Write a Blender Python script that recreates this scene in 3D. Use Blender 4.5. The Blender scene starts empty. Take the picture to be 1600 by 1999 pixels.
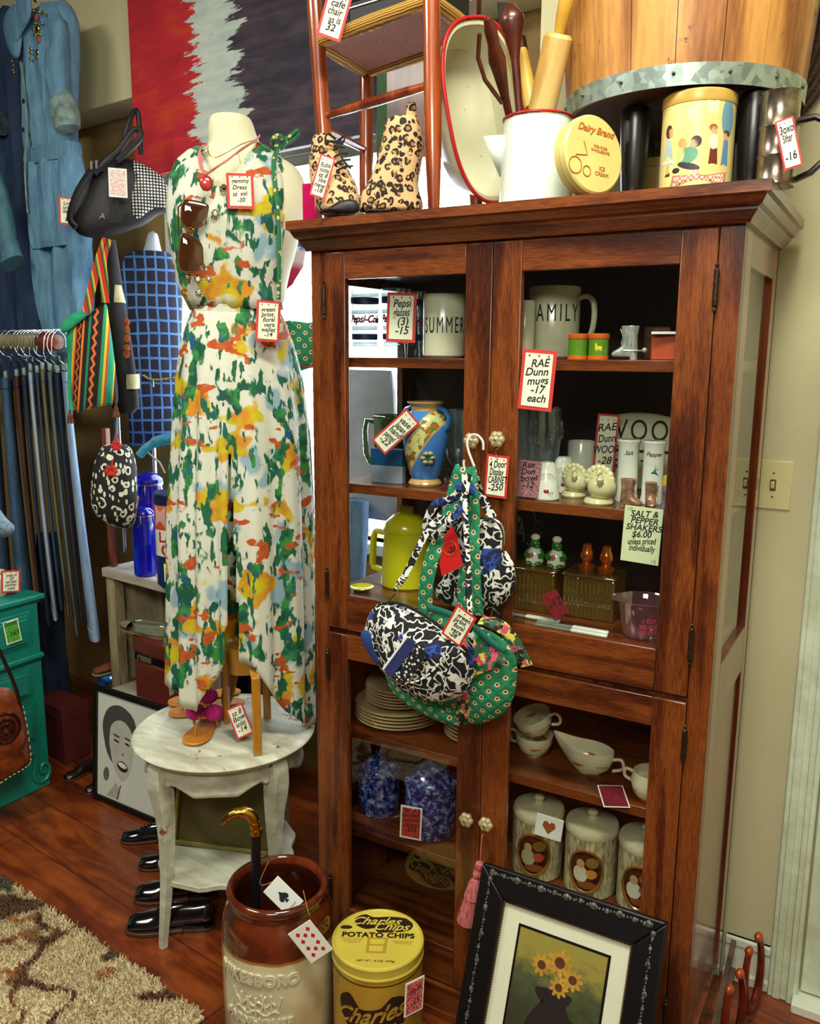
import bpy, math, random
from mathutils import Vector, Matrix, Euler
import bmesh
sin, cos, pi, R = math.sin, math.cos, math.pi, math.radians
random.seed(7)
SC = bpy.context.scene
COL = SC.collection

# ---------------------------------------------------------------- camera
FPX = 1663.785
CAM = Vector((1.28978, -1.74496, 1.69932))
YAW, PITCH, ROLL = 0.5229403, 0.1817626, 0.007379
_f = Vector((-sin(YAW)*cos(PITCH), cos(YAW)*cos(PITCH), -sin(PITCH)))
_r = Vector((cos(YAW), sin(YAW), 0)); _u = _r.cross(_f)
RT = _r*cos(ROLL)+_u*sin(ROLL); UP = _u*cos(ROLL)-_r*sin(ROLL); FW = _f
cd = bpy.data.cameras.new('camera'); cam = bpy.data.objects.new('camera', cd); COL.objects.link(cam)
cd.sensor_fit = 'HORIZONTAL'; cd.sensor_width = 36; cd.lens = 36*FPX/1600; cd.clip_start = .02
cam.matrix_world = Matrix(((RT.x, UP.x, -FW.x, CAM.x), (RT.y, UP.y, -FW.y, CAM.y), (RT.z, UP.z, -FW.z, CAM.z), (0, 0, 0, 1)))
SC.camera = cam

# ---------------------------------------------------------------- world, lamps, exposure
w = bpy.data.worlds.new('world'); SC.world = w; w.use_nodes = True
bg = w.node_tree.nodes['Background']; bg.inputs[0].default_value = (.86, .93, 1, 1); bg.inputs[1].default_value = 9.0
SC.view_settings.view_transform = 'Standard'; SC.view_settings.look = 'None'
SC.view_settings.exposure = 0.0; SC.view_settings.gamma = 1.0
def area(name, loc, target, sx, sy, power, color):
    l = bpy.data.lights.new(name, 'AREA'); l.shape = 'RECTANGLE'; l.size = sx; l.size_y = sy; l.energy = power; l.color = color
    o = bpy.data.objects.new(name, l); COL.objects.link(o); o.location = loc
    o.rotation_euler = (Vector(target)-Vector(loc)).to_track_quat('-Z', 'Y').to_euler()
area('ceiling_lamp_front', (1.0, -.95, 3.25), (.75, -.55, 0), .9, .35, 58, (1, .97, .83))
area('ceiling_lamp_left', (-1.2, -1.6, 3.25), (-.9, -.8, 0), 1.1, .35, 46, (1, .98, .85))
area('fill_lamp_back', (1.3, -2.9, 2.9), (.6, 0, 1.35), 1.2, .5, 48, (1, .97, .86))  # added fill light behind the camera, brightens the cabinet contents

# ---------------------------------------------------------------- picture ray helpers
def ray(u, v): return FW+RT*((u-800)/FPX)-UP*((v-999.5)/FPX)
TH = R(6.91); WD = Vector((-cos(TH), sin(TH), 0)); WN = Vector((sin(TH), cos(TH), 0)); WP = Vector((1.0, .54, 0))
def at(u, v, x=None, y=None, z=None, gap=None, t=None, P=None):
    """world point seen at u, v on a given plane"""
    d = ray(u, v)
    if x is not None: return CAM+d*((x-CAM.x)/d.x)
    if y is not None: return CAM+d*((y-CAM.y)/d.y)
    if z is not None: return CAM+d*((z-CAM.z)/d.z)
    if gap is not None: return CAM+d*(((WP-WN*gap-CAM).dot(WN))/d.dot(WN))
    if t is not None: return CAM+d*t
    n = Vector((P[0]-CAM.x, P[1]-CAM.y, 0)).normalized()
    return CAM+d*((Vector((P[0]-CAM.x, P[1]-CAM.y, 0)).dot(n))/d.dot(n))
def facing(P): return math.atan2(P[1]-CAM.y, P[0]-CAM.x)-pi/2     # z rotation whose local -Y looks at the viewer
def loc2(u, v, B, rz):
    """local (x, z) in the upright plane through B with z rotation rz"""
    n = Vector((-sin(rz), cos(rz), 0)); d = ray(u, v); p = CAM+d*((Vector(B)-CAM).dot(n)/d.dot(n))
    q = p-Vector(B); return (q.x*cos(rz)+q.y*sin(rz), q.z)
def ppm(P): return FPX/((Vector(P)-CAM).dot(FW))

# ---------------------------------------------------------------- tagging
def setp(o, label=None, cat=None, group=None, kind=None):
    if label: o['label'] = label
    if cat: o['category'] = cat
    if group: o['group'] = group
    if kind: o['kind'] = kind
    return o
def T(name, label, cat, loc=(0, 0, 0), rz=0, group=None, rot=None):
    o = bpy.data.objects.new(name, None); COL.objects.link(o); o.location = loc
    o.rotation_euler = rot if rot else (0, 0, rz); o.empty_display_size = .05
    return setp(o, label, cat, group)
def copy_tree(o, parent=None):
    c = o.copy(); COL.objects.link(c); c.parent = parent
    for ch in list(o.children): copy_tree(ch, c)
    return c

# ---------------------------------------------------------------- mesh builder
def rotm(rx=0, ry=0, rz=0, loc=(0, 0, 0)): return Matrix.Translation(Vector(loc)) @ Euler((rx, ry, rz)).to_matrix().to_4x4()
class G:
    def __init__(s): s.v = []; s.f = []; s.uv = None
    def add(s, vs, fs, M=None):
        o = len(s.v)
        s.v += [tuple(M @ Vector(p)) if M else tuple(p) for p in vs]
        s.f += [tuple(i+o for i in f) for f in fs]; return s
    def box(s, a, b, M=None):
        x0, y0, z0 = a; x1, y1, z1 = b
        return s.add([(x0,y0,z0),(x1,y0,z0),(x1,y1,z0),(x0,y1,z0),(x0,y0,z1),(x1,y0,z1),(x1,y1,z1),(x0,y1,z1)],
                     [(0,3,2,1),(4,5,6,7),(0,1,5,4),(1,2,6,5),(2,3,7,6),(3,0,4,7)], M)
    def lathe(s, prof, n=32, M=None, cap=True, a0=0, a1=2*pi, sx=1, sy=1):
        full = abs(a1-a0-2*pi) < 1e-6; m = n if full else n+1
        vs = [(r*cos(a0+(a1-a0)*k/n)*sx, r*sin(a0+(a1-a0)*k/n)*sy, z) for r, z in prof for k in range(m)]
        fs = []
        for i in range(len(prof)-1):
            for k in range(n):
                k2 = (k+1) % m; fs.append((i*m+k, i*m+k2, (i+1)*m+k2, (i+1)*m+k))
        if cap and full:
            if prof[0][0] > 1e-5: fs.append(tuple(reversed(range(m))))
            if prof[-1][0] > 1e-5: fs.append(tuple((len(prof)-1)*m+k for k in range(m)))
        return s.add(vs, fs, M)
    def tube(s, pts, r, n=8, closed=False, cap=True, flat=1.0, M=None, up=None):
        pts = [Vector(p) for p in pts]; N = len(pts)
        rs = r if isinstance(r, (list, tuple)) else [r]*N
        vs = []; nrm = None
        for i, p in enumerate(pts):
            t = (pts[(i+1) % N]-pts[i-1]) if closed else (pts[min(i+1, N-1)]-pts[max(i-1, 0)])
            if t.length < 1e-9: t = Vector((0, 0, 1))
            t.normalize()
            if up is not None: nrm = Vector(up)
            elif nrm is None: nrm = Vector((0, 0, 1)) if abs(t.z) < .9 else Vector((1, 0, 0))
            nrm = nrm-t*nrm.dot(t)
            if nrm.length < 1e-6: nrm = t.orthogonal()
            nrm.normalize(); b = t.cross(nrm)
            for k in range(n):
                a = 2*pi*k/n+pi/n; vs.append(p+(nrm*cos(a)+b*sin(a)*flat)*rs[i])
        fs = []
        for i in range(N if closed else N-1):
            j = (i+1) % N
            for k in range(n): fs.append((i*n+k, i*n+(k+1) % n, j*n+(k+1) % n, j*n+k))
        if cap and not closed: fs += [tuple(reversed(range(n))), tuple((N-1)*n+k for k in range(n))]
        return s.add(vs, fs, M)
    def surf(s, fn, nu, nv, cu=False, M=None):
        m = nu if cu else nu+1
        vs = [fn(i/nu, j/nv) for j in range(nv+1) for i in range(m)]
        fs = [(j*m+i, j*m+(i+1) % m, (j+1)*m+(i+1) % m, (j+1)*m+i) for j in range(nv) for i in range(nu)]
        return s.add(vs, fs, M)
    def ball(s, c, r, n=16, m=10, M=None):
        r = r if isinstance(r, (list, tuple)) else (r, r, r)
        prof = [(sin(pi*k/m), -cos(pi*k/m)) for k in range(m+1)]
        prof = [(max(a, 1e-6 if 0 < k < m else 0.0008), b) for k, (a, b) in enumerate(prof)]
        MM = Matrix.Translation(Vector(c)) @ Matrix.Diagonal((r[0], r[1], r[2], 1))
        return s.lathe(prof, n, (M @ MM) if M else MM)
    def prism(s, poly, y0, y1, M=None):
        """polygon in local xz, extruded along y"""
        n = len(poly)
        return s.add([(x, y0, z) for x, z in poly]+[(x, y1, z) for x, z in poly],
                     [tuple(range(n)), tuple(reversed(range(n, 2*n)))]+[(i, i+n, (i+1) % n+n, (i+1) % n) for i in range(n)], M)
    def plate(s, poly, z0, z1, M=None):
        n = len(poly)
        return s.add([(x, y, z0) for x, y in poly]+[(x, y, z1) for x, y in poly],
                     [tuple(reversed(range(n))), tuple(range(n, 2*n))]+[(i, (i+1) % n, (i+1) % n+n, i+n) for i in range(n)], M)
    def puff(s, poly, t, k=6, M=None, back=1.0, y=0, pw=.5, c=None):
        """cushion: outline in xz swelling to +-t along y"""
        n = len(poly); cx = sum(p[0] for p in poly)/n if c is None else c[0]; cz = sum(p[1] for p in poly)/n if c is None else c[1]
        vs = []; fs = []
        for side in (-1, 1):
            o = len(vs)
            for j in range(k):
                q = 1-(j/k)**1.6 if j else 1
                d = (1-q**2.5)**pw*t*(back if side > 0 else 1)
                vs += [(cx+(x-cx)*q, y+side*d, cz+(z-cz)*q) for x, z in poly]
            vs.append((cx, y+side*t*(back if side > 0 else 1), cz)); e = len(vs)-1
            for j in range(k-1):
                for i in range(n):
                    a, b, c2, d2 = o+j*n+i, o+j*n+(i+1) % n, o+(j+1)*n+(i+1) % n, o+(j+1)*n+i
                    fs.append((a, b, c2, d2) if side < 0 else (d2, c2, b, a))
            for i in range(n):
                a, b = o+(k-1)*n+i, o+(k-1)*n+(i+1) % n
                fs.append((a, b, e) if side < 0 else (e, b, a))
        return s.add(vs, fs, M)
    def rows(s, rows, n=20, e=1.0, M=None, cap=True):
        """rows: (z, xl, xr, thickness[, yoff]) loft with superelliptic cross sections"""
        vs = []; m = n
        for rw in rows:
            z, xl, xr, t = rw[:4]; yo = rw[4] if len(rw) > 4 else 0
            for k in range(m):
                a = 2*pi*k/m; ca, sa = cos(a), sin(a)
                vs.append(((xl+xr)/2+(xr-xl)/2*math.copysign(abs(ca)**e, ca), yo+t/2*math.copysign(abs(sa)**e, sa), z))
        fs = [(j*m+i, j*m+(i+1) % m, (j+1)*m+(i+1) % m, (j+1)*m+i) for j in range(len(rows)-1) for i in range(m)]
        if cap: fs += [tuple(reversed(range(m))), tuple((len(rows)-1)*m+i for i in range(m))]
        return s.add(vs, fs, M)
    def warp(s, fn): s.v = [tuple(fn(*p)) for p in s.v]; return s
    def build(s, name, mat, parent=None, smooth=35, bevel=0, sub=0, solid=0, loc=None, rot=None, label=None, cat=None, group=None, kind=None):
        me = bpy.data.meshes.new(name); me.from_pydata(s.v, [], s.f)
        bm = bmesh.new(); bm.from_mesh(me); bmesh.ops.recalc_face_normals(bm, faces=bm.faces); bm.to_mesh(me); bm.free()
        me.materials.append(mat)
        if smooth:
            me.polygons.foreach_set('use_smooth', [True]*len(me.polygons)); me.set_sharp_from_angle(angle=R(smooth))
        o = bpy.data.objects.new(name, me); COL.objects.link(o)
        if parent: o.parent = parent
        if loc is not None: o.location = loc
        if rot is not None: o.rotation_euler = rot
        if solid: m = o.modifiers.new('solid', 'SOLIDIFY'); m.thickness = solid; m.offset = 0
        if bevel: m = o.modifiers.new('bevel', 'BEVEL'); m.width = bevel; m.segments = 2; m.limit_method = 'ANGLE'; m.angle_limit = R(40)
        if sub: m = o.modifiers.new('sub', 'SUBSURF'); m.levels = sub; m.render_levels = sub
        return setp(o, label, cat, group, kind)
def text(body, size, mat, parent, M, name='lettering', ext=.0003, shear=0, ax='CENTER', bold=0, wrap=None, space=1.0, line=1.0, sxs=1.0):
    c = bpy.data.curves.new('t', 'FONT'); c.body = body; c.size = size; c.extrude = ext; c.shear = shear
    c.align_x = ax; c.align_y = 'CENTER'; c.offset = bold; c.space_character = space; c.space_line = line; c.resolution_u = 4
    o = bpy.data.objects.new('t', c); COL.objects.link(o); bpy.context.view_layer.update()
    me = bpy.data.meshes.new_from_object(o.evaluated_get(bpy.context.evaluated_depsgraph_get()))
    bpy.data.objects.remove(o); bpy.data.curves.remove(c)
    for vt in me.vertices:                         # font xy -> local xz looking along -y
        p = Vector((vt.co.x*sxs, -vt.co.z, vt.co.y))
        if wrap: p = wrap(p)
        vt.co = M @ p if M else p
    me.materials.clear(); me.materials.append(mat); me.name = name
    q = bpy.data.objects.new(name, me); COL.objects.link(q)
    if parent: q.parent = parent
    return q
def wrap_cyl(r, a0=-pi/2):
    """bend an xz text onto a z axis cylinder of radius r centred on angle a0"""
    def f(p): a = a0+p.x/r; rr = r-p.y; return Vector((rr*cos(a), rr*sin(a), p.z))
    return f
def arc(c, r, a0, a1, n=12): return [(c[0]+r*cos(a0+(a1-a0)*k/n), c[1]+r*sin(a0+(a1-a0)*k/n)) for k in range(n+1)]
def spline(pts, n=6, closed=False):
    pts = [Vector(p) for p in pts]; N = len(pts); out = []
    for i in range(N if closed else N-1):
        p0, p1, p2, p3 = (pts[(i-1) % N], pts[i], pts[(i+1) % N], pts[(i+2) % N]) if closed else (pts[max(i-1, 0)], pts[i], pts[i+1], pts[min(i+2, N-1)])
        for k in range(n):
            t = k/n; out.append(.5*((2*p1)+(-p0+p2)*t+(2*p0-5*p1+4*p2-p3)*t*t+(-p0+3*p1-3*p2+p3)*t**3))
    if not closed: out.append(pts[-1])
    return out
def spl2(pts, n=5, closed=True): return [(p.x, p.y) for p in spline([(a, b, 0) for a, b in pts], n, closed)]
def lerp(a, b, t): return a+(b-a)*t
def interp(tab, z):
    tab = sorted(tab)
    if z <= tab[0][0]: return tab[0][1:]
    for a, b in zip(tab, tab[1:]):
        if z <= b[0]:
            t = (z-a[0])/(b[0]-a[0]+1e-9); return tuple(lerp(p, q, t) for p, q in zip(a[1:], b[1:]))
    return tab[-1][1:]

# ---------------------------------------------------------------- materials
def hx(h):
    h = h.lstrip('#'); o = []
    for i in (0, 2, 4):
        c = int(h[i:i+2], 16)/255; o.append(c/12.92 if c <= .04045 else ((c+.055)/1.055)**2.4)
    return (o[0], o[1], o[2], 1)
class MT:
    def __init__(s, name, rough=.6, metal=0, spec=.5, coat=0, sheen=0):
        s.m = bpy.data.materials.new(name); s.m.use_nodes = True; s.nt = s.m.node_tree; s.b = s.nt.nodes['Principled BSDF']
        s.b.inputs['Roughness'].default_value = rough; s.b.inputs['Metallic'].default_value = metal
        s.b.inputs['Specular IOR Level'].default_value = spec; s.b.inputs['Coat Weight'].default_value = coat; s.b.inputs['Coat Roughness'].default_value = .12
        s._c = None
    def n(s, typ, props={}, **ins):
        nd = s.nt.nodes.new('ShaderNode'+typ)
        for k, v in props.items(): setattr(nd, k, v)
        for k, v in ins.items():
            i = nd.inputs[int(k[1:])] if k[0] == '_' else nd.inputs[k.replace('_', ' ')]
            if hasattr(v, 'is_output'): s.nt.links.new(v, i)
            else: i.default_value = v
        return nd
    def co(s, sc=(1, 1, 1), loc=(0, 0, 0), rot=(0, 0, 0), kind='Object'):
        if s._c is None: s._c = s.nt.nodes.new('ShaderNodeTexCoord')
        m = s.n('Mapping', Vector=s._c.outputs[kind]); m.inputs['Scale'].default_value = sc; m.inputs['Location'].default_value = loc; m.inputs['Rotation'].default_value = rot
        return m.outputs[0]
    def noise(s, v, scale, detail=3, rough=.5, dist=0, out=0): return s.n('TexNoise', Vector=v, Scale=scale, Detail=detail, Roughness=rough, Distortion=dist).outputs[out]
    def voro(s, v, scale, feat='F1', rnd=1.0, out='Distance', **k): return s.n('TexVoronoi', {'feature': feat}, Vector=v, Scale=scale, Randomness=rnd, **k).outputs[out]
    def math(s, op, a, b=0, c=0, clamp=False): return s.n('Math', {'operation': op, 'use_clamp': clamp}, _0=a, _1=b, _2=c).outputs[0]
    def vmath(s, op, a, b=(0, 0, 0), sc=None):
        nd = s.n('VectorMath', {'operation': op}, _0=a, _1=b)
        if sc is not None: nd.inputs[3].default_value = sc
        return nd.outputs[0]
    def sep(s, v): return s.n('SeparateXYZ', _0=v).outputs
    def comb(s, x, y, z): return s.n('CombineXYZ', _0=x, _1=y, _2=z).outputs[0]
    def ramp(s, f, stops, ip='LINEAR'):
        r = s.n('ValToRGB', Fac=f); cr = r.color_ramp; cr.interpolation = ip
        while len(cr.elements) < len(stops): cr.elements.new(.5)
        for e, (p, c) in zip(cr.elements, stops):
            e.position = p; e.color = hx(c) if isinstance(c, str) else (c, c, c, 1)
        return r.outputs[0]
    def step(s, f, a, b): return s.ramp(f, [(a, 0.0), (b, 1.0)])
    def mix(s, f, a, b, blend='MIX'):
        nd = s.nt.nodes.new('ShaderNodeMix'); nd.data_type = 'RGBA'; nd.blend_type = blend
        for i, v in ((0, f), (6, a), (7, b)):
            if isinstance(v, str): v = hx(v)
            if hasattr(v, 'is_output'): s.nt.links.new(v, nd.inputs[i])
            else: nd.inputs[i].default_value = v
        return nd.outputs[2]
    def col(s, c):
        if isinstance(c, str): c = hx(c)
        if hasattr(c, 'is_output'): s.nt.links.new(c, s.b.inputs['Base Color'])
        else: s.b.inputs['Base Color'].default_value = c
        return s
    def bump(s, h, st=.3, d=.002): 
        b = s.n('Bump', Height=h, Strength=st, Distance=d); s.nt.links.new(b.outputs[0], s.b.inputs['Normal']); return s
    def inp(s, k, v):
        if hasattr(v, 'is_output'): s.nt.links.new(v, s.b.inputs[k])
        else: s.b.inputs[k].default_value = v
        return s
_mc = {}
def plain(name, c, rough=.6, metal=0, var=.12, vs=14, bump=0, bs=60, coat=0, c2=None, spec=.5):
    if name in _mc: return _mc[name]
    s = MT(name, rough, metal, spec, coat); v = s.co()
    if var or c2:
        nz = s.noise(v, vs, 4, .6)
        dark = c2 or tuple(x*(1-var*2.2) for x in hx(c)[:3])+(1,)
        s.col(s.mix(s.step(nz, .3, .7), dark, hx(c)))
    else: s.col(c)
    if bump: s.bump(s.noise(v, bs, 3), bump, .003)
    _mc[name] = s.m; return s.m
def wood(name, dark, light, ax='Z', sc=9, rough=.38, coat=.25, mid=None, bump=.15, rings=9, spots=None, spec=.5, gw=.5):
    if name in _mc: return _mc[name]
    s = MT(name, rough, 0, spec, coat); st = {'X': (.09, 1, 1), 'Y': (1, .09, 1), 'Z': (1, 1, .09)}[ax]
    v = s.co(st)
    a = s.noise(v, sc*.8, 3, .5, .3); g = s.math('SINE', s.math('MULTIPLY', a, rings*6.28)); g = s.math('MULTIPLY_ADD', g, .5, .5)
    fine = s.noise(v, sc*14, 3, .6)
    f = s.math('ADD', s.math('MULTIPLY', g, gw), s.math('MULTIPLY', fine, .6+(.5-gw)))
    big = s.noise(s.co(), 4, 3, .6); f = s.math('ADD', f, s.math('MULTIPLY_ADD', big, .42, -.23))
    c = s.ramp(f, [(.22, dark), (.5, mid or dark), (.8, light)] if mid else [(.25, dark), (.8, light)])
    if spots:
        wr = s.step(s.noise(s.co(), 23, 5, .7), .62, .68); c = s.mix(wr, c, hx(spots))
    s.col(c)
    if bump: s.bump(f, bump, .0012)
    _mc[name] = s.m; return s.m
def thin_glass(name, tint='FFFFFF', refl=.0, rough=0.0, ior=1.5, op=0.0, opc='FFFFFF'):
    """clear or tinted thin glass: a fresnel mirror over a tinted see-through sheet"""
    if name in _mc: return _mc[name]
    s = MT(name); nt = s.nt; nt.nodes.remove(s.b)
    tr = nt.nodes.new('ShaderNodeBsdfTransparent'); tr.inputs[0].default_value = hx(tint)
    gl = nt.nodes.new('ShaderNodeBsdfGlossy'); gl.inputs['Roughness'].default_value = rough; gl.inputs[0].default_value = (1, 1, 1, 1)
    ge = nt.nodes.new('ShaderNodeNewGeometry'); dt = s.n('VectorMath', {'operation': 'DOT_PRODUCT'}, _0=ge.outputs['Normal'], _1=ge.outputs['Incoming'])
    f = s.math('MULTIPLY_ADD', s.math('POWER', s.math('SUBTRACT', 1.0, s.math('ABSOLUTE', dt.outputs['Value']), clamp=True), 5.0), .93, .04+refl, clamp=True)
    mx = nt.nodes.new('ShaderNodeMixShader'); nt.links.new(f, mx.inputs[0]); nt.links.new(tr.outputs[0], mx.inputs[1]); nt.links.new(gl.outputs[0], mx.inputs[2])
    o = mx
    if op:
        df = nt.nodes.new('ShaderNodeBsdfDiffuse'); df.inputs[0].default_value = hx(opc)
        m2 = nt.nodes.new('ShaderNodeMixShader'); m2.inputs[0].default_value = op; nt.links.new(mx.outputs[0], m2.inputs[1]); nt.links.new(df.outputs[0], m2.inputs[2]); o = m2
    nt.links.new(o.outputs[0], nt.nodes['Material Output'].inputs[0]); _mc[name] = s.m; return s.m
GLASS = thin_glass('pane glass', 'F8FCFA', .0)
CLEAR = thin_glass('clear glass', 'EAF2F2', .03, op=.05, opc='DDEEFF')
INK = plain('black ink', '14101A', .7, var=0); REDP = plain('red card border', 'C8322C', .6, var=.05)
PAPER = plain('paper card', 'E4E6CC', .7, var=.04); WHITEP = plain('white card', 'E8ECE4', .6, var=.03)
TWINE = plain('twine', 'B9935A', .9, var=.2, vs=200)
CHROME = plain('chrome', 'C8CACC', .18, 1, var=0); BRASS = plain('brass', 'C99A3C', .25, 1, var=.15)
STEEL = plain('old steel', '7A7468', .4, 1, var=.3, vs=60); BLACKM = plain('black metal', '17141A', .4, .3, var=.1)
# ---------------------------------------------------------------- setting
def wallmat(name, c, c2):
    s = MT(name, .75); v = s.co(); nz = s.noise(v, 2.2, 5, .6)
    s.col(s.mix(s.step(nz, .3, .7), hx(c2), hx(c))); s.bump(s.noise(v, 55, 4, .6), .25, .002); return s.m
CREAM = wallmat('cream wall paint', 'CBC59C', 'BFB890'); UPPER = wallmat('upper wall paint', 'CFC9A0', 'C6BE92')
s = MT('laminate floor', .32, coat=.15); v0 = s.co(rot=(0, 0, TH)); x, y, z = s.sep(v0)
row = s.math('FLOOR', s.math('DIVIDE', y, .19)); rnd = s.n('TexWhiteNoise', {'noise_dimensions': '1D'}, W=row).outputs[0]
cell = s.math('FLOOR', s.math('DIVIDE', s.math('ADD', x, s.math('MULTIPLY', rnd, 1.2)), 1.2))
cr = s.n('TexWhiteNoise', {'noise_dimensions': '2D'}, Vector=s.comb(cell, row, 0)).outputs[0]
vv = s.comb(s.math('MULTIPLY', x, .16), s.math('ADD', y, s.math('MULTIPLY', cr, 9)), 0)
g = s.noise(vv, 12, 6, .65, 1.2); bl = s.noise(v0, 5, 3, .6)
c = s.ramp(s.math('ADD', s.math('MULTIPLY', g, .75), s.math('MULTIPLY', bl, .35)), [(.36, '2C100A'), (.5, '64290F'), (.66, '92481C'), (.8, 'A86228')])
fy = s.math('FRACT', s.math('DIVIDE', y, .19)); fx = s.math('FRACT', s.math('DIVIDE', s.math('ADD', x, s.math('MULTIPLY', rnd, 1.2)), 1.2))
gap = s.math('MAXIMUM', s.math('LESS_THAN', fy, .02), s.math('LESS_THAN', fx, .004))
c = s.mix(s.math('MULTIPLY', cr, .25), c, hx('5A2410')); s.col(s.mix(s.math('MULTIPLY', gap, .7), c, hx('2A0E06'))); s.bump(s.math('SUBTRACT', g, gap), .12, .002)
FLOORM = s.m
def st(g, name, mat, **k): return g.build(name, mat, kind='structure', **k)
st(G().box((-3.4, -3.4, -.1), (2.9, 1.3, 0)), 'floor', FLOORM, smooth=0)
CEILM = plain('ceiling paint', 'A09C8C', .8)
st(G().box((-3.4, -3.4, 3.5), (2.9, 1.3, 3.6)), 'ceiling', CEILM, smooth=0)
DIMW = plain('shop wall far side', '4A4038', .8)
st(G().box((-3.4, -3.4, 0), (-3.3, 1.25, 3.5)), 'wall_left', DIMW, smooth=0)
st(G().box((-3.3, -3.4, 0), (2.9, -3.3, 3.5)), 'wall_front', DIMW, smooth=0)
st(G().box((2.4, -3.3, 0), (2.5, .54, 3.5)), 'wall_right', CREAM, smooth=0)
st(G().box((.36, .54, 0), (2.6, .62, 3.5)), 'wall_back_right', CREAM, smooth=0)
# wall frame: s along WD from WP, depth d behind the upper wall plane
WM = Matrix(((-WD.x, WN.x, 0, WP.x), (-WD.y, WN.y, 0, WP.y), (0, 0, 1, 0), (0, 0, 0, 1)))     # local x = -s
def wb(s0, s1, d0, d1, z0, z1, g=None): return (g or G()).box((-s1, d0, z0), (-s0, d1, z1), WM)
RC = .16
W0, W1, WZ0, WZ1 = .66, 2.46, 1.02, 2.42
g = G(); wb(-.2, 4.5, 0, .12, 2.74, 3.5, g); wb(-.2, 4.5, 0, .3, 2.70, 2.74, g); st(g, 'wall_back_upper', UPPER, smooth=0)
g = G(); wb(-.2, W0, RC, RC+.1, 0, 2.72, g); wb(W1, 4.5, RC, RC+.1, 0, 2.72, g); wb(W0, W1, RC, RC+.1, 0, WZ0, g); wb(W0, W1, RC, RC+.1, WZ1, 2.72, g)
LOWERM = wallmat('lower wall painted shade', '9A7F4C', '8A7040'); st(g, 'wall_back', LOWERM, smooth=0)  # shade under the soffit is put into this darker wall colour
WHT = plain('white gloss paint', 'DCE2D2', .4, var=.04)
g = G(); t = .05
wb(W0-t, W1+t, RC-.03, RC+.06, WZ1-.01, WZ1+.06, g); wb(W0-t, W1+t, RC-.05, RC+.06, WZ0-.04, WZ0, g)
wb(W0-t, W0, RC-.03, RC+.06, WZ0, WZ1, g); wb(W1, W1+t, RC-.03, RC+.06, WZ0, WZ1, g); wb(1.545, 1.585, RC+.030, RC+.06, WZ0, WZ1, g)
win = st(g, 'window_1', WHT, bevel=.003)
g = G().add([WM @ Vector(q) for q in ((-W1, RC+.056, WZ0), (-W0, RC+.056, WZ0), (-W0, RC+.056, WZ1), (-W1, RC+.056, WZ1))], [(0, 1, 2, 3)]); g.build('window_pane', GLASS, win, smooth=0)
s = MT('blind slat', .5); s.col('E6D9DC'); s.inp('Transmission Weight', 0); BL = s.m
tr = s.nt.nodes.new('ShaderNodeBsdfTranslucent'); tr.inputs[0].default_value = (.85, .8, .83, 1); mx = s.nt.nodes.new('ShaderNodeMixShader'); mx.inputs[0].default_value = .45
s.nt.links.new(s.b.outputs[0], mx.inputs[1]); s.nt.links.new(tr.outputs[0], mx.inputs[2]); s.nt.links.new(mx.outputs[0], s.nt.nodes['Material Output'].inputs[0])
t0 = T('window_blind', 'white horizontal slat blind in the bright window behind the leopard boots', 'blind', (0, 0, 0))
g = G()
for k in range(23):
    z = WZ0+.04+k*.0565
    g.box((-W1+.01, -.017, -.0012), (-W0-.01, .017, .0012), WM @ rotm(R(24), 0, 0, (0, RC+.004, z)))
g.build('slats', BL, t0, smooth=0)
g = G(); wb(W0+.01, W1-.01, RC-.018, RC+.022, WZ1-.045, WZ1-.012, g); g.build('head_rail', WHT, t0)
# right side: baseboard, door
st(G().box((1.0, .525, 0), (1.118, .54, .13)).box((1.0, .52, .105), (1.118, .54, .13)).box((1.0, .515, 0), (1.118, .54, .03)), 'baseboard_right', WHT, bevel=.004)
s = MT('scuffed white door paint', .45); v = s.co(); s.col(s.mix(s.step(s.noise(v, 9, 6, .7), .35, .62), hx('B9C2A4'), hx('D4E2C8'))); DOORM = s.m
g = G().box((1.118, .51, 0), (1.192, .54, 2.2)).box((1.13, .505, 0), (1.15, .51, 2.2)).box((1.165, .503, 0), (1.18, .51, 2.2)); st(g, 'trim_1', DOORM, bevel=.003)
d = st(G().box((1.196, .525, .035), (2.0, .538, 2.2)), 'door_1', DOORM, bevel=.003)
g = G(); g.lathe([(.012, 0), (.012, .04), (.03, .05), (.034, .07), (.02, .085), (0.001, .087)], 20, rotm(pi/2, 0, 0, (1.245, .525, .78))); g.build('door_handle', BLACKM, d)
st(G().box((1.18, .47, 0), (2.0, .545, .028)), 'trim_2', WHT, bevel=.004)
# light switch
lp = (at(1478, 895, y=.54)+at(1540, 998, y=.54))/2
t0 = T('light_switch', 'ivory toggle light switch plate on the cream wall right of the cabinet', 'light switch', (lp.x, .54, lp.z))
IV = plain('ivory plastic', 'D9D29A', .35, var=.03)
G().box((-.043, -.006, -.062), (.043, 0, .062)).build('switch_plate', IV, t0, bevel=.003)
G().box((-.007, -.0075, -.014), (.007, -.005, .014)).build('switch_slot', plain('slot shade', '6A4A2A'), t0, smooth=0)
G().box((-.004, -.016, -.004), (.004, -.006, .012), rotm(R(15))).build('toggle', IV, t0, bevel=.001)
for zz in (-.03, .03):
    G().lathe([(.0025, 0), (.0022, .0015), (.0005, .0018)], 10, rotm(pi/2, 0, 0, (0, -.006, zz))).build('screw', STEEL, t0)

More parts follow.
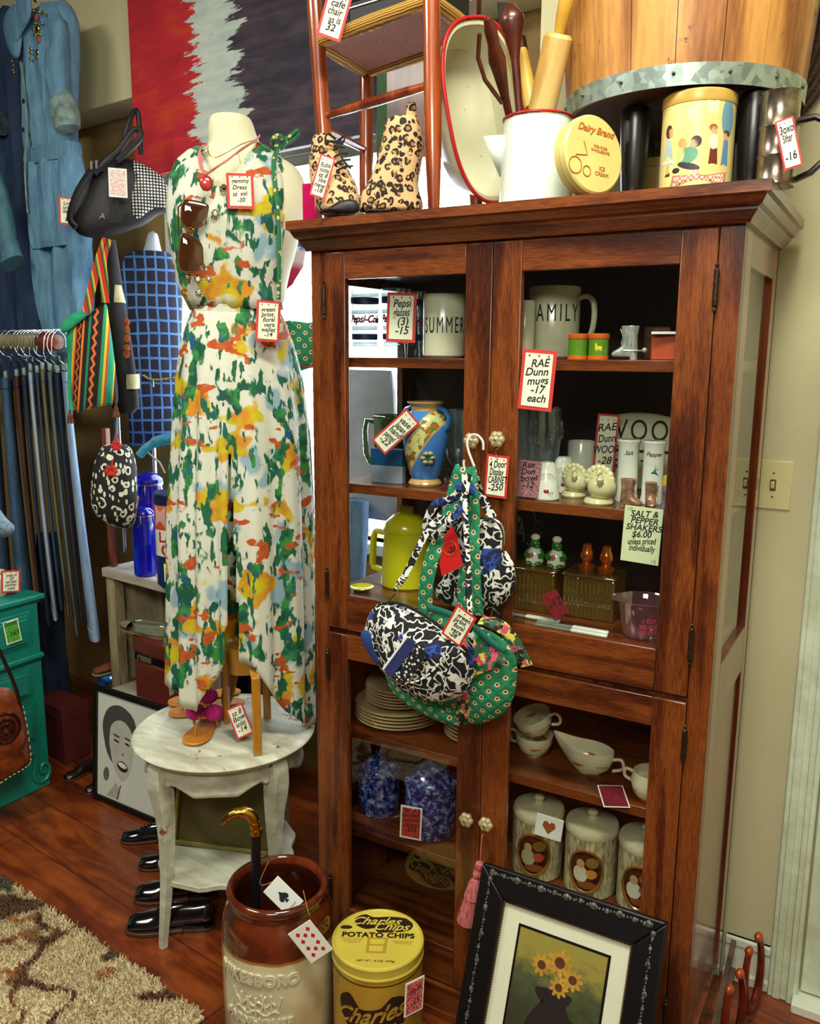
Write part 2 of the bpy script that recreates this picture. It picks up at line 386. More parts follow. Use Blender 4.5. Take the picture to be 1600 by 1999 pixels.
# ---------------------------------------------------------------- display cabinet
OAKZ = wood('cabinet oak upright grain', '2A0E08', '7E421A', 'Z', 26, .3, .3, '52240E', rings=2.2, spec=.5, gw=.34)
OAKX = wood('cabinet oak level grain', '2A0E08', '7E421A', 'X', 26, .3, .3, '52240E', rings=2.2, gw=.34)
OAKY = wood('cabinet oak side grain', '4A1A0C', '8E441C', 'Z', 9, .22, .6, '6A3014', rings=3)
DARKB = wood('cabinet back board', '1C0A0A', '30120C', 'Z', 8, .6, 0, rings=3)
HINGE = plain('old bronze hinge', '4A3A2C', .45, .8, var=.3, vs=120)
cab = T('display_cabinet', 'tall dark oak display cabinet with four glazed doors and a stepped cornice', 'cabinet', (0, 0, 0))
g = G()
g.box((0, 0, 0), (.045, .03, 1.95)).box((.955, 0, 0), (1.0, .03, 1.95)).box((.045, 0, 1.941), (.955, .03, 1.96)).box((.045, .005, .0), (.955, .03, .10)).box((.045, .012, .985), (.955, .03, 1.01))
g.build('face_frame', OAKZ, cab, bevel=.0015)
g = G().box((0, -.008, 0), (1.0, .0, .085)).box((0, -.013, .085), (1.0, 0, .095)); g.box((0, -.013, .0), (1.0, 0, .02)); g.build('base_board', OAKX, cab, bevel=.002)
for nm, x0, x1 in (('side_frame', 0, .02), ('side_frame', .98, 1.0)):
    g = G()
    g.box((x0, .0301, 0), (x1, .095, 1.95)).box((x0, .41, 0), (x1, .47, 1.95)).box((x0, .095, 1.875), (x1, .41, 1.95)).box((x0, .095, .935), (x1, .41, 1.05)).box((x0, .095, 0), (x1, .41, .12))
    sf = g.build(nm, OAKY, cab, bevel=.0015)
    xm = (x0+x1)/2
    g = G().add([(xm, .09, 1.05), (xm, .415, 1.05), (xm, .415, 1.875), (xm, .09, 1.875)], [(0, 1, 2, 3)]); g.build('side_glass', GLASS, sf, smooth=0)
    G().box((xm-.003, .09, .12), (xm+.003, .415, .935)).build('side_panel', OAKY, sf, smooth=0)
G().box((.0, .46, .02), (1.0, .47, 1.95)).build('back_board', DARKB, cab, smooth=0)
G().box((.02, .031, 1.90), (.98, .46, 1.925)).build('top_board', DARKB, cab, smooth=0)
# cornice: stepped profile mitred round three sides
prof = [(.0, 1.945), (.012, 1.945), (.016, 1.952), (.026, 1.962), (.030, 1.966), (.030, 1.970), (.040, 1.974), (.046, 1.982), (.050, 1.988), (.056, 1.990), (.060, 1.991), (.060, 2.011), (-.02, 2.011)]
g = G(); n = len(prof)
def cs(o, z):
    l, r = min(o*.5, .03) if o > 0 else o, o*.8 if o > 0 else o
    return [(-l, .47, z), (-l, -o, z), (1+r, -o, z), (1+r, .47, z)]
vs = []
for o, z in prof: vs += cs(o, z)
g.add(vs, [(i*4+k, i*4+k+1, i*4+k+5, i*4+k+4) for i in range(n-1) for k in range(3)])
g.box((-.029, -.058, 1.995), (1.046, .49, 2.0105)); g.build('cornice', OAKX, cab, smooth=30)
SH = [1.693, 1.375, 1.085, .700, .415]
for z in SH:
    if z == 1.085: G().box((.02, .031, z-.03), (.98, .459, z)).build('shelf', OAKX, cab, bevel=.001)
    else: G().box((.021, .052, z-.024), (.979, .459, z)).build('shelf', OAKX, cab, bevel=.001)
G().box((.02, .031, .10), (.98, .459, .125)).build('shelf', OAKX, cab, bevel=.001)
KNOB = thin_glass('knob glass', 'F2E9C8', .20, .03, op=.35, opc='D8D0A0')
def door(x0, x1, z0, z1, gx0, gx1, gz0, gz1, hinge_x, knob_x, knob_z, hz):
    t = T('door', None, None, (0, 0, 0)); t.parent = cab
    y0, y1 = -.006, .012
    for a, b in ((x0, gx0), (gx1, x1)): G().box((a, y0, z0), (b, y1, z1)).build('stile', OAKZ, t, bevel=.0025)
    for a, b in ((z0, gz0), (gz1, z1)): G().box((gx0, y0+.0003, a), (gx1, y1, b)).build('rail', OAKX, t, bevel=.0015)
    G().add([(gx0-.004, .005, gz0-.004), (gx1+.004, .005, gz0-.004), (gx1+.004, .005, gz1+.004), (gx0-.004, .005, gz1+.004)], [(0, 1, 2, 3)]).build('glass_pane', GLASS, t, smooth=0)
    for hh in hz:
        g = G(); g.lathe([(.001, -.046), (.004, -.042), (.0025, -.036), (.0052, -.033), (.0052, .033), (.0025, .036), (.004, .042), (.001, .046)], 12, rotm(loc=(hinge_x, -.010, hh)))
        for k in range(4): g.lathe([(.0058, -.002), (.0058, .002)], 12, rotm(loc=(hinge_x, -.010, hh-.024+k*.016)))
        g.build('hinge', HINGE, t)
    kb = G(); kb.lathe([(.006, 0), (.005, .012), (.009, .016), (.0, .017)], 12, rotm(pi/2, 0, 0, (knob_x, y0, knob_z))); k0 = kb.build('knob', BRASS, t)
    g = G()
    for q in range(6):
        a = q*pi/3; g.ball((knob_x+.0105*cos(a), y0-.021, knob_z+.0105*sin(a)), (.0085, .008, .0085), 12, 8)
    g.ball((knob_x, y0-.024, knob_z), (.009, .008, .009), 12, 8); g.build('glass_rosette', KNOB, k0)
    g = G(); g.ball((knob_x, y0-.0325, knob_z), (.003, .0015, .003), 8, 6); g.build('knob_screw', BRASS, k0)
kz1 = at(922, 860, y=-.02); kz2 = at(972, 857, y=-.02); kz3 = at(912, 1598, y=-.02); kz4 = at(950, 1607, y=-.02)
UZ = (1.83, 1.12); LZ = (.90, .25)
door(.045, .489, 1.004, 1.941, .103, .424, 1.096, 1.877, .044, kz1.x, kz1.z, UZ)
door(.4905, .954, 1.004, 1.941, .557, .885, 1.096, 1.877, .956, kz2.x, kz2.z, UZ)
door(.045, .489, .100, .990, .103, .424, .205, .925, .044, kz3.x, kz3.z, LZ)
door(.4905, .954, .100, .990, .557, .885, .205, .925, .956, kz4.x, kz4.z, LZ)
# ---------------------------------------------------------------- price tags
def tag(P, w, h, lines, label, roll=0, rz=None, pitch=0, border=REDP, paper=PAPER, ts=None, string=None, group=None, inner=None, ink=INK, name='price_tag', shear=.25, holes=True, rng=True, bt=.05):
    """card at its centre P; local x right, z up, -y towards the viewer"""
    rz = facing(P) if rz is None else rz
    t = T(name, label, 'tag', P, rot=(pitch, R(roll), rz), group=group)
    if border: G().box((-w/2, 0, -h/2), (w/2, .0006, h/2)).build('card_border', border, t, smooth=0)
    b = w*bt*2 if border else 0
    G().box((-w/2+b, -.0012, -h/2+b), (w/2-b, -.0001 if border else .0006, h/2-b)).build('card', paper, t, smooth=0, bevel=.0 if border else .0015)
    if inner: inner(t, w, h)
    n = len(lines)
    if n:
        top = h*.28 if border else h*.38; step = (h*.76)/(n+.2); ts = ts or min(step*1.25, .026)
        rr = random.Random(label)
        for i, l in enumerate(lines):
            if not l: continue
            fit = min(1.0, (w-b*2)*1.02/(max(len(l), 1)*ts*.56))
            text(l, ts, ink, t, rotm(0, rr.uniform(-.16, -.02) if rng else 0, 0, (rr.uniform(-.05, .05)*w if rng else 0, -.0015, top-i*step)), ext=.0002, shear=shear, bold=ts*.014, sxs=fit)
    if holes and border:
        g = G()
        for k in (-1, 0, 1): g.lathe([(w*.032, 0), (w*.032, .0005)], 10, rotm(pi/2, 0, 0, (k*w*.28, -.0013, h*.40)))
        g.build('punched_holes', plain('tag hole red', 'A06048'), t)
    if string:
        M = t.matrix_basis.inverted()
        G().tube(spline([M @ Vector(q) for q in string], 5), .0009, 5).build('string', TWINE, t)
    return t
def ptag(u, v, wp, hp, lines, label, B, roll=0, **k):
    """tag sized in picture pixels at the distance of B"""
    P = at(u, v, P=B); s = 1/ppm(P); return tag(P, wp*s, hp*s, lines, label, roll, **k)
def cyl_prof(r, h, e=.003): return [(r-e, 0), (r, e), (r, h-e), (r-e, h)]
ENAM = MT('white enamel', .22, coat=.4); v = ENAM.co(); ENAM.col(ENAM.mix(ENAM.step(ENAM.noise(v, 16, 6, .75), .66, .7), ENAM.mix(ENAM.noise(v, 5), hx('CBD8CC'), hx('E4F0E4')), hx('3A3028'))); ENAM = ENAM.m
ENAM2 = MT('old cream enamel', .3, coat=.3); v = ENAM2.co(); ENAM2.col(ENAM2.mix(ENAM2.step(ENAM2.noise(v, 18, 6, .7), .66, .7), ENAM2.mix(ENAM2.noise(v, 6), hx('B9B58E'), hx('DCDCC0')), hx('4A3A28'))); ENAM2 = ENAM2.m
REDE = MT('red enamel rim', .35); v = REDE.co(); REDE.col(REDE.mix(REDE.step(REDE.noise(v, 30, 5, .7), .56, .62), hx('B4181C'), hx('2A1A18'))); REDE = REDE.m
BLKF = plain('black fabric', '0C0A10', .9, var=0)
# ================================================================ on top of the cabinet
TOPZ = 2.0118
# canvas
s = MT('flag painting', .55, coat=.1); v = s.co(); x, y, z = s.sep(v)
jn = s.math('MULTIPLY_ADD', s.noise(s.co((1.2, 1, 9)), 2.4, 6, .75), .62, -.31)
rw = s.math('ADD', x, s.math('MULTIPLY_ADD', z, .0, jn))
red = s.ramp(s.noise(s.co((1, 1, 4)), 3, 5, .6), [(.3, 'B0182A'), (.5, 'CC2432'), (.62, 'D8401E'), (.75, 'B83A5A')])
blk = s.ramp(s.noise(s.co((1, 1, 5)), 4, 6, .7), [(.3, '241E2C'), (.48, '3A3444'), (.6, '54424C'), (.72, '2A4A66'), (.85, '9FB4BC')])
wh = s.ramp(s.noise(s.co((1, 1, 4)), 6), [(.3, 'B8CCC8'), (.7, 'E2ECE2')])
a = s.step(rw, .372, .378); b = s.step(s.math('ADD', rw, s.math('MULTIPLY_ADD', z, .10, -.03)), .592, .604)
s.col(s.mix(b, s.mix(a, red, wh), blk)); s.bump(s.noise(s.co((1, 1, 5)), 22, 6, .8), .8, .006); CANV = s.m
cw = 1.21; ch = 1.05
cp = WP+WD*2.462-WN*.035; cv = T('canvas_painting', 'unframed canvas painting of rough red, white and black stripes hung over the window', 'painting', (cp.x, cp.y, 2.386), -TH)
G().box((0, 0, 0), (cw, .03, ch)).build('canvas', CANV, cv, bevel=.002)
# green and brown panel edge behind the chair
t = T('green_edged_board', 'dark board with a green edge standing behind the chair by the window', 'board', at(735, 250, gap=.085))
G().box((0, 0, -.1), (.035, .03, .75)).build('green_edge', plain('green paint edge', '2E5A26', var=.3), t); G().box((.036, 0, -.1), (.33, .03, .75)).build('brown_panel', wood('brown panel', '3A1A12', '6A3420', 'Z', 8), t)
# chair
CHW = wood('chair varnished wood', '5A1C0C', 'A04A1C', 'Z', 14, .25, .6, '7E3414', rings=3)
RUSH = MT('woven rush', .8); v = RUSH.co(); w1 = RUSH.n('TexWave', {'bands_direction': 'Z'}, Vector=v, Scale=60, Distortion=2).outputs[1]; RUSH.col(RUSH.ramp(w1, [(.2, '7A5418'), (.6, 'C08A2E'), (1, 'D8AC50')])); RUSH.bump(w1, .5); RUSH = RUSH.m
def rushmat(nm, d):
    s = MT(nm, .85); v = s.co(); x, y, z = s.sep(v); c = y if d else x
    n = s.noise(v, 7, 4); st = s.math('SINE', s.math('MULTIPLY', s.math('ADD', c, s.math('MULTIPLY', n, .01)), 800)); st = s.math('MULTIPLY_ADD', st, .5, .5)
    s.col(s.ramp(st, [(.1, '4A1A1C'), (.5, '8E4A34'), (1, 'BC7A58')])); s.bump(st, .6, .003); return s.m
RA, RB = rushmat('rush underside lengthwise', 0), rushmat('rush underside crosswise', 1)
P2 = at(848, 300, y=.02); zt = at(822, 3, P=P2).z; A = at(620, 88, z=zt); Cc = at(930, 74, z=zt); D = A+(Cc-Vector((P2.x, P2.y, zt)))*1.05
P2t = Vector((P2.x-.012, P2.y, zt)); P1 = at(643, 290, P=A)
chair = T('rush_seat_chair', 'old rush-seated wooden chair with turned posts standing on top of the cabinet', 'chair', (P2.x, P2.y, TOPZ))
O = Vector((P2.x, P2.y, TOPZ)); L = lambda p: Vector(p)-O
def post(a, b, r0=.016, r1=.0195):
    a, b = L(a), L(b); d = b-a
    G().tube([a+d*k/8 for k in range(9)], [r0*.8, r0, r1, r1*1.02, r1, r1*.97, r1, r1, r1*.95], 14).build('post', CHW, chair)
zb = TOPZ+.002
ex = 1.35
def ext(b, top, k=ex): b, top = Vector(b), Vector(top); return b+(top-b)*k
B1 = Vector((P1.x, P1.y, zb)); B1 = B1+(P1-B1)*0
post(B1, ext(B1, A)); post((P2.x, P2.y, zb), ext((P2.x, P2.y, zb), P2t))
post((Cc.x-.02, Cc.y+.06, zb), (Cc.x, Cc.y, zt)); post((D.x, D.y, zb), (D.x, D.y, zt))
def rung(p, q, zz, r=.010): p, q = L((p.x, p.y, zz)), L((q.x, q.y, zz)); G().tube([p, p+(q-p)*.25, p+(q-p)*.5, p+(q-p)*.75, q], [r*.8, r*1.05, r*1.15, r*1.05, r*.8], 12).build('stretcher', CHW, chair)
zs = at(815, 163, P=P2).z; zs2 = zs-.115
Q1 = B1.lerp(A, .5)
rung(Q1, P2, zs); rung(D, Q1, zs-.03); rung(D, Q1, zs2-.05)
cs4 = [L(A), L(P2t), L(Cc), L(D)]
for i in range(4):
    a, b = cs4[i], cs4[(i+1) % 4]; G().tube([a+(b-a)*k/6+Vector((0, 0, .006)) for k in range(7)], [.014, .016, .017, .018, .017, .016, .014], 12).build('seat_rail', RUSH, chair)
ctr = (cs4[0]+cs4[1]+cs4[2]+cs4[3])/4; ctr.z += .004
for i in range(4):
    a, b = cs4[i].copy(), cs4[(i+1) % 4].copy()
    g = G().add([a, b, ctr], [(0, 1, 2)]); g.add([a+Vector((0, 0, .02)), b+Vector((0, 0, .02)), ctr+Vector((0, 0, .02))], [(0, 1, 2)]); g.build('rush_panel', RB if i % 2 else RA, chair, smooth=0)
bb = at(800, 12, y=.16)
t = T('glossy_box', 'glossy black box lying on the rush seat of the chair', 'box', (bb.x, bb.y+.02, zt+.024), R(-6)); GB = plain('black patent', '08070A', .42, var=0, spec=.3)
G().box((-.155, -.06, .001), (.120, .06, .07)).build('box_body', GB, t, bevel=.006); G().box((-.158, -.063, .05), (.123, .063, .056)).build('piping', plain('silver piping', 'B8B4B8', .2, 1), t, bevel=.002)
Bp = A+Vector((0, -.15, 0))
ptag(652, 32, 48, 84, ['cafe', 'chair', 'as is', '32'], 'tall white tag with red edge hung on the left chair post under the rush seat', Bp, roll=17)
# leopard boots
s = MT('leopard print', .8); v = s.co((1, 1, 1)); nz = s.noise(v, 60, 2); v2 = s.vmath('ADD', v, s.vmath('SCALE', s.noise(v, 60, 2, out=1), sc=.012))
d = s.voro(v2, 58, rnd=.8); n2 = s.noise(v, 90, 1)
ring = s.math('MULTIPLY', s.step(d, .20, .25), s.step(s.math('SUBTRACT', .52, d), 0, .04)); br = s.step(n2, .34, .40)
core = s.math('LESS_THAN', d, .22)
c = s.mix(core, hx('D2AE7C'), hx('A87440')); c = s.mix(s.math('MULTIPLY', ring, br), c, hx('1E0E0C')); s.col(c); LEO = s.m
DKSOLE = plain('black sole', '14101A', .5, var=.05); LACE = plain('black lace', '0E0C12', .7, var=0)
def trace(rows, B, rz, n=26, e=.8, yo=0):
    out = []
    for rw in rows:
        v, ul, ur, th = rw[:4]; l = loc2(ul, v, B, rz); r = loc2(ur, v, B, rz); out.append(((l[1]+r[1])/2, l[0], r[0], th, rw[4] if len(rw) > 4 else yo))
    return out
B = Vector((.27, .0, TOPZ)); B = at(765, 408, y=.04); B.z = TOPZ; rz = facing(B)
t = T('ankle_boot', 'leopard print ankle boot seen from the side beside the chair leg, with heel tab', 'boot', B, rz)
rw = [(416, 700, 812, .075), (410, 700, 826, .082), (395, 700, 826, .084), (380, 703, 820, .088), (362, 716, 815, .092), (345, 724, 818, .095), (317, 734, 823, .1), (290, 742, 828, .104), (261, 746, 826, .106), (240, 752, 820, .104), (232, 757, 816, .102)]
G().rows(trace(rw, B, rz), 28, .85, cap=True).build('upper', LEO, t, sub=1)
a = loc2(792, 235, B, rz); b = loc2(810, 200, B, rz); G().rows([(a[1]-.02, a[0], b[0]+.004, .008), (b[1]-.01, a[0]+.001, b[0]+.003, .007), (b[1], a[0]+.004, b[0], .006)], 12).build('pull_tab', LEO, t)
G().rows([(.0005, loc2(700, 416, B, rz)[0]-.003, loc2(828, 410, B, rz)[0]+.002, .088), (.008, loc2(700, 416, B, rz)[0]-.003, loc2(828, 410, B, rz)[0]+.002, .088)], 24, .8).build('sole', DKSOLE, t)
B = at(655, 418, y=-.0); B.z = TOPZ; rz = facing(B)
t = T('ankle_boot', 'leopard print ankle boot with its toe turned to the front and black laces', 'boot', B, rz)
rw = [(423, 626, 690, .125, -.005), (410, 618, 700, .13, -.005), (396, 614, 702, .125, -.005), (380, 610, 702, .11, .0), (362, 606, 697, .10, .0), (340, 603, 685, .085, .005), (317, 602, 675, .075, .008), (290, 605, 662, .075, .008), (268, 610, 650, .075, .008), (262, 612, 646, .07, .008)]
G().rows(trace(rw, B, rz), 28, .9).build('upper', LEO, t, sub=1)
g = G().rows([(.004, -.028, .036, .165, .0), (.012, -.034, .044, .17, .0), (.03, -.036, .046, .15, .0)], 24, .9); 
zz = loc2(650, 405, B, rz)[1]
G().puff([(x, z) for x, z in [loc2(u, v, B, rz) for u, v in [(622, 424), (640, 416), (660, 403), (680, 399), (694, 402), (700, 412), (699, 422), (690, 426)]]], .012, y=-.07).build('sole', DKSOLE, t)
ll = lambda u, v, y=-.06: (loc2(u, v, B, rz)[0], y, loc2(u, v, B, rz)[1])
g = G()
for k in range(5):
    a = ll(646+k*3, 284+k*14, -.018-k*.006); b = ll(668+k*5, 278+k*13, -.010-k*.006); g.tube([a, ((a[0]+b[0])/2, a[1]-.012, (a[2]+b[2])/2), b], .0022, 6)
g.tube(spline([ll(655, 280, -.04), ll(640, 272, -.05), ll(636, 284, -.05), ll(656, 284, -.04), ll(672, 276, -.05), ll(668, 290, -.05), ll(658, 286, -.04), ll(668, 320, -.05), ll(684, 338, -.05)], 5), .0025, 6)
g.build('laces', LACE, t)
ptag(629, 345, 30, 80, ['Rubia', 'booties', 'sz 8', 'like', 'new', '-18'], 'narrow white tag tied to the laces of the left leopard boot', B-Vector((.035, .12, 0)), roll=17)
# glitter pumps behind
GLIT = MT('silver glitter', .3, .6); v = GLIT.co(); GLIT.col(GLIT.ramp(GLIT.voro(v, 420, out='Color'), [(.2, '6A6450'), (.6, 'C8C4A0'), (.9, 'F4F4E4')])); GLIT = GLIT.m
for k, (u, v_, sc) in enumerate([(694, 330, 1), (744, 322, 1)]):
    B = at(u, 330, y=.20+.02*k); B.z = TOPZ; rz = facing(B)+R(78-k*6)
    t = T('glitter_pump', ['silver glitter pump standing between the two leopard boots, nearer the laced one', 'silver glitter pump standing behind the side-on leopard boot'][k], 'shoe', B, facing(at(715, 330, y=.2))+R(80)); t.scale = (.62,)*3
    g = G(); N = 14
    def pf(q, a):
        x = lerp(-.12, .12, q); w_ = .036*(sin(pi*min(.98, q*.9+.08))**.5); zz = .09*(q**2)+.01; hh = lerp(.03, .075, q)
        return (x*sc, w_*cos(a), zz*sc+hh*(.5+.5*sin(a)))
    g.surf(lambda a, q: pf(q, a*2*pi), 16, N, cu=True); g.build('shoe_upper', GLIT, t, sub=1)
    G().tube([(.105*sc, 0, .085*sc), (.112*sc, 0, .04), (.112*sc, 0, 0)], [.014, .007, .006], 10).build('heel', GLIT, t)
# pink glossy bag edge behind left boot
B = at(597, 400, y=.07); B.z = TOPZ
t = T('pink_box', 'shiny hot pink box at the left end of the cabinet top behind the boot', 'box', B, .0); G().box((-.012, 0, 0), (.030, .03, .11)).build('box_body', plain('hot pink foil', 'D0145C', .2, var=.1, coat=.5), t, bevel=.003)
# roasting pan, leaning on its long side
pc = at(929, 228, y=.160); t = T('roasting_pan', 'chipped cream enamel roasting pan with a red rim, standing on end', 'pan', (pc.x, pc.y, pc.z), rot=(0, R(-14), facing(pc)+R(34)))
g = G(); n = 56
def ov(a, k, y): 
    return (.100*k*math.copysign(abs(cos(a))**.75, cos(a)), y, .182*k*math.copysign(abs(sin(a))**.75, sin(a)))
pr = [(1.07, -.045), (1.0, -.043), (.95, .0), (.86, .045), (.70, .06), (.42, .064), (.12, .065), (.12, .067), (.42, .066), (.72, .063), (.88, .047), (.97, .0), (1.02, -.04), (1.07, -.043)]
vs = [ov(2*pi*k/n, q, y) for q, y in pr for k in range(n)]
g.add(vs, [(j*n+i, j*n+(i+1) % n, (j+1)*n+(i+1) % n, (j+1)*n+i) for j in range(len(pr)-1) for i in range(n)]+[tuple(range(6*n, 7*n)), tuple(reversed(range(7*n, 8*n)))]); g.build('pan_body', ENAM2, t)
G().tube([ov(2*pi*k/n, 1.075, -.046) for k in range(n)], .0045, 8, closed=True).build('pan_rim', REDE, t)
g = G(); g.tube([ov(2*pi*k/n, .9, .046) for k in range(4, 24)], .003, 6); g.build('pan_ridge', ENAM2, t)
# pitcher
pb = at(1045, 385, y=.06); PX, PY = pb.x, pb.y; h = at(1045, 212, y=.02).z-TOPZ-.012
t = T('enamel_coffee_pot', 'tall white enamel coffee pot with a red rim holding rolling pins, no lid', 'pot', (PX, PY, TOPZ), facing(pb))
r0, r1 = .0795, .0715
G().lathe([(.0, .001), (r0-.004, .001), (r0, .005), (r0-.001, .02), (r1, h-.004), (r1-.002, h-.004), (r0-.004, .01), (0, .008)], 48, cap=False).build('pot_body', ENAM, t)
G().tube([(r1*1.02*cos(a*pi/24), r1*1.02*sin(a*pi/24), h) for a in range(48)], .0028, 8, closed=True).build('rim', REDE, t)
hz = h*.8; g = G(); g.tube([(r1-.002, 0, h*.79), (r1+.03, 0, h*.80), (r1+.034, 0, h*.78), (r1+.03, 0, h*.5), (r1+.022, 0, h*.36), (r0+.004, 0, h*.25), (r0-.003, 0, h*.235)], .0055, 8, flat=1.6); g.build('handle', REDE, t)
g = G(); g.ball((r1+.012, 0, h*.88), (.006, .005, .006)); g.tube([(r1-.004, 0, h*.86), (r1+.014, 0, h*.86)], .003, 6); g.build('lid_hinge', STEEL, t)
g = G(); g.add([(-r1+.004, -.022, h*.82), (-r1+.004, .022, h*.82), (-r1-.045, 0, h*.84), (-r0+.002, -.006, h*.38), (-r0+.002, .006, h*.38)], [(0, 2, 3), (2, 1, 4), (2, 4, 3)]); g.build('spout', ENAM, t, solid=.002)
# things in the pitcher
PINW = wood('pale maple', 'B98A3C', 'E0C07A', 'Z', 9, .5, .1, rings=2)
def inpot(name, label, u0, v0, u1, v1, dy, fn, tl=.02):
    a = at(u0, v0, y=PY+dy); b = at(u1, v1, y=PY+dy+tl); d = (b-a).normalized()
    q = d.to_track_quat('Z', 'Y'); t = T(name, label, 'kitchen tool', a, rot=q.to_euler()); fn(t, (b-a).length); return t
def pin(r, hr, cap=None):
    def f(t, L_):
        G().lathe([(r-.004, -.03), (r, -.026), (r, L_-.075), (r-.005, L_-.068), (0, L_-.067)], 26).build('roller', PINW, t)
        G().lathe([(hr*.7, L_-.068), (hr, L_-.04), (hr*1.15, L_), (hr*.9, L_+.02), (0, L_+.025)], 18).build('handle', plain('pin handle', 'C89B3A', .4), t)
    return f
inpot('rolling_pin', 'thick pale wooden rolling pin standing in the white enamel pot', 1063, 190, 1108, -10, -.012, pin(.029, .014), -.045)
def pin2(t, L_):
    G().lathe([(.014, -.02), (.018, 0), (.011, L_-.01)], 22).build('wooden_body', plain('yellow wood', 'D0A440', .45), t); G().lathe([(.013, L_-.012), (.0135, L_+.015), (.0, L_+.017)], 18).build('metal_cap', plain('dark cap', '4A2418', .3, .6), t)
inpot('wooden_masher', 'tapered yellow wooden masher with a dark metal cap in the white enamel pot', 1034, 195, 1017, 88, .046, pin2, .03)
TOOL = plain('dark carved wood', '5A2012', .35, var=.3, vs=30, coat=.4)
def tong(t, L_):
    G().lathe([(.008, -.08), (.009, L_*.45), (.012, L_*.55), (.019, L_*.72), (.026, L_*.85), (.025, L_*.93), (.010, L_+.008), (0, L_+.012)], 20).build('carved_head', TOOL, t)
    G().box((-.0015, -.031, L_*.86), (.0015, -.005, L_+.012)).build('slit', plain('slit shade', '180A0A'), t)
inpot('carved_wooden_pestle', 'dark carved wooden pestle with a split acorn-shaped head in the white enamel pot', 1012, 200, 997, 18, -.004, tong, -.02)
def tong2(t, L_):
    G().lathe([(.007, -.08), (.009, L_*.1), (.015, L_*.4), (.018, L_*.52), (.012, L_*.7), (.013, L_*.85), (.009, L_*.97), (0, L_)], 18).build('shaft', TOOL, t)
    G().tube([(-.005, -.01, L_*.05), (-.03, -.012, L_*.35), (-.034, -.012, L_*.6), (-.02, -.01, L_*.85)], .0045, 8).build('wire_arm', TOOL, t)
inpot('wooden_spurtle', 'slim dark brown wooden tool with a bent arm in the white enamel pot', 989, 205, 951, 30, -.054, tong2, -.11)
def tong3(t, L_):
    G().lathe([(.006, -.08), (.007, L_*.8), (.009, L_*.85), (.007, L_*.95), (0, L_)], 14).build('stick', plain('yellow wood', 'D0A440', .45), t)
inpot('wooden_spoon', 'thin yellow wooden spoon handle at the back of the white enamel pot', 1012, 205, 982, 25, .032, tong3, .03)
# dark brown shape behind
# round tin on edge
B = at(1160, 312, y=-.020); t = T('round_tin', 'flat round pale yellow tin standing on its edge beside the enamel pot', 'tin', (B.x, B.y, TOPZ+.0805), rot=(R(-6), R(5), facing(B)+R(42)))
TINY = plain('pale yellow tin', 'D8C87A', .35, var=.08)
G().lathe([(0, .0), (.072, 0), (.076, .003), (.077, .016), (.075, .016), (.075, .034), (0, .034)], 48, rotm(-pi/2, 0, 0)).build('tin_body', TINY, t)
OR = plain('orange print', 'B4602A', .5, var=0)
text('Dairy Brand', .019, OR, t, rotm(0, 0, 0, (0, -.0008, .046)), shear=.4, bold=.0004); text('FOR PURE\nWHOLESOME', .008, OR, t, rotm(0, 0, 0, (.014, -.0008, .012))); text('ICE\nCREAM', .011, OR, t, rotm(0, 0, 0, (.02, -.0008, -.03)))
g = G(); g.tube([(-.05+.016*cos(a*pi/8), -.001, -.03+.016*sin(a*pi/8)) for a in range(16)], .0008, 4, closed=True); g.tube([(-.02+.01*cos(a*pi/8), -.001, -.036+.01*sin(a*pi/8)) for a in range(16)], .0008, 4, closed=True); g.tube([(-.05, -.001, -.01), (-.02, -.001, -.005), (-.03, -.001, .02)], .0008, 4); g.build('cart_print', OR, t)
# straw tray behind
s = MT('dark woven straw', .9); v = s.co(); x, y, z = s.sep(v); rad = s.math('SQRT', s.math('ADD', s.math('MULTIPLY', x, x), s.math('MULTIPLY', z, z)))
ang = s.math('ARCTAN2', x, z); st_ = s.noise(s.comb(s.math('MULTIPLY', ang, 9), s.math('MULTIPLY', rad, 4), 0), 12, 4, .7); rg = s.math('SINE', s.math('MULTIPLY', rad, 420))
s.col(s.ramp(s.math('ADD', st_, s.math('MULTIPLY', rg, .12)), [(.3, '1C140E'), (.6, '5A4630'), (.85, '8A7850')])); s.bump(st_, 1, .006); STRAW = s.m
c = at(1382, 70, y=.50); t = T('woven_straw_tray', 'large round dark woven straw tray leaning on the wall behind the wooden tub', 'tray', (c.x, .536, c.z), rot=(0, 0, 0))
G().lathe([(0, 0), (.15, .001), (.27, .004), (.295, .012), (.30, .020), (.29, .020), (.26, .012), (0, .008)], 64, rotm(pi/2, 0, 0)).build('tray_weave', STRAW, t)
# yellow tin far behind
B = at(1292, 340, y=.29); G().lathe([(0, 0), (.06, 0), (.06, .10), (.062, .10), (.062, .118), (0, .12)], 36).build('yellow_tin', plain('dull yellow tin', '9A8430', .4), None, loc=(B.x, B.y, TOPZ), label='dull yellow tin in the shade behind the dark tapered legs', cat='tin')
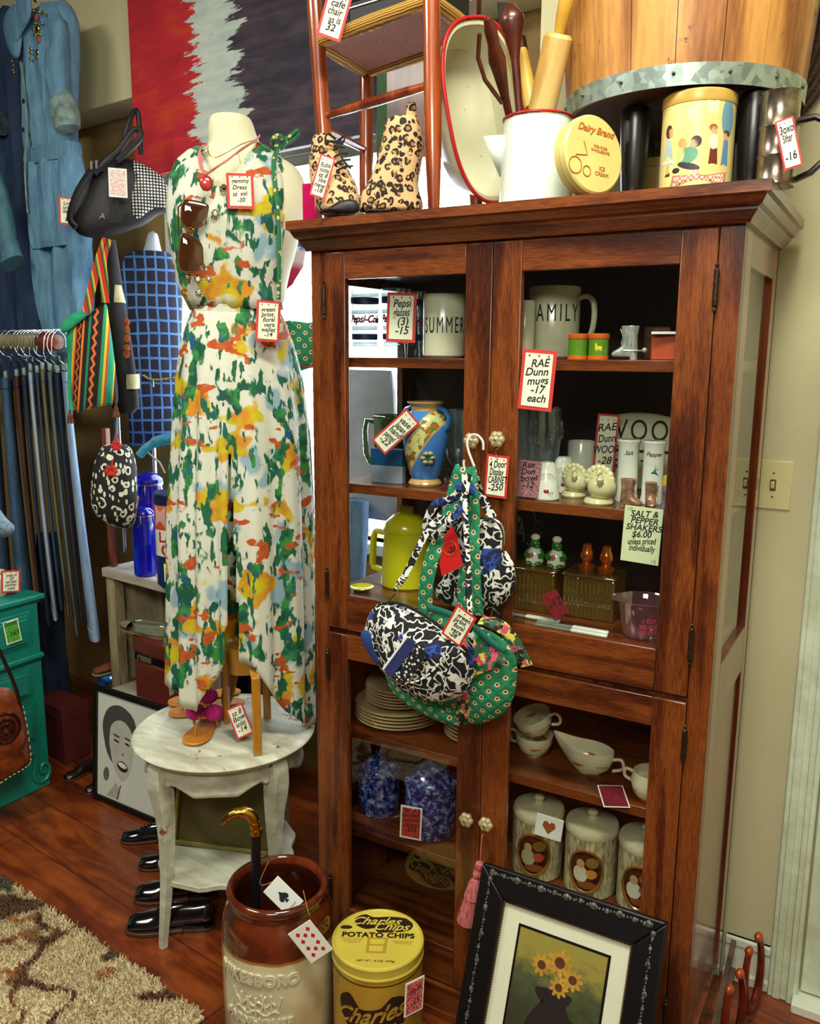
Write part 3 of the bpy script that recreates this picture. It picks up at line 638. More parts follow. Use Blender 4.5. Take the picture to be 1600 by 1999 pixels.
# wooden tub
TBW = wood('weathered tub wood', '6A3412', 'C08A44', 'Z', 7, .6, .05, '96602A', rings=3, spots='4A2410')
ZT = at(1345, 170, y=.02).z; cx = (at(1140, 225, y=.24).x+at(1548, 205, y=.24).x)/2; TR_ = .238
tub = T('bushel_tub', 'weathered wooden bushel tub with galvanised hoops raised on dark legs', 'tub', (cx, .222, ZT))
N = 18; g0 = None
for k in range(N):
    a0 = 2*pi*k/N+.004; a1 = 2*pi*(k+1)/N-.004
    g = G(); vs = []
    for zz, r in ((.0, TR_), (.42, TR_+.035)):
        for rr in (r, r-.012):
            for q in range(5): a = lerp(a0, a1, q/4); vs.append((rr*cos(a), rr*sin(a), zz))
    F = []
    for q in range(4): F += [(q, q+1, q+11, q+10), (q+5, q+15, q+16, q+6), (q, q+5, q+6, q+1), (q+10, q+11, q+16, q+15)]
    F += [(0, 10, 15, 5), (4, 9, 19, 14)]
    g.add(vs, F); ob = g.build('stave', TBW, tub)
    ob.data.transform(Matrix.Translation((0, 0, 0)))
GALV = MT('galvanised steel', .45, .7); v = GALV.co(); GALV.col(GALV.ramp(GALV.voro(v, 70, out='Color'), [(.2, '7A8A84'), (.8, 'A8B8AE')])); GALV = GALV.m
g = G().lathe([(TR_+.003, -.004), (TR_+.006, .034), (TR_+.0045, .034), (TR_+.001, -.004)], 64, cap=False); hp = g.build('hoop', GALV, tub)
for k in range(8):
    a = -pi/2+(k-3.6)*.42; G().ball(((TR_+.006)*cos(a), (TR_+.006)*sin(a), .017), .0035, 8, 6).build('rivet', STEEL, hp)
G().lathe([(TR_+.0235, .235), (TR_+.0255, .262), (TR_+.0195, .262), (TR_+.0175, .235)], 64, cap=False).build('hoop', plain('dark wire hoop', '2A1A14', .5, .6), tub)
G().lathe([(0, .004), (TR_-.014, .004), (TR_-.014, .016), (0, .016)], 40).build('tub_base', plain('tub base shade wood', '4A2A16', .7), tub)
BLK = plain('black tapered leg', '130E12', .35, var=.3, vs=60, coat=.3)
for u, dy in ((1236, .095), (1464, .105), (1250, .38), (1440, .38)):
    p = at(u, 330, y=dy); hh = ZT-TOPZ-.002
    o = G().lathe([(.019, 0), (.023, .01), (.028, hh*.5), (.031, hh*.8), (.029, hh-.006), (.02, hh)], 24).build('tapered_leg', BLK, None, loc=(p.x, p.y, TOPZ+.001)); setp(o)
    o.parent = tub; o.location = (p.x-cx, p.y-.222, TOPZ+.001-ZT)
# story tin
B = at(1356, 350, y=.06); r = .068; h = .182; t = T('picture_tin', 'tall cream tin printed with a scene of children on a checked rug', 'tin', (B.x, B.y, TOPZ), facing(B))
CT = plain('cream tin', 'DCCB82', .35, var=.05)
G().lathe([(0, 0), (r, 0), (r, h-.022), (r-.001, h-.022)], 48, cap=False).build('tin_body', CT, t)
G().lathe([(r+.001, h-.023), (r+.002, h-.018), (r+.001, h-.004), (r-.003, h), (0, h-.001)], 48, cap=False).build('tin_lid', plain('tan tin lid', 'C8A24C', .3), t)
def disc(c, rx, rz_, n=16, rot=0): return [(c[0]+rx*cos(2*pi*k/n)*cos(rot)-rz_*sin(2*pi*k/n)*sin(rot), c[1]+rx*cos(2*pi*k/n)*sin(rot)+rz_*sin(2*pi*k/n)*cos(rot)) for k in range(n)]
def decal(name, poly, mat, parent, r, a0=-pi/2, lift=.0004, y=None):
    """flat print wrapped on a cylinder (y None) or on a plane"""
    n = len(poly); cx_ = sum(p[0] for p in poly)/n; cz_ = sum(p[1] for p in poly)/n; vs = []; fs = []; K = 4
    for j in range(K):
        q = 1-j/K; vs += [(cx_+(x-cx_)*q, cz_+(z-cz_)*q) for x, z in poly]
    vs.append((cx_, cz_))
    for j in range(K-1): fs += [(j*n+i, j*n+(i+1) % n, (j+1)*n+(i+1) % n, (j+1)*n+i) for i in range(n)]
    fs += [((K-1)*n+i, (K-1)*n+(i+1) % n, K*n) for i in range(n)]
    if y is None: vs = [((r+lift)*cos(a0+x/r), (r+lift)*sin(a0+x/r), z) for x, z in vs]
    else: vs = [(x, y, z) for x, z in vs]
    return G().add(vs, fs).build(name, mat, parent, smooth=60)
PR = lambda c: plain('print '+c, c, .5, var=.08)
for nm, poly, c in [('rug_print', [(-.05, .004), (.06, .004), (.065, .034), (.0, .042), (-.045, .03)], 'B4705A'), ('curtain_print', disc((.06, .13), .016, .035), '6A9AB0'), ('picture_print', [(-.02, .125), (0, .125), (0, .148), (-.02, .148)], 'EADFA0'), ('picture_print', [(.014, .135), (.036, .135), (.036, .16), (.014, .16)], 'F0E8B0'),
                    ('dress_print', [(-.078, .058), (-.046, .058), (-.054, .098), (-.066, .098)], 'A8C4C0'), ('skirt_print', [(-.080, .05), (-.044, .05), (-.046, .06), (-.078, .06)], 'C8D8D0'), ('hair_print', disc((-.060, .112), .009, .012), '3A2418'), ('face_print', disc((-.055, .109), .006, .008), 'D8A47A'), ('shoe_print', [(-.066, .030), (-.052, .030), (-.052, .036), (-.062, .036)], '2A2020'), ('leg_print', [(-.062, .034), (-.056, .034), (-.056, .052), (-.062, .052)], 'D8A47A'),
                    ('shirt_print', disc((-.014, .064), .017, .014, rot=.4), '5A9A7A'), ('hair_print', disc((-.002, .087), .010, .010), '2A1610'), ('face_print', disc((-.006, .084), .007, .008), 'D8A47A'), ('hair_print', disc((-.028, .086), .008, .009), 'C89A38'), ('face_print', disc((-.024, .083), .006, .007), 'D8A47A'), ('blouse_print', disc((-.030, .066), .008, .014), 'B8C078'), ('trouser_print', disc((-.014, .044), .022, .006, rot=-.25), '2A2A30'), ('shoe_print', disc((-.038, .038), .008, .005), '141014'),
                    ('shirt_print', disc((.030, .086), .009, .014), 'E0DCC0'), ('trouser_print', [(.022, .046), (.040, .046), (.038, .074), (.024, .074)], '6A2418'), ('face_print', disc((.030, .106), .006, .007), 'D8A47A'), ('hair_print', disc((.028, .111), .008, .006), 'A85A24'), ('coat_print', [(.048, .045), (.066, .045), (.064, .09), (.052, .09)], '5A8AB4'), ('face_print', disc((.057, .097), .006, .007), 'D8A47A'), ('hair_print', disc((.059, .102), .008, .006), '4A2A18')]:
    decal(nm, poly, PR(c), t, r)
s = MT('checked print', .5); v = s.co(); x, y, z = s.sep(v); ck = s.n('TexChecker', Vector=v, Scale=200).outputs[0]; s.col(ck); s.nt.nodes[-1].inputs[1].default_value = hx('B46A5A'); s.nt.nodes[-1].inputs[2].default_value = hx('E0D0B0')
decal('rug_check', [(-.045, .006), (.055, .006), (.058, .03), (.0, .036), (-.04, .026)], s.m, t, r, lift=.0007)
# small dark blue glass and sifter
B = at(1416, 350, y=.20); NAVY = thin_glass('navy glass', '2A3070', .05, op=.35, opc='161E50')
G().lathe([(0, 0), (.03, 0), (.032, .01), (.034, .1), (.036, .115), (.033, .115), (.031, .1), (.029, .012), (0, .01)], 28, cap=False).build('blue_tumbler', NAVY, None, loc=(B.x, B.y, TOPZ), label='small dark blue glass tumbler between the picture tin and a dark leg', cat='glass')
B = at(1512, 350, y=.045); t = T('flour_sifter', 'tin flour sifter with ribbed body and a dark loop handle at the right corner', 'sifter', (B.x, B.y, TOPZ), facing(B))
SIL = plain('worn tin', 'A89A88', .25, .9, var=.3, vs=40)
G().lathe([(0, 0), (.034, 0), (.036, .004), (.034, .008), (.034, .05), (.036, .054), (.034, .058), (.034, .1), (.036, .104), (.034, .108), (.034, .16), (.037, .165), (.035, .165), (.032, .16), (.032, .01), (0, .008)], 32, cap=False).build('sifter_body', SIL, t)
G().tube([(.033, 0, .115), (.06, -.005, .118), (.085, -.008, .105), (.09, -.008, .08), (.084, -.008, .045), (.06, -.006, .022), (.034, 0, .012)], .006, 8, flat=1.7).build('handle', plain('dark japanned handle', '241A20', .2, .5), t)
ptag(1539, 280, 34, 96, ['3oxo', 'Sifter', '', '-16'], 'leaning white tag with a red border on the flour sifter', B-Vector((-.02, .06, 0)), roll=-15)
# scarf hanging left of the cabinet
s = MT('sheer flag scarf', .7); v = s.co(); x, y, z = s.sep(v)
s.col(s.ramp(s.math('ADD', z, s.math('MULTIPLY', s.noise(v, 14, 3), .03)), [(.02, 'A8144A'), (.11, 'C02050'), (.13, 'D8C8E0'), (.16, 'E0D0E8'), (.175, '3A5AC0'), (.24, '4A6AD0')])); FLAG = s.m
B = at(560, 590, y=.3)
t = T('flag_scarf', 'sheer red, white and blue scarf with a white star hanging beside the cabinet cornice', 'scarf', B, facing(B))
pts = [loc2(u, v_, B, t.rotation_euler.z) for u, v_ in [(544, 578), (552, 540), (566, 490), (577, 450), (600, 440), (600, 470), (592, 520), (570, 556)]]
G().puff(pts, .006, 4).build('scarf_cloth', FLAG, t)
a = loc2(578, 486, B, t.rotation_euler.z); G().prism([(a[0]+(.016 if k % 2 == 0 else .007)*sin(k*pi/5), a[1]+(.016 if k % 2 == 0 else .007)*cos(k*pi/5)) for k in range(10)], -.010, -.006).build('star', WHITEP, t, smooth=0)
# ================================================================ table, mannequin, dress
DIST = MT('distressed white paint', .5); v = DIST.co(); st_ = DIST.noise(DIST.co((.25, 1, 1), rot=(0, 0, .6)), 26, 4, .6)
c = DIST.mix(DIST.step(st_, .35, .7), hx('A8A690'), hx('D2D6C2')); c = DIST.mix(DIST.step(DIST.noise(v, 11, 5, .7), .635, .68), c, hx('8A4A30')); DIST.col(c); DIST = DIST.m
TC = Vector((-.385, .057, 0)); TR2 = .268; TH2 = .60
table = T('side_table', 'round distressed white side table with curved legs and a lower shelf', 'table', TC)
G().lathe([(0, TH2-.022), (TR2-.03, TH2-.026), (TR2-.012, TH2-.024), (TR2-.004, TH2-.016), (TR2, TH2-.010), (TR2-.004, TH2-.004), (TR2-.014, TH2-.002), (TR2-.016, TH2-.004), (TR2-.022, TH2-.001), (TR2-.07, TH2), (TR2-.073, TH2-.0012), (TR2-.076, TH2), (0, TH2)], 80).build('tabletop', DIST, table, smooth=50)
lx, ly = -.427-TC.x, -.186-TC.y; a_l = math.atan2(ly, lx); rl = math.hypot(lx, ly)
ra = .225
def apr(a):
    q = (a-a_l) % (pi/2)/(pi/2); return TH2-.026-(.062+.028*sin(pi*q)**2-.012*abs(sin(3*pi*q))*(1 if .12 < q < .88 else 0)+.0)
for k in range(4):
    a0 = a_l+k*pi/2+.10; g = G()
    g.surf(lambda u, w_: ((ra+(.004 if w_ < .12 else 0))*cos(a0+u*(pi/2-.2)), (ra+(.004 if w_ < .12 else 0))*sin(a0+u*(pi/2-.2)), lerp(apr(a0+u*(pi/2-.2)), TH2-.024, w_)), 36, 8)
    g.build('apron', DIST, table, solid=.012)
for k in range(4):
    a = a_l+k*pi/2; pr = [(0, .245, .014), (.03, .243, .0145), (.12, .232, .017), (.22, .222, .020), (.32, .217, .024), (.40, .218, .029), (.46, .224, .035), (.50, .228, .037), (.545, .226, .036), (.552, .224, .034)]
    pts = [((r)*cos(a), r*sin(a), z) for z, r, w_ in pr]; sp = spline(pts, 4); rad = [p.x for p in spline([(w_, 0, 0) for z, r, w_ in pr], 4)]
    G().tube(sp, rad, 4, up=(cos(a), sin(a), 0)).build('leg', DIST, table, bevel=.004)
sz = .205; n = 64
pl = []
for k in range(n):
    a = 2*pi*k/n+a_l; q = (k % 16)/16; r = .19+.035*abs(cos(2*pi*k/n*2))**1.5+.012*sin(pi*q)**2-.010*abs(sin(q*3*pi)); pl.append((r*cos(a), r*sin(a)))
G().plate(pl, sz-.018, sz).build('lower_shelf', DIST, table, bevel=.003)
# tray leaning on the lower shelf
P_ = at(530, 1690, y=-.0); t = T('lidded_tray', 'dusty olive shallow tray with raised edge standing on the table\'s lower shelf', 'tray', (TC.x+.0, TC.y-.02, sz+.004), rot=(R(-14), 0, facing(TC)+R(-24)))
OLV = plain('olive dusty metal', '6E6434', .45, .2, var=.25, vs=6)
g = G().box((-.16, 0, 0), (.17, .012, .22)); g.build('tray_base', OLV, t, bevel=.002)
g = G().box((-.165, -.012, 0), (.175, 0, .012)).box((-.165, -.012, .21), (.175, 0, .222)).box((-.165, -.012, .012), (-.155, 0, .21)).box((.165, -.012, .012), (.175, 0, .21)); g.build('raised_edge', plain('olive edge', '8E8440', .4, .2, var=.2), t, bevel=.002)
# mannequin
MB_ = Vector((TC.x+.012, TC.y+.005, TH2)); MZ = facing(MB_); man = T('dress_form', 'cream dress form with a capped neck standing on wooden legs on the round table', 'mannequin', MB_, MZ)
SK = plain('cream mannequin cover', 'D8D6B4', .7, var=.03)
q2 = lambda u, v: loc2(u, v, MB_, MZ)
tr_ = [(612, 395, 560, .20), (560, 372, 556, .20), (500, 362, 575, .23), (440, 352, 590, .245), (400, 350, 600, .23), (360, 352, 598, .19), (330, 362, 588, .15), (312, 382, 565, .13), (300, 398, 535, .12), (285, 408, 510, .115), (262, 404, 500, .115), (240, 406, 494, .112), (230, 410, 488, .105), (226, 416, 480, .09)]
rws = trace(tr_, MB_, MZ); G().rows(rws[::1], 40, .95).build('torso', SK, man, sub=1)
WL = wood('varnished pine leg', 'A8701E', 'D29A3A', 'Z', 10, .25, .6, rings=2)
hub = q2(482, 1290); G().rows([(hub[1]-.03, hub[0]-.05, hub[0]+.06, .09), (hub[1]+.05, hub[0]-.055, hub[0]+.065, .095)], 24, .6).build('hub_block', WL, man, bevel=.003)
G().lathe([(.012, .2), (.012, 1.3)], 16, rotm(loc=(hub[0], 0, 0))).build('pole', plain('pole metal', '9A9A90', .3, .9), man)
fl = at(503, 1474, z=TH2); d = fl-MB_; lx_ = (d.x*cos(MZ)+d.y*sin(MZ), -d.x*sin(MZ)+d.y*cos(MZ))
for k in range(3):
    a = math.atan2(lx_[1], lx_[0]-hub[0])+k*2*pi/3; rr = math.hypot(lx_[0]-hub[0], lx_[1]) if k == 0 else .07
    ux, uy = cos(a), sin(a); g = G()
    g.tube([(hub[0]+ux*rr, uy*rr, .0005), (hub[0]+ux*(rr-.003), uy*(rr-.003), hub[1]+.02), (hub[0]+ux*.055, uy*.055, hub[1]+.05)], [.017, .017, .017], 4, flat=.55, up=(uy, -ux, 0)); g.build('leg', WL, man, bevel=.002)
# dress
s = MT('tropical print cloth', .75); v = s.co()
def cov(sc, off, th, w_, dist=.03, st=(1, 1, 1), dsc=18):
    vv = s.vmath('ADD', s.co(st, off), s.vmath('SCALE', s.noise(s.co(st, off), dsc, 3, .7, out=1), sc=dist)); return s.step(s.noise(vv, sc, 2, .5), th, th+w_)
base = s.mix(s.noise(v, 3), hx('DCE0CC'), hx('EEF0E2'))
c = s.mix(cov(9, (3, 1, 5), .575, .05), base, hx('9DC0CC'))
c = s.mix(cov(9, (7, 2, 1), .555, .03), c, s.mix(s.step(s.noise(v, 22), .4, .6), hx('D8D01C'), hx('DE9A26')))
lf = s.mix(s.step(s.noise(v, 30, 3), .42, .58), hx('0E5A44'), hx('3E9A4A')); lf = s.mix(s.step(s.noise(s.co((1, 1, 1), (4, 4, 4)), 24, 3), .56, .66), lf, hx('1E5A8A'))
c = s.mix(cov(14, (1, 8, 3), .545, .02, .06, (1.3, 1.3, .8), 14), c, lf)
fr = s.math('MULTIPLY', cov(34, (2, 2, 9), .55, .02, .02, (1.6, 1.6, .5), 30), cov(8, (5, 5, 2), .47, .03))
c = s.mix(fr, c, s.mix(s.noise(v, 40), hx('0E5A50'), hx('2A7A4A')))
rd = s.math('MULTIPLY', cov(22, (9, 3, 3), .60, .02, .02, (.7, .7, 1.2), 40), cov(6, (8, 8, 8), .46, .03))
c = s.mix(rd, c, s.mix(s.noise(v, 60), hx('B4301C'), hx('DC7A2C')))
s.col(c); DRS = s.m
tr = s.nt.nodes.new('ShaderNodeBsdfTranslucent'); s.nt.links.new(c, tr.inputs[0]); mx = s.nt.nodes.new('ShaderNodeMixShader'); mx.inputs[0].default_value = .30
s.nt.links.new(s.b.outputs[0], mx.inputs[1]); s.nt.links.new(tr.outputs[0], mx.inputs[2]); s.nt.links.new(mx.outputs[0], s.nt.nodes['Material Output'].inputs[0])
dress = T('floral_dress', 'long white dress with tropical flower print and high-low hem on the dress form', 'dress', MB_, MZ)
pf = trace([(606, 372, 548, .215), (560, 348, 545, .225), (500, 336, 545, .25), (440, 326, 546, .265), (400, 325, 545, .25), (350, 330, 545, .20), (318, 345, 545, .165), (300, 366, 540, .145), (292, 392, 528, .130), (284, 470, 522, .115)], MB_, MZ)
tb = sorted([(r[0],)+tuple(r[1:4]) for r in rws]); pt = sorted([(r[0],)+tuple(r[1:4]) for r in pf]); pf = []
for z_ in sorted({r[0] for r in pt} | {r[0] for r in tb if pt[0][0] < r[0] < pt[-1][0]}):
    a_, b_ = interp(tb, z_), interp(pt, z_); pf.append((z_, min(a_[0]-.012, b_[0]), a_[1]+.012, max(a_[2]+.020, b_[2]), 0))
pcut = [(r[0], r[2]) for r in pt]
g = G()
def bod(u, w_):
    i = w_*(len(pf)-1); j = min(int(i), len(pf)-2); f = i-j; z, l, r, th, _ = [lerp(a, b, f) for a, b in zip(pf[j], pf[j+1])]
    a = 2*pi*u; rip = 1+.012*sin(a*17)*(1-w_); return ((l+r)/2+(r-l)/2*cos(a)*rip, th/2*sin(a)*rip, z)
# the neckline is cut lower on the left front
g.surf(bod, 96, 34, cu=True); NF = []
nl = q2(440, 395); nr = q2(505, 285); n0 = q2(392, 300)
def keep(f):
    x = sum(g.v[i][0] for i in f)/4; z = sum(g.v[i][2] for i in f)/4; y = sum(g.v[i][1] for i in f)/4
    if x > interp(pcut, z)[0]: return False
    if y > .02: return True
    # v neckline: from n0 down to nl then up to nr
    if z > nl[1]:
        if x < nl[0]: lim = nl[0]-(nl[0]-n0[0])*min(1, (z-nl[1])/(n0[1]-nl[1]))
        else: lim = None
        xr_ = nl[0]+(nr[0]-nl[0])*((z-nl[1])/(nr[1]-nl[1]))**1.0
        xl_ = nl[0]-(nl[0]-n0[0])*min(1, (z-nl[1])/(n0[1]-nl[1]))**.6
        if xl_ < x < xr_: return False
    return True
g.f = [f for f in g.f if keep(f)]; g.build('bodice', DRS, dress, solid=.003)
wz = q2(450, 606)[1]
sk = trace([(1400, 326, 612, .36), (1200, 328, 612, .35), (1000, 328, 611, .33), (850, 336, 604, .31), (740, 341, 592, .28), (670, 350, 575, .25), (630, 362, 560, .23), (606, 372, 548, .215)], MB_, MZ)
sk = [(z, l, r+.0, th) for z, l, r, th, _ in sk]
hem = sorted([(q2(325, 1290)[0], q2(325, 1290)[1]), (q2(350, 1325)[0], q2(350, 1325)[1]), (q2(398, 1356)[0], q2(398, 1356)[1]), (q2(432, 1290)[0], q2(432, 1290)[1]), (q2(455, 1240)[0], q2(455, 1245)[1]), (q2(500, 1262)[0], q2(500, 1262)[1]), (q2(545, 1330)[0], q2(545, 1330)[1]), (q2(600, 1398)[0], q2(600, 1398)[1]), (q2(615, 1404)[0], q2(615, 1404)[1])])
def skf(u, w_):
    a = 2*pi*u; zt_ = wz
    xr = interp([(z, l, r, th) for z, l, r, th in sk], wz-.4); xc = (xr[0]+xr[1])/2+(xr[1]-xr[0])/2*cos(a)
    hz_ = interp(hem, xc)[0] if sin(a) < 0 else q2(450, 1350)[1]
    if -.25 < sin(a) < 0: pass
    z = lerp(hz_, zt_, w_); l, r, th = interp(sk, z)
    pl_ = (1-w_); rip = 1+(.035+.03*pl_)*sin(a*14+sin(a*3)*1.5+z*1.2)*min(1, pl_*3)+.012*sin(a*31+2)*pl_
    return ((l+r)/2+(r-l)/2*.97*cos(a)*rip, th/2*sin(a)*rip, z)
g = G(); g.surf(skf, 180, 40, cu=True)
sa, sb = q2(448, 880), q2(440, 1240); sc_, sd = q2(455, 880), q2(472, 1240)
def keep2(f):
    x = sum(g.v[i][0] for i in f)/4; z = sum(g.v[i][2] for i in f)/4; y = sum(g.v[i][1] for i in f)/4
    if y > 0 or z > sa[1]: return True
    q = (sa[1]-z)/(sa[1]-sb[1]); return not (lerp(sa[0], sb[0], q)-.002 < x < lerp(sc_[0], sd[0], q)-.01)
g.f = [f for f in g.f if keep2(f)]; g.build('skirt', DRS, dress, solid=.002)
bw = trace([(612, 372, 549, .222), (598, 374, 549, .222)], MB_, MZ); G().rows(bw, 48, 1, cap=False).build('waist_seam', DRS, dress)
STRP = MT('green strap print', .7); v = STRP.co(); STRP.col(STRP.mix(STRP.step(STRP.voro(v, 60), .28, .34), hx('C8B87A'), hx('1E6A3A'))); STRP = STRP.m
def f3(u, v, y): a = q2(u, v); return (a[0], y, a[1])
G().tube(spline([f3(540, 300, -.05), f3(530, 330, -.09), f3(533, 400, -.125), f3(538, 470, -.13), f3(538, 590, -.12)], 6), .006, 8).build('strap_cord', STRP, dress)
g = G(); g.tube(spline([f3(536, 292, -.03), f3(530, 282, -.05), f3(540, 276, -.06), f3(552, 284, -.05), f3(546, 296, -.04), f3(536, 292, -.05)], 5), .007, 8)
g.tube(spline([f3(546, 286, -.04), f3(562, 274, -.04), f3(578, 262, -.04), f3(576, 272, -.035), f3(560, 284, -.035), f3(548, 290, -.04)], 5), .0055, 8); g.build('shoulder_bow', STRP, dress)
# necklaces, sunglasses, brooches (own things)
PK = plain('rose ribbon', 'C87A78', .6, var=.1)
def nk(pts, y): return [MB_+Vector((cos(MZ)*q2(u, v)[0]-sin(MZ)*(y+yy), sin(MZ)*q2(u, v)[0]+cos(MZ)*(y+yy), q2(u, v)[1])) for u, v, yy in pts]
def W(u, v, y): return nk([(u, v, 0)], y)[0]
def rel(o, pts): return [Vector(p)-o for p in pts]
N0 = W(404, 380, -.15); t = T('ribbon_necklace', 'rose pink ribbon necklace with a round red pendant on the dress form', 'necklace', N0)
base_pts = [(505, 275, .07), (495, 290, .03), (470, 312, -.0), (440, 338, -.03), (415, 358, -.045), (404, 364, -.05), (397, 356, -.04), (392, 335, -.02), (392, 315, .0), (400, 300, .03), (404, 292, .06)]
g = G()
for k in range(3): g.tube(rel(N0, spline(nk([(u+k*1.6*((i % 2)*2-1)*.6+k*2-2, v-k*1.5, yy-.001*k) for i, (u, v, yy) in enumerate(base_pts)], -.115), 5)), .0022, 6)
g.build('ribbon', PK, t)
G().ball((0, -.008, 0), (.017, .008, .019), 20, 14, rotm(rz=MZ)).build('pendant', plain('red pendant', 'C03A3A', .2, var=.3, coat=.8), t)
N0 = W(412, 330, -.13); t = T('chain_necklace', 'fine gold chain necklace lying above the pink ribbon necklace', 'necklace', N0)
G().tube(rel(N0, spline(nk([(500, 280, .06), (470, 296, .02), (440, 316, -.0), (422, 326, -.012), (410, 322, -.012), (406, 308, .0), (408, 296, .04)], -.105), 5)), .0011, 6).build('chain', BRASS, t)
N0 = W(380, 480, -.15); t = T('sunglasses', 'brown plastic sunglasses hooked upright on the front of the dress', 'sunglasses', N0, MZ)
LENS = thin_glass('brown lens', '8A5A38', .1, op=.35, opc='5A3018')
def lo(u, v, y): a = q2(u, v); b = q2(380, 480); return (a[0]-b[0], y, a[1]-b[1])
for cc in ([(362, 412), (380, 411), (405, 418), (406, 430), (402, 446), (395, 456), (375, 462), (360, 452), (358, 435)], [(360, 472), (378, 476), (394, 490), (397, 510), (396, 530), (382, 540), (362, 540), (354, 528), (354, 500)]):
    pp = spl2([(lo(u, v, 0)[0], lo(u, v, 0)[2]) for u, v in cc], 4); G().puff(pp, .0035, 3, back=.2).build('lens', LENS, t)
    G().tube([(x, 0, z) for x, z in pp], .0022, 6, closed=True).build('rim', plain('tortoise rim', '5A3A1E', .25), t)
G().tube(spline([lo(374, 460, 0), lo(380, 464, -.006), lo(376, 472, 0)], 5), .0025, 6).build('bridge', BRASS, t)
g = G(); g.tube([lo(360, 415, .0), lo(352, 420, .02), lo(352, 470, .03)], .0022, 6); g.build('temple_arm', plain('tortoise rim', '5A3A1E', .25), t)
GEM = plain('pearl and brass', 'B0A080', .2, .6, var=.4, vs=90)
for i, (u, v, r, lb) in enumerate([(420, 433, .011, 'oval cameo brooch pinned right of the sunglasses'), (436, 385, .009, 'dark beaded brooch pinned beside the big dress tag'), (388, 553, .011, 'pearl cluster earring hung below the sunglasses'), (370, 550, .009, 'small brass charm hung left of the pearl cluster'), (390, 578, .011, 'round silver bauble hanging lowest on the dress front'), (408, 552, .008, 'pearl earring hung right of the pearl cluster')]):
    P = W(u, v, -.135 if v < 500 else -.128); t = T('brooch' if i < 2 else 'earring', lb, 'jewellery', P, MZ)
    g = G(); g.ball((0, 0, 0), (r*.8, .004, r), 14, 10); 
    for k in range(9): g.ball((r*.8*cos(k*.698), -.001, r*cos(.1)*sin(k*.698)), .0022, 6, 5)
    g.build('setting', GEM, t); G().ball((0, -.003, 0), (r*.5, .003, r*.6), 12, 8).build('stone', plain(['ivory stone', 'dark stone', 'pearl', 'brass charm', 'silver ball', 'pearl'][i], ['D8C8A0', '3A2420', 'E0D8C8', 'B08A40', '9AA09A', 'E0D8C8'][i], .2, coat=.5), t)
BD = W(470, 373, -.15)
ptag(469, 373, 52, 66, ['gemmy', 'Dress', 'sz  xxl', '-30'], 'large square white tag with a red border on the dress front', BD, roll=-1, string=[W(462, 318, -.11), W(464, 330, -.15), W(466, 345, -.155)], ts=.015)
ptag(523, 627, 46, 78, ['green', 'print', 'floral', 'vera', 'wallet', '-14'], 'tall white tag with a red border hanging at the right of the dress waist', W(523, 627, -.17), roll=4)
# green wallet purse on its cord, right of the dress
s = MT('green quilted print', .8); v = s.co(); x, y, z = s.sep(v)
def quilt(s, x, z, f):
    p = s.math('MULTIPLY', s.math('ADD', x, z), f); q = s.math('MULTIPLY', s.math('SUBTRACT', x, z), f)
    fp = s.math('ABSOLUTE', s.math('SUBTRACT', s.math('FRACT', p), .5)); fq = s.math('ABSOLUTE', s.math('SUBTRACT', s.math('FRACT', q), .5)); return fp, fq
def greenmat(name, f, yw=.0):
    s = MT(name, .8); v = s.co(); x, y, z = s.sep(v); x2 = s.math('ADD', x, s.math('MULTIPLY', s.noise(v, 9), .02)); fp, fq = quilt(s, x2, z, f)
    dd = s.math('SQRT', s.math('ADD', s.math('MULTIPLY', fp, fp), s.math('MULTIPLY', fq, fq)))
    g_ = s.mix(s.noise(v, 90, 2), hx('0E5A40'), hx('2A9A6A')); c = s.mix(s.math('LESS_THAN', dd, .24), g_, hx('D8C890')); c = s.mix(s.math('LESS_THAN', dd, .12), c, hx('7A2A20')); s.col(c)
    s.bump(s.math('MAXIMUM', fp, fq), .6, .006); return s.m
GRN = greenmat('green floral quilt', 26)
B = at(590, 675, y=.40); t = T('quilted_purse', 'small green quilted purse with curved flap hanging between the dress and the cabinet', 'purse', B, facing(B)); zz = t.rotation_euler.z
lz = lambda u, v: loc2(u, v, B, zz)
G().puff(spl2([lz(u, v) for u, v in [(535, 670), (550, 628), (600, 630), (632, 634), (634, 700), (600, 720), (570, 726), (540, 716)]], 3), .022).build('purse_body', GRN, t)
G().tube(spline([(lz(545, 630)[0], -.02, lz(545, 630)[1]), (lz(562, 655)[0], -.026, lz(562, 655)[1]), (lz(568, 690)[0], -.026, lz(568, 690)[1]), (lz(590, 715)[0], -.02, lz(590, 715)[1]), (lz(630, 712)[0], -.01, lz(630, 712)[1])], 6), .004, 6).build('piping', plain('red paisley piping', 'A05040', .8, vs=90, var=.35), t)
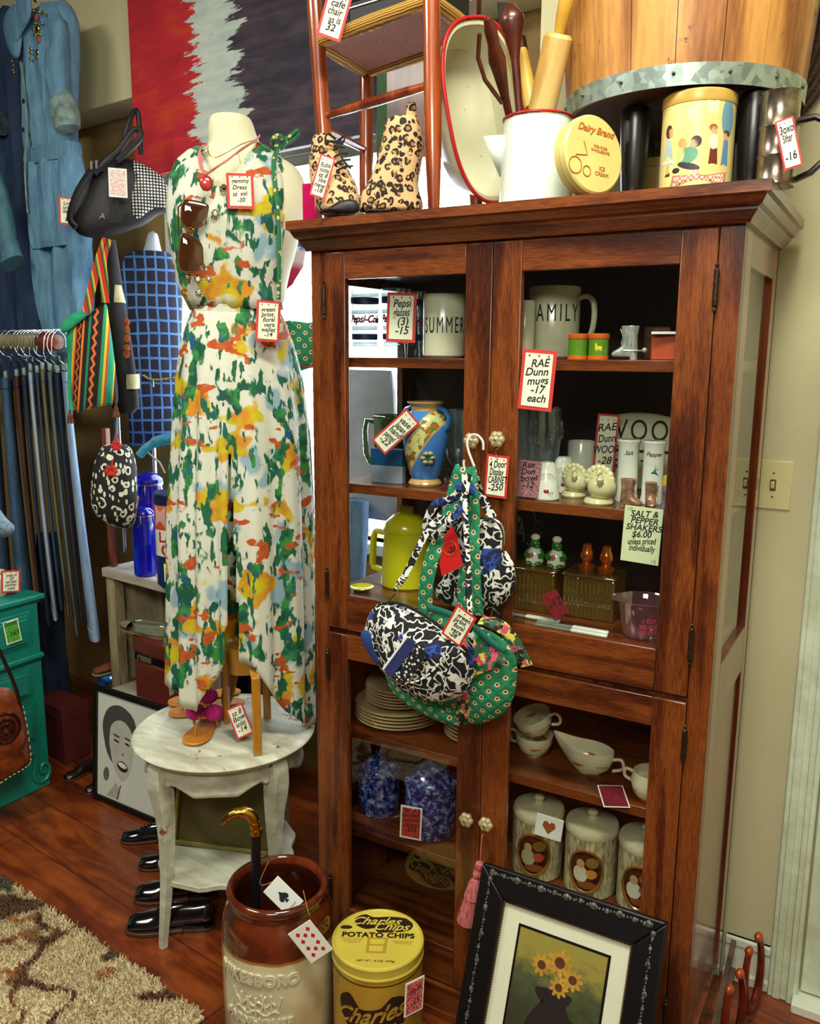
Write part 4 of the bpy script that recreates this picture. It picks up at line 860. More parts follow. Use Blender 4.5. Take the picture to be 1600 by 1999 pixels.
# sandals
TAN = wood('tan leather', 'A8641E', 'C8862E', 'X', 6, .45, .1, rings=1); MAG = MT('magenta knit', .8); v = MAG.co(); MAG.col(MAG.mix(MAG.step(MAG.voro(v, 260), .3, .5), hx('7A0A4A'), hx('D81E8A'))); MAG.bump(MAG.voro(v, 260), .8, .004); MAG = MAG.m
def sole_poly(L_=.235): 
    return spl2([(-.5*L_, 0), (-.46*L_, -.028), (-.3*L_, -.042), (-.1*L_, -.036), (.15*L_, -.026), (.38*L_, -.031), (.49*L_, -.02), (.5*L_, .005), (.4*L_, .03), (.15*L_, .030), (-.1*L_, .036), (-.3*L_, .040), (-.45*L_, .026)], 4)
def sandal(name, label, P, rot, bow=True):
    t = T(name, label, 'sandal', P, rot=rot)
    G().plate(sole_poly(), .002, .010).build('sole', TAN, t, bevel=.003); G().plate([(x*.93, y*.86) for x, y in sole_poly()], .010, .0115).build('insole', plain('tan insole', 'BE7C2A', .5, var=.15, vs=20), t)
    if bow:
        G().tube(spline([(-.075, 0, .008), (-.072, 0, .03), (-.05, -.002, .045), (-.02, 0, .052)], 5), .0042, 8, flat=.6).build('toe_post', TAN, t)
        g = G(); g.tube(spline([(-.03, 0, .05), (.0, .03, .035), (.01, .037, .01)], 5), .004, 8); g.tube(spline([(-.03, 0, .05), (.0, -.03, .035), (.01, -.037, .01)], 5), .004, 8); g.build('strap', TAN, t)
        g = G(); g.ball((-.0, .028, .054), (.030, .028, .024)); g.ball((-.0, -.028, .054), (.030, .028, .024)); g.ball((-.016, 0, .053), (.014, .012, .014)); g.build('knotted_bow', MAG, t)
        G().tube([(-.012+.016*cos(k*.785), 0, .053+.016*sin(k*.785)) for k in range(8)], .0035, 6, closed=True).build('metal_ring', BRASS, t)
    return t
for (u0, v0, u1, v1, lb) in ((320, 1403, 468, 1376, 'tan thong sandal with a magenta bow pointing left, nearer the table centre'), (392, 1456, 486, 1340, 'tan thong sandal with a magenta bow nearest the front edge of the table')):
    a = at(u0, v0, z=TH2+.01); b = at(u1, v1, z=TH2+.01); d = (b-a).normalized(); c_ = a+d*.125+(Vector((-.032, -.014, 0)) if u0 > 350 else Vector((-.022, .030, 0))); sandal('thong_sandal', lb, (c_.x, c_.y, TH2+.001), (0, 0, math.atan2(d.y, d.x)))
p = at(368, 1366, z=TH2+.01); sandal('flat_sandal', 'plain tan sole lying flat behind the magenta-bowed sandals', (p.x+.02, p.y+.05, TH2+.001), (0, 0, R(60)), False)
p = at(446, 1322, z=TH2+.13); sandal('flat_sandal', 'large tan sole standing upright against the wooden stand', (p.x-.02, p.y+.055, TH2+.130), (0, R(-72), facing(p)+R(20)), False)
ptag(468, 1408, 34, 62, ['sz 8', 'Bow', 'sandals', '-14'], 'slanted white tag with a red border lying on the front sandal', at(468, 1408, z=TH2+.06), roll=-22, pitch=R(-25))
# ================================================================ crock, cane, tin
CK = Vector((.046, -.237, 0)); t = T('stoneware_crock', 'brown and cream stoneware crock with raised lettering, open at the top', 'crock', CK)
s = MT('stoneware glaze', .12, coat=.6); v = s.co(); x, y, z = s.sep(v); zz = s.math('ADD', z, s.math('MULTIPLY', s.noise(v, 6), .03))
br = s.mix(s.step(s.noise(v, 12, 4), .35, .65), hx('3E160A'), hx('6E2E14')); cr_ = s.mix(s.step(s.noise(v, 7, 4), .4, .75), hx('CFCBA8'), hx('A8905E'))
c = s.mix(s.step(zz, .285, .288), cr_, hx('9A6A2E')); c = s.mix(s.step(zz, .293, .297), c, br); s.col(c); STW = s.m
G().lathe([(0, 0), (.128, 0), (.137, .008), (.140, .03), (.141, .20), (.141, .29), (.137, .325), (.128, .350), (.118, .362), (.116, .37), (.120, .378), (.125, .386), (.126, .394), (.122, .402), (.114, .404), (.108, .398), (.106, .385)], 72, cap=False).build('crock_body', STW, t, smooth=50)
G().lathe([(.106, .386), (.107, .375), (.112, .355), (.128, .32), (.130, .2), (.128, .02), (0, .014)], 64, cap=False).build('glazed_inside', plain('brown inner glaze', '5A2410', .15, var=.3, vs=8, coat=.5), t)
EMB = plain('raised cream glaze', 'D0CCAA', .15, coat=.5, var=.05)
af = math.atan2(CAM.y-CK.y, CAM.x-CK.x)-.42
for tx, zc, sz_, sh in (('MIKESBORO', .236, .038, 0), ('FARMHOUSE', .122, .030, 0), ('CIDER', .082, .04, 0)):
    text(tx, sz_, EMB, t, rotm(0, 0, 0, (0, 0, zc)), ext=.0050, bold=.0018, wrap=wrap_cyl(.1405, af), space=1.05)
g = G()
for k in range(9):
    a0 = af+lerp(-.36, .36, k/8); g.tube([(.142*cos(a0+q*.04*((k % 3)-1)), .142*sin(a0+q*.04*((k % 3)-1)), .148+.022*q+.006*cos(k)) for q in (0, 1, 2)], .0032, 6)
g.tube([(.142*cos(af+lerp(-.4, .4, q/12)), .142*sin(af+lerp(-.4, .4, q/12)), .150+.006*sin(q*1.3)) for q in range(13)], .0035, 6)
g.tube([(.142*cos(af+lerp(-.38, .34, q/12)), .142*sin(af+lerp(-.38, .34, q/12)), .172+.008*cos(q*1.7)) for q in range(13)], .003, 6)
g.build('raised_emblem', EMB, t)
# cane
b = Vector((CK.x-.04, CK.y-.045, .03)); top = at(499, 1622, P=(CK.x-.01, CK.y-.01)); t = T('walking_cane', 'black walking cane with a curved brass duck-bill handle standing in the crock', 'cane', b)
d = top-b; G().tube([(0, 0, 0), d*.5, d], [.008, .0105, .0125], 14).build('shaft', BLACKM, t)
cx_ = Vector((cos(MZ), sin(MZ), 0)); up = Vector((0, 0, 1)); ppt = ppm(top)
hpt = lambda u, v: at(u, v, P=top)-b
G().tube(spline([hpt(499, 1624), hpt(496, 1604), hpt(490, 1592), hpt(478, 1586), hpt(462, 1587), hpt(448, 1593), hpt(438, 1603), hpt(435, 1610)], 4), [.013]*5+[.0145]*5+[.014]*4+[.012]*4+[.011]*3+[.0095]*3+[.008]*2+[.006, .005, .004], 14).build('brass_handle', BRASS, t)
g = G(); g.tube([hpt(500, 1628), hpt(499, 1618)], .0150, 16); g.tube([hpt(497.5, 1608), hpt(497, 1605)], .015, 16); g.build('collar', BRASS, t)
SP = plain('pip ink', '1A1E24', .6, var=0); DR = plain('diamond red', 'B8201C', .6, var=0)
def spade(t, w, h):
    k = w*.24; P = [(0, k*1.3), (.35*k, k*.7), (.95*k, .1*k), (k, -.4*k), (.6*k, -.8*k), (.15*k, -.5*k), (.4*k, -1.2*k), (-.4*k, -1.2*k), (-.15*k, -.5*k), (-.6*k, -.8*k), (-k, -.4*k), (-.95*k, .1*k), (-.35*k, k*.7)]
    G().prism(P, -.0016, -.0012).build('spade_mark', SP, t, smooth=0)
    text('PREMIUM', .006, SP, t, rotm(0, 0, 0, (0, -.0014, -h*.36)), ext=.0001)
def tend(t, w, h):
    for px, pz in [(-.22, .33), (.22, .33), (-.22, .11), (.22, .11), (-.22, -.11), (.22, -.11), (-.22, -.33), (.22, -.33), (0, .22), (0, -.22)]:
        G().prism([(px*w+.0055, pz*h), (px*w, pz*h+.007), (px*w-.0055, pz*h), (px*w, pz*h-.007)], -.0016, -.0012).build('diamond_pip', DR, t, smooth=0)
P = at(553, 1752, P=(CK.x+.02, CK.y-.06)); P = at(553, 1750, y=CK.y-.02)
tag(P, .055, .088, [], 'ace of spades playing card tag tied to the cane inside the crock', roll=-48, rz=facing(P), pitch=R(-20), border=None, paper=WHITEP, inner=spade, string=[at(525, 1680, P=P), at(508, 1718, P=P), at(512, 1728, P=P), at(530, 1722, P=P)])
P = at(606, 1838, P=(CK.x+.12, CK.y-.12)); P = at(606, 1838, P=(CK.x+.105, CK.y-.125))
tag(P, .062, .098, [], 'ten of diamonds playing card tag hanging over the crock rim', roll=-33, rz=facing(P), border=None, paper=WHITEP, inner=tend, string=[at(590, 1757, P=P)+Vector((-.02, .03, 0)), at(600, 1775, P=P), at(606, 1790, P=P)])
# chips tin
CT_ = Vector((.300, -.170, 0)); ch_ = .30; cr2 = .113; t = T('chips_tin', 'round mustard potato chip tin with a dark swirling logo on lid and side', 'tin', CT_)
MUS = plain('mustard tin', 'B8922C', .35, .1, var=.1, coat=.3); LID = plain('yellow tin lid', 'D2C04A', .35, .05, var=.06, coat=.3); BRN = plain('dark brown print', '22100C', .5, var=0)
G().lathe([(0, 0), (cr2-.004, 0), (cr2-.003, .26), (cr2-.006, .262), (cr2-.006, ch_-.02), (0, ch_-.02)], 64).build('tin_body', MUS, t)
G().lathe([(cr2-.004, ch_-.034), (cr2, ch_-.032), (cr2, ch_-.029), (cr2-.002, ch_-.026), (cr2-.001, ch_-.008), (cr2, ch_-.004), (cr2-.002, ch_), (cr2-.006, ch_+.001), (cr2-.008, ch_-.002), (cr2-.012, ch_-.003), (0, ch_-.003)], 64, cap=False).build('tin_lid', LID, t)
G().lathe([(cr2-.0025, .252), (cr2-.0022, .255)], 64, cap=False).build('dark_band', BRN, t)
lz_ = facing(CT_)+R(-4)
def flatM(x, y, z=ch_-.0026): return rotm(rz=lz_) @ Matrix(((1, 0, 0, x), (0, 0, 1, y), (0, 1, 0, z), (0, 0, 0, 1)))   # local xz -> xy lying flat
def flat(poly, z, name, m): G().add([(rotm(rz=lz_) @ Vector((x, y, z))) for x, y in poly], [tuple(range(len(poly)))]).build(name, m, t, smooth=0)
flat(spl2([(x*1.22+.004, .056+(y-.052)*1.75) for x, y in [(-.055, .062), (-.035, .072), (-.015, .066), (.02, .068), (.055, .064), (.066, .050), (.055, .038), (.02, .034), (-.005, .034), (-.012, .042), (-.03, .040), (-.05, .048)]], 4), ch_-.0024, 'logo_patch', BRN)
flat(disc((-.082, .040), .016, .007), ch_-.0024, 'seal_print', BRN)
FL = lambda x, y: rotm(rz=lz_) @ rotm(-pi/2, 0, 0, (x, y, ch_-.0020)) 
text('Charles', .040, LID, t, FL(-.012, .064), shear=.5, ext=.0002, bold=.0005); text('Chips', .038, LID, t, FL(.028, .044), shear=.5, ext=.0002, bold=.0005)
text('POTATO CHIPS', .0235, BRN, t, FL(.0, .012), ext=.0002, bold=.0009, space=1.05, sxs=1.05)
YB = plain('ochre print', 'A8862A', .5, var=0); flat([(-.025, .004), (.025, .004), (.022, -.05), (-.026, -.05)], ch_-.0024, 'pouch_print', YB)
flat([(-.018, -.002), (.018, -.002), (.016, -.02), (-.018, -.02)], ch_-.0022, 'pouch_print', LID); flat([(-.018, -.026), (.016, -.026), (.014, -.045), (-.018, -.045)], ch_-.0022, 'pouch_print', LID)
text('Contains crisp sliced\npotatoes cooked\nin vegetable oil', .0065, YB, t, FL(-.062, -.008), ext=.0001); text('DISTRIBUTED BY\nMOUNTVILLE', .0065, YB, t, FL(.062, -.012), ext=.0001); text('NET WT. 16 OZ. (453g)', .009, BRN, t, FL(.0, -.078), ext=.0001)
ac = math.atan2(CAM.y-CT_.y, CAM.x-CT_.x)-.15
decal('logo_patch', spl2([(-.085, .20), (-.06, .222), (-.045, .215), (-.04, .195), (-.01, .19), (.03, .20), (.05, .222), (.085, .21), (.095, .17), (.06, .12), (.02, .10), (-.01, .085), (-.03, .07), (-.035, .10), (-.065, .14), (-.082, .165)], 4), BRN, t, cr2-.003, ac, lift=.0006)
text('Charles', .058, MUS, t, rotm(0, 0, 0, (0, 0, .172)), shear=.5, wrap=lambda p: wrap_cyl(cr2-.0022, ac)(Vector((p.x-.01, p.y, p.z+p.x*.18))), bold=.001)
text('Chips', .058, MUS, t, rotm(0, 0, 0, (0, 0, .126)), shear=.5, wrap=lambda p: wrap_cyl(cr2-.0022, ac)(Vector((p.x+.03, p.y, p.z+p.x*.18))), bold=.001)
RB_ = MT('red card back', .5); v = RB_.co(); RB_.col(RB_.mix(RB_.step(RB_.voro(v, 220), .35, .55), hx('A01C20'), hx('D8787A'))); RB_ = RB_.m
def cardback(mat): 
    def f(t, w, h): G().box((-w*.42, -.0016, -h*.44), (w*.42, -.0012, h*.44)).build('card_back_print', mat, t, smooth=0)
    return f
P = at(808, 1945, P=(CT_.x+.09, CT_.y-.07)); tag(P, .056, .088, ['', 'chip tin', '', '-15'], 'red-backed playing card propped at the right of the potato chip tin', roll=3, rz=facing(P)+R(38), border=None, paper=WHITEP, inner=cardback(RB_), holes=False)
# ================================================================ framed picture
FTL, FTR = Vector((.527, -.035, .507)), Vector((.956, -.035, .50)); fw = .432; fh = .52; lean = math.asin(min(.9, .19/fh))
t = T('framed_portrait', 'black beaded picture frame with a cream mat leaning on the cabinet doors', 'picture', (.527, -.035-.19-.02, .004), rot=(-lean*1.0, 0, 0)); fh2 = .507/cos(lean)
BF = plain('black carved frame', '0A0708', .45, var=.3, vs=50, coat=.1, spec=.3)
def bar(a, b, w0, nm, mat, d0, d1, par=t): return None
W_ = .066
g = G()
for poly in ([(0, 0), (fw, 0), (fw-W_, W_), (W_, W_)], [(0, fh2), (W_, fh2-W_), (fw-W_, fh2-W_), (fw, fh2)], [(0, 0), (W_, W_), (W_, fh2-W_), (0, fh2)], [(fw, 0), (fw, fh2), (fw-W_, fh2-W_), (fw-W_, W_)]): G().prism(poly, -.022, .0).build('frame_rail', BF, t, bevel=.004)
rngc = random.Random(3)
SILV = plain('worn silver leaf', '8A9084', .35, .6, var=.4, vs=120)
g = G(); a_ = W_*.40
def side(p0, p1, big):
    n = int((Vector(p1)-Vector(p0)).length/.0075)
    for k in range(n):
        q = Vector(p0).lerp(Vector(p1), (k+.5)/n); m = k % 8; r = .0058 if m == 0 else (.0034 if m in (1, 7) else (.0042 if m == 4 else .0022)); r *= big
        g.ball((q.x+rngc.uniform(-.0015, .0015), -.0235, q.y+rngc.uniform(-.0015, .0015)), (r, r*.6, r*1.15), 7, 5)
side((a_, a_), (a_, fh2-a_), 1); side((a_, fh2-a_*.5), (fw-a_, fh2-a_*.5), 1.25); side((fw-a_, fh2-a_), (fw-a_, a_), 1); side((fw-a_, a_), (a_, a_), 1); g.build('silver_beading', SILV, t)
g = G(); a_ = W_+.001
for p0, p1 in (((a_, a_), (a_, fh2-a_)), ((a_, fh2-a_), (fw-a_, fh2-a_)), ((fw-a_, fh2-a_), (fw-a_, a_)), ((fw-a_, a_), (a_, a_))):
    n = int((Vector(p1)-Vector(p0)).length/.006)
    for k in range(n): q = Vector(p0).lerp(Vector(p1), (k+.5)/n); g.ball((q.x, -.016, q.y), (.0032, .003, .0032), 6, 5)
g.build('rope_edge', plain('rope edge bronze', '6A4A34', .4, .6, var=.3), t)
G().box((W_-.004, -.008, W_-.004), (fw-W_+.004, -.006, fh2-W_+.004)).build('cream_mat', plain('cream mat board', 'D2D6BC', .8, var=.05, vs=6), t, smooth=0)
mx0, mx1, mz0, mz1 = W_+.048, fw-W_-.048, W_+.05, fh2-W_-.045
G().box((mx0-.006, -.0095, mz0-.006), (mx1+.006, -.0079, mz1+.006)).build('inner_border', BF, t, smooth=0); G().box((mx0-.0015, -.0100, mz0-.0015), (mx1+.0015, -.0094, mz1+.0015)).build('gilt_line', BRASS, t, smooth=0)
s = MT('plain painted landscape', .6); v = s.co(); x, y, z = s.sep(v); nz = s.noise(s.co((1, 1, 2)), 26, 5, .7)
s.col(s.ramp(s.math('ADD', z, s.math('MULTIPLY_ADD', nz, .16, -.08)), [(.12, '1A120A'), (.2, '2A2410'), (.28, '2E3418'), (.34, '424A28'), (.37, '6E6A30'), (.40, '8A8034')])); LANDM = s.m
pc_ = G().box((mx0, -.0106, mz0), (mx1, -.0099, mz1)).build('painted_picture', LANDM, t, smooth=0)
mx = (mx0+mx1)/2
def pp(name, poly, c, lift): G().prism(poly, -.0106-lift, -.0104).build(name, plain('paint '+c, c, .6, var=.25, vs=30), pc_, smooth=0)
# a plain stand-in: a dark jar with a golden pear before hills
pp('painted_table', [(mx0, mz0), (mx1, mz0), (mx1, mz0+.085), (mx0, mz0+.10)], '3A1E10', .0003)
pp('painted_jug', spl2([(mx-.045, mz0+.05), (mx+.045, mz0+.05), (mx+.06, mz0+.12), (mx+.028, mz0+.185), (mx+.024, mz1-.135), (mx+.036, mz1-.105), (mx-.045, mz1-.11), (mx-.026, mz1-.14), (mx-.028, mz0+.185), (mx-.06, mz0+.12)], 4), '1C0E0C', .0005)
pp('painted_handle', [(mx+.025, mz1-.15), (mx+.075, mz1-.16), (mx+.082, mz0+.15), (mx+.05, mz0+.13), (mx+.05, mz0+.145), (mx+.07, mz0+.165), (mx+.063, mz1-.172), (mx+.025, mz1-.165)], '1C0E0C', .0006)
for k, (dx_, dz_, r_) in enumerate(((.0, -.045, .030), (-.040, -.062, .024), (.034, -.070, .024), (.006, -.095, .022))):
    for q in range(9): pp('painted_petal', disc((mx+dx_+r_*.62*cos(q*.698), mz1+dz_+r_*.62*sin(q*.698)), r_*.42, r_*.2, 10, q*.698), 'C8982E', .0008+.0003*k)
    pp('painted_flower_centre', disc((mx+dx_, mz1+dz_), r_*.4, r_*.4, 14), '5A3010', .0011+.0003*k)
for dx_, dz_, r_ in ((-.062, .075, .030), (-.012, .058, .027), (.060, .068, .030)):
    pp('painted_pear', spl2([(mx+dx_, mz0+dz_-r_), (mx+dx_+r_, mz0+dz_-r_*.2), (mx+dx_+r_*.45, mz0+dz_+r_*.8), (mx+dx_+.003, mz0+dz_+r_*1.5), (mx+dx_-r_*.45, mz0+dz_+r_*.8), (mx+dx_-r_, mz0+dz_-r_*.2)], 4), 'C8A03A', .0009)
# tassel on the lower knob
kp = Vector((kz4.x, -.028, kz4.z)); t = T('pink_tassel', 'dusty pink tassel hanging by a cord from the lower right door knob', 'tassel', kp)
PT = MT('dusty pink thread', .8); v = PT.co((1, 1, .05)); PT.col(PT.ramp(PT.noise(v, 300, 3), [(.3, '8A3038'), (.7, 'D07A74')])); PT.bump(PT.noise(v, 300, 2), .8, .003); PT = PT.m
tp = at(936, 1688, y=-.055)-kp; tb = at(910, 1802, y=-.065)-kp
G().tube(spline([(0, -.014, -.016), (.0, -.02, -.03), tp+Vector((0, 0, .008))], 5), .0012, 5).build('cord', PT, t)
dd_ = (tb-tp); q = dd_.to_track_quat('Z', 'Y').to_matrix().to_4x4(); L_ = dd_.length; M = Matrix.Translation(tp) @ q
G().lathe([(.002, -.01), (.010, -.004), (.0115, .006), (.008, .014), (.010, .018), (.012, .025), (.0105, .033), (.0085, .036)], 18, M).build('knot', PT, t)
G().lathe([(.0085, .036), (.016, .05), (.020, L_*.5), (.021, L_*.55), (.019, L_*.57), (.022, L_*.75), (.025, L_*.97), (.021, L_), (0, L_*.99)], 22, M).build('tassel_skirt', PT, t)
# ================================================================ right floor corner
COP = plain('rusty copper iron', '8A3014', .35, .55, var=.35, vs=25)
def shoe_u(name, label, P, rz, tilt):
    t = T(name, label, 'horseshoe', P, rot=(tilt, 0, rz)); a0 = R(-60)
    pts = [(.062*cos(a), 0, .115+.1*sin(a)) for a in [lerp(R(125), R(415), k/24) for k in range(25)]]
    G().tube(pts, [.010+.004*sin(pi*k/24) for k in range(25)], 8, flat=.75).build('iron_bar', COP, t)
    g = G()
    for q in (0, 24): G().ball(pts[q], (.015, .011, .013), 10, 8).build('bar_end', plain('bright copper', 'C85A34', .35, .4, var=.2), t)
p = at(1432, 1970, z=0); shoe_u('iron_horseshoe', 'rusty red iron horseshoe ring on the floor, nearer the door', (p.x+.045, p.y-.005, .012), R(80), R(-3))
p = at(1405, 1985, z=0); shoe_u('iron_horseshoe', 'rusty red iron horseshoe ring leaning nearer the cabinet', (p.x+.052, p.y-.125, .012), R(80), R(-3))
STK = wood('rough grey stick', '3A2820', '6A5440', 'Z', 12, .8, 0, rings=2)
for k, (u0, v0, u1, v1, lb) in enumerate([(1350, 1990, 1394, 1825, 'rough wooden stick leaning against the wall, nearer the cabinet'), (1372, 1999, 1396, 1880, 'second rough wooden stick, beside the iron horseshoes')]):
    b = Vector((1.022+.012*k, .20-.14*k, .012)); tp_ = at(u1, v1, y=.50-.06*k); tp_.x = max(tp_.x, 1.025+.012*k); t = T('wooden_stick', lb, 'stick', b); G().tube([(0, 0, 0), (tp_-b)*.5, tp_-b], .009, 4).build('stick_body', STK, t, smooth=0)
p = at(1395, 1983, z=.0); G().lathe([(0, 0), (.008, .001), (.006, .005), (0, .008)], 7).build('green_pebble', plain('green glass bead', '1E7A4A', .2), None, loc=(p.x, p.y, .0), label='tiny green bead lying on the floor below the horseshoes', cat='bead')
# ================================================================ rug
s = MT('shag rug yarn', .95); v = s.co(); vv = s.co((1, 1, 0)); v2 = s.vmath('ADD', vv, s.vmath('SCALE', s.noise(vv, 9, 2, out=1), sc=.08))
blob = s.step(s.noise(v2, 4.2, 1), .56, .575); ring = s.math('MULTIPLY', s.step(s.noise(v2, 5.5, 1), .50, .52), s.step(s.math('SUBTRACT', .575, s.noise(v2, 5.5, 1)), 0, .02))
yarn = s.n('TexWhiteNoise', {'noise_dimensions': '3D'}, Vector=s.vmath('SNAP', vv, (.006, .006, .006))).outputs[0]
base = s.mix(yarn, hx('A8906A'), hx('E4D8B0')); br_ = s.mix(yarn, hx('3A2418'), hx('7A5236')); gr_ = s.mix(yarn, hx('2A3228'), hx('6A6A54'))
c = s.mix(ring, base, s.mix(s.step(s.noise(vv, 7), .45, .55), br_, hx('A8744A'))); c = s.mix(blob, c, s.mix(s.step(s.noise(vv, 5), .48, .56), gr_, br_)); s.col(c); RUGM = s.m
ra_, rb_ = at(-300, 1722-206, z=0), at(412, 2000, z=0)
e0 = at(8, 1722, z=0); e1 = at(410, 1999, z=0); ed = (e1-e0).normalized(); en = Vector((ed.y, -ed.x, 0))
if en.y > 0: en = -en
rug = G(); rg = random.Random(11)
org = e0-ed*.26
def rp(a, b, z): p = org+ed*a+en*b; return (p.x, p.y, z)
rug.add([rp(0, 0, .002), rp(1.24, 0, .002), rp(1.24, .95, .002), rp(0, .95, .002), rp(0, 0, .010), rp(1.24, 0, .010), rp(1.24, .95, .010), rp(0, .95, .010)], [(0, 1, 2, 3), (4, 7, 6, 5), (0, 4, 5, 1), (1, 5, 6, 2), (2, 6, 7, 3), (3, 7, 4, 0)])
for k in range(23000):
    a = rg.uniform(0, 1.23); b = rg.uniform(-.004, .62)**1; 
    if k % 4 == 0: b = b*.3
    dx, dy = rg.uniform(-.010, .010), rg.uniform(-.010, .010); h_ = rg.uniform(.016, .026); r_ = rg.uniform(.0018, .003); p = org+ed*a+en*b; q = rg.uniform(0, 6.28)
    vs = [(p.x+r_*cos(q+i*2.094), p.y+r_*sin(q+i*2.094), .008) for i in range(3)]+[(p.x+dx+r_*.6*cos(q+i*2.094), p.y+dy+r_*.6*sin(q+i*2.094), h_) for i in range(3)]
    rug.add(vs, [(0, 1, 4, 3), (1, 2, 5, 4), (2, 0, 3, 5), (3, 4, 5)])
me = bpy.data.meshes.new('shag_rug'); me.from_pydata(rug.v, [], rug.f); me.materials.append(RUGM); o = bpy.data.objects.new('shag_rug', me); COL.objects.link(o)
setp(o, 'beige shag rug with brown and grey leaf pattern on the wooden floor', 'rug')
# ================================================================ shoes on the floor
PAT = plain('black patent leather', '0A080C', .12, var=0, coat=1); SOL = plain('brown welt', '4A3020', .5)
def derby(P, rz, label, name='dress_shoe', L_=.29, mat=PAT, welt=SOL, group=None):
    t = T(name, label, 'shoe', P, rz, group=group); s_ = L_/.29
    prof = [(-.145, .020, .012, .030), (-.138, .034, .008, .046), (-.115, .044, .008, .056), (-.085, .048, .008, .060), (-.05, .047, .008, .066), (-.02, .043, .008, .082), (.01, .037, .008, .094), (.05, .034, .009, .098), (.09, .034, .012, .098), (.125, .031, .014, .100), (.14, .024, .016, .098), (.145, .012, .02, .09)]
    def f(u, w_):
        i = w_*(len(prof)-1); j = min(int(i), len(prof)-2); q = i-j; x, hw, z0, z1 = [lerp(a, b, q) for a, b in zip(prof[j], prof[j+1])]; a = 2*pi*u
        return (x*s_, hw*s_*cos(a)*(1 if sin(a) < .2 else 1-.25*sin(a)), (lerp(z0, z1, .5+.5*sin(a)))*s_)
    g = G(); g.surf(f, 24, 34, cu=True); m = 24; g.f += [tuple(reversed(range(m))), tuple(34*m+k for k in range(m))]; g.build('upper', mat, t)
    so = [(x*s_, y*s_) for x, y in spl2([(-.152, 0), (-.14, -.036), (-.09, -.052), (-.02, -.046), (.05, -.036), (.12, -.036), (.15, -.018), (.15, .018), (.12, .036), (.05, .036), (-.02, .046), (-.09, .052), (-.14, .036)], 4)]
    G().plate(so, .001, .014*s_).build('sole', welt, t, bevel=.002); G().plate([(max(x, .05*s_), y*.98) for x, y in so], 0.0, .02*s_).build('heel', mat, t)
    g = G()
    for k in range(4): x = (-.045+k*.018)*s_; z = (.069+k*.008)*s_; g.tube([(x, -.014, z), (x+.004, 0, z+.004), (x, .014, z)], .002, 6)
    g.build('laces', LACE, t); return t
for u, v, dr, lb in [(252, 1812, 34, 'shiny black lace-up shoe nearest the front leg of the round table'), (268, 1752, 36, 'shiny black lace-up shoe behind the front one, beside the table leg'), (284, 1682, 34, 'black loafer farther back beside the table leg, the nearer of the back two'), (250, 1630, 34, 'black loafer farthest back beside the table, next to the portrait photo')]:
    p = at(u-20, v+15, z=0); derby(p+Vector((.125*cos(R(dr)), .125*sin(R(dr)), 0))*1.0+Vector((.0 if v > 1700 else -.022, .035 if v > 1700 else .0, 0)), R(dr), lb, L_=.25 if v > 1700 else .19)
p = at(150, 1512, z=0)
for u, v, lb in ((128, 1522, 'dark buckled shoe on the floor right of the teal dresser, the left one'), (168, 1548, 'dark buckled shoe on the floor behind the portrait photo, the right one')):
    p = at(u, v, z=0); t = derby(p+Vector((.02, .065, 0)), R(80), lb, 'buckled_shoe', .15, plain('dark brown leather', '1A0E0E', .3, coat=.4)); G().tube([(-.02, -.014, .052), (-.02, .014, .052), (-.02, .0, .056)], .003, 6).build('buckle', BRASS, t)
# black framed photo leaning
b0 = at(190, 1553, z=0); b1 = at(308, 1606, z=0); dr = (b1-b0).normalized(); rz_ = math.atan2(dr.y, dr.x); tl = .50; 
t = T('photo_frame', 'black framed black-and-white photo of a laughing woman leaning behind the round table', 'picture', (b0.x, b0.y-.025, .003), rot=(R(-4.5), 0, rz_+R(1)))
G().box((0, 0, 0), (.44, .015, .022)).box((0, 0, .433), (.44, .015, .455)).box((0, 0, .022), (.022, .015, .433)).box((.418, 0, .022), (.44, .015, .433)).build('frame', plain('black frame', '0C0A0C', .4), t, bevel=.002)
ph = G().box((.02, .008, .02), (.42, .010, .436)).build('photo_print', plain('photo grey white', 'D6DACE', .5, var=.05, vs=5), t, smooth=0)
def ink_(name, poly, c, l): G().prism(poly, .008-l, .0082).build(name, plain('ink '+c, c, .6, var=.1), ph, smooth=0)
ox, oz = .135, .215
ink_('hair_print', spl2([(ox-.075, oz+.03), (ox-.085, oz+.1), (ox-.05, oz+.165), (ox+.02, oz+.185), (ox+.09, oz+.15), (ox+.105, oz+.08), (ox+.07, oz+.1), (ox+.02, oz+.13), (ox-.035, oz+.10), (ox-.045, oz+.02), (ox-.02, oz-.05), (ox-.055, oz-.02)], 3), '4A4A46', .0004)
ink_('face_print', spl2([(ox-.04, oz+.09), (ox+.02, oz+.13), (ox+.075, oz+.10), (ox+.09, oz+.02), (ox+.07, oz-.06), (ox+.03, oz-.105), (ox-.005, oz-.08), (ox-.035, oz-.02)], 3), 'C2C2B4', .0007)
for px_, pz_, rx_, rz2, c in ((ox-.005, oz+.045, .017, .004, '1E1C1E'), (ox+.055, oz+.045, .015, .004, '1E1C1E'), (ox-.005, oz+.065, .02, .004, '4A443E'), (ox+.057, oz+.066, .018, .004, '4A443E'), (ox+.03, oz-.048, .030, .020, '1E1A1C'), (ox+.03, oz-.043, .024, .010, 'EDEDE4'), (ox+.03, oz+.0, .008, .005, '8A8478'), (ox-.062, oz-.10, .016, .028, '6A665E')):
    ink_('feature_print', disc((px_, pz_), rx_, rz2, 16, -.15), c, .0011 if c != 'EDEDE4' else .0014)
ink_('collar_print', [(ox-.06, .03), (ox-.005, oz-.12), (ox+.02, oz-.15), (ox+.01, .03)], 'B0B0A4', .0007); ink_('collar_line', [(ox-.002, .03), (ox+.018, oz-.125), (ox+.023, oz-.125), (ox+.004, .03)], '3A3A38', .001)
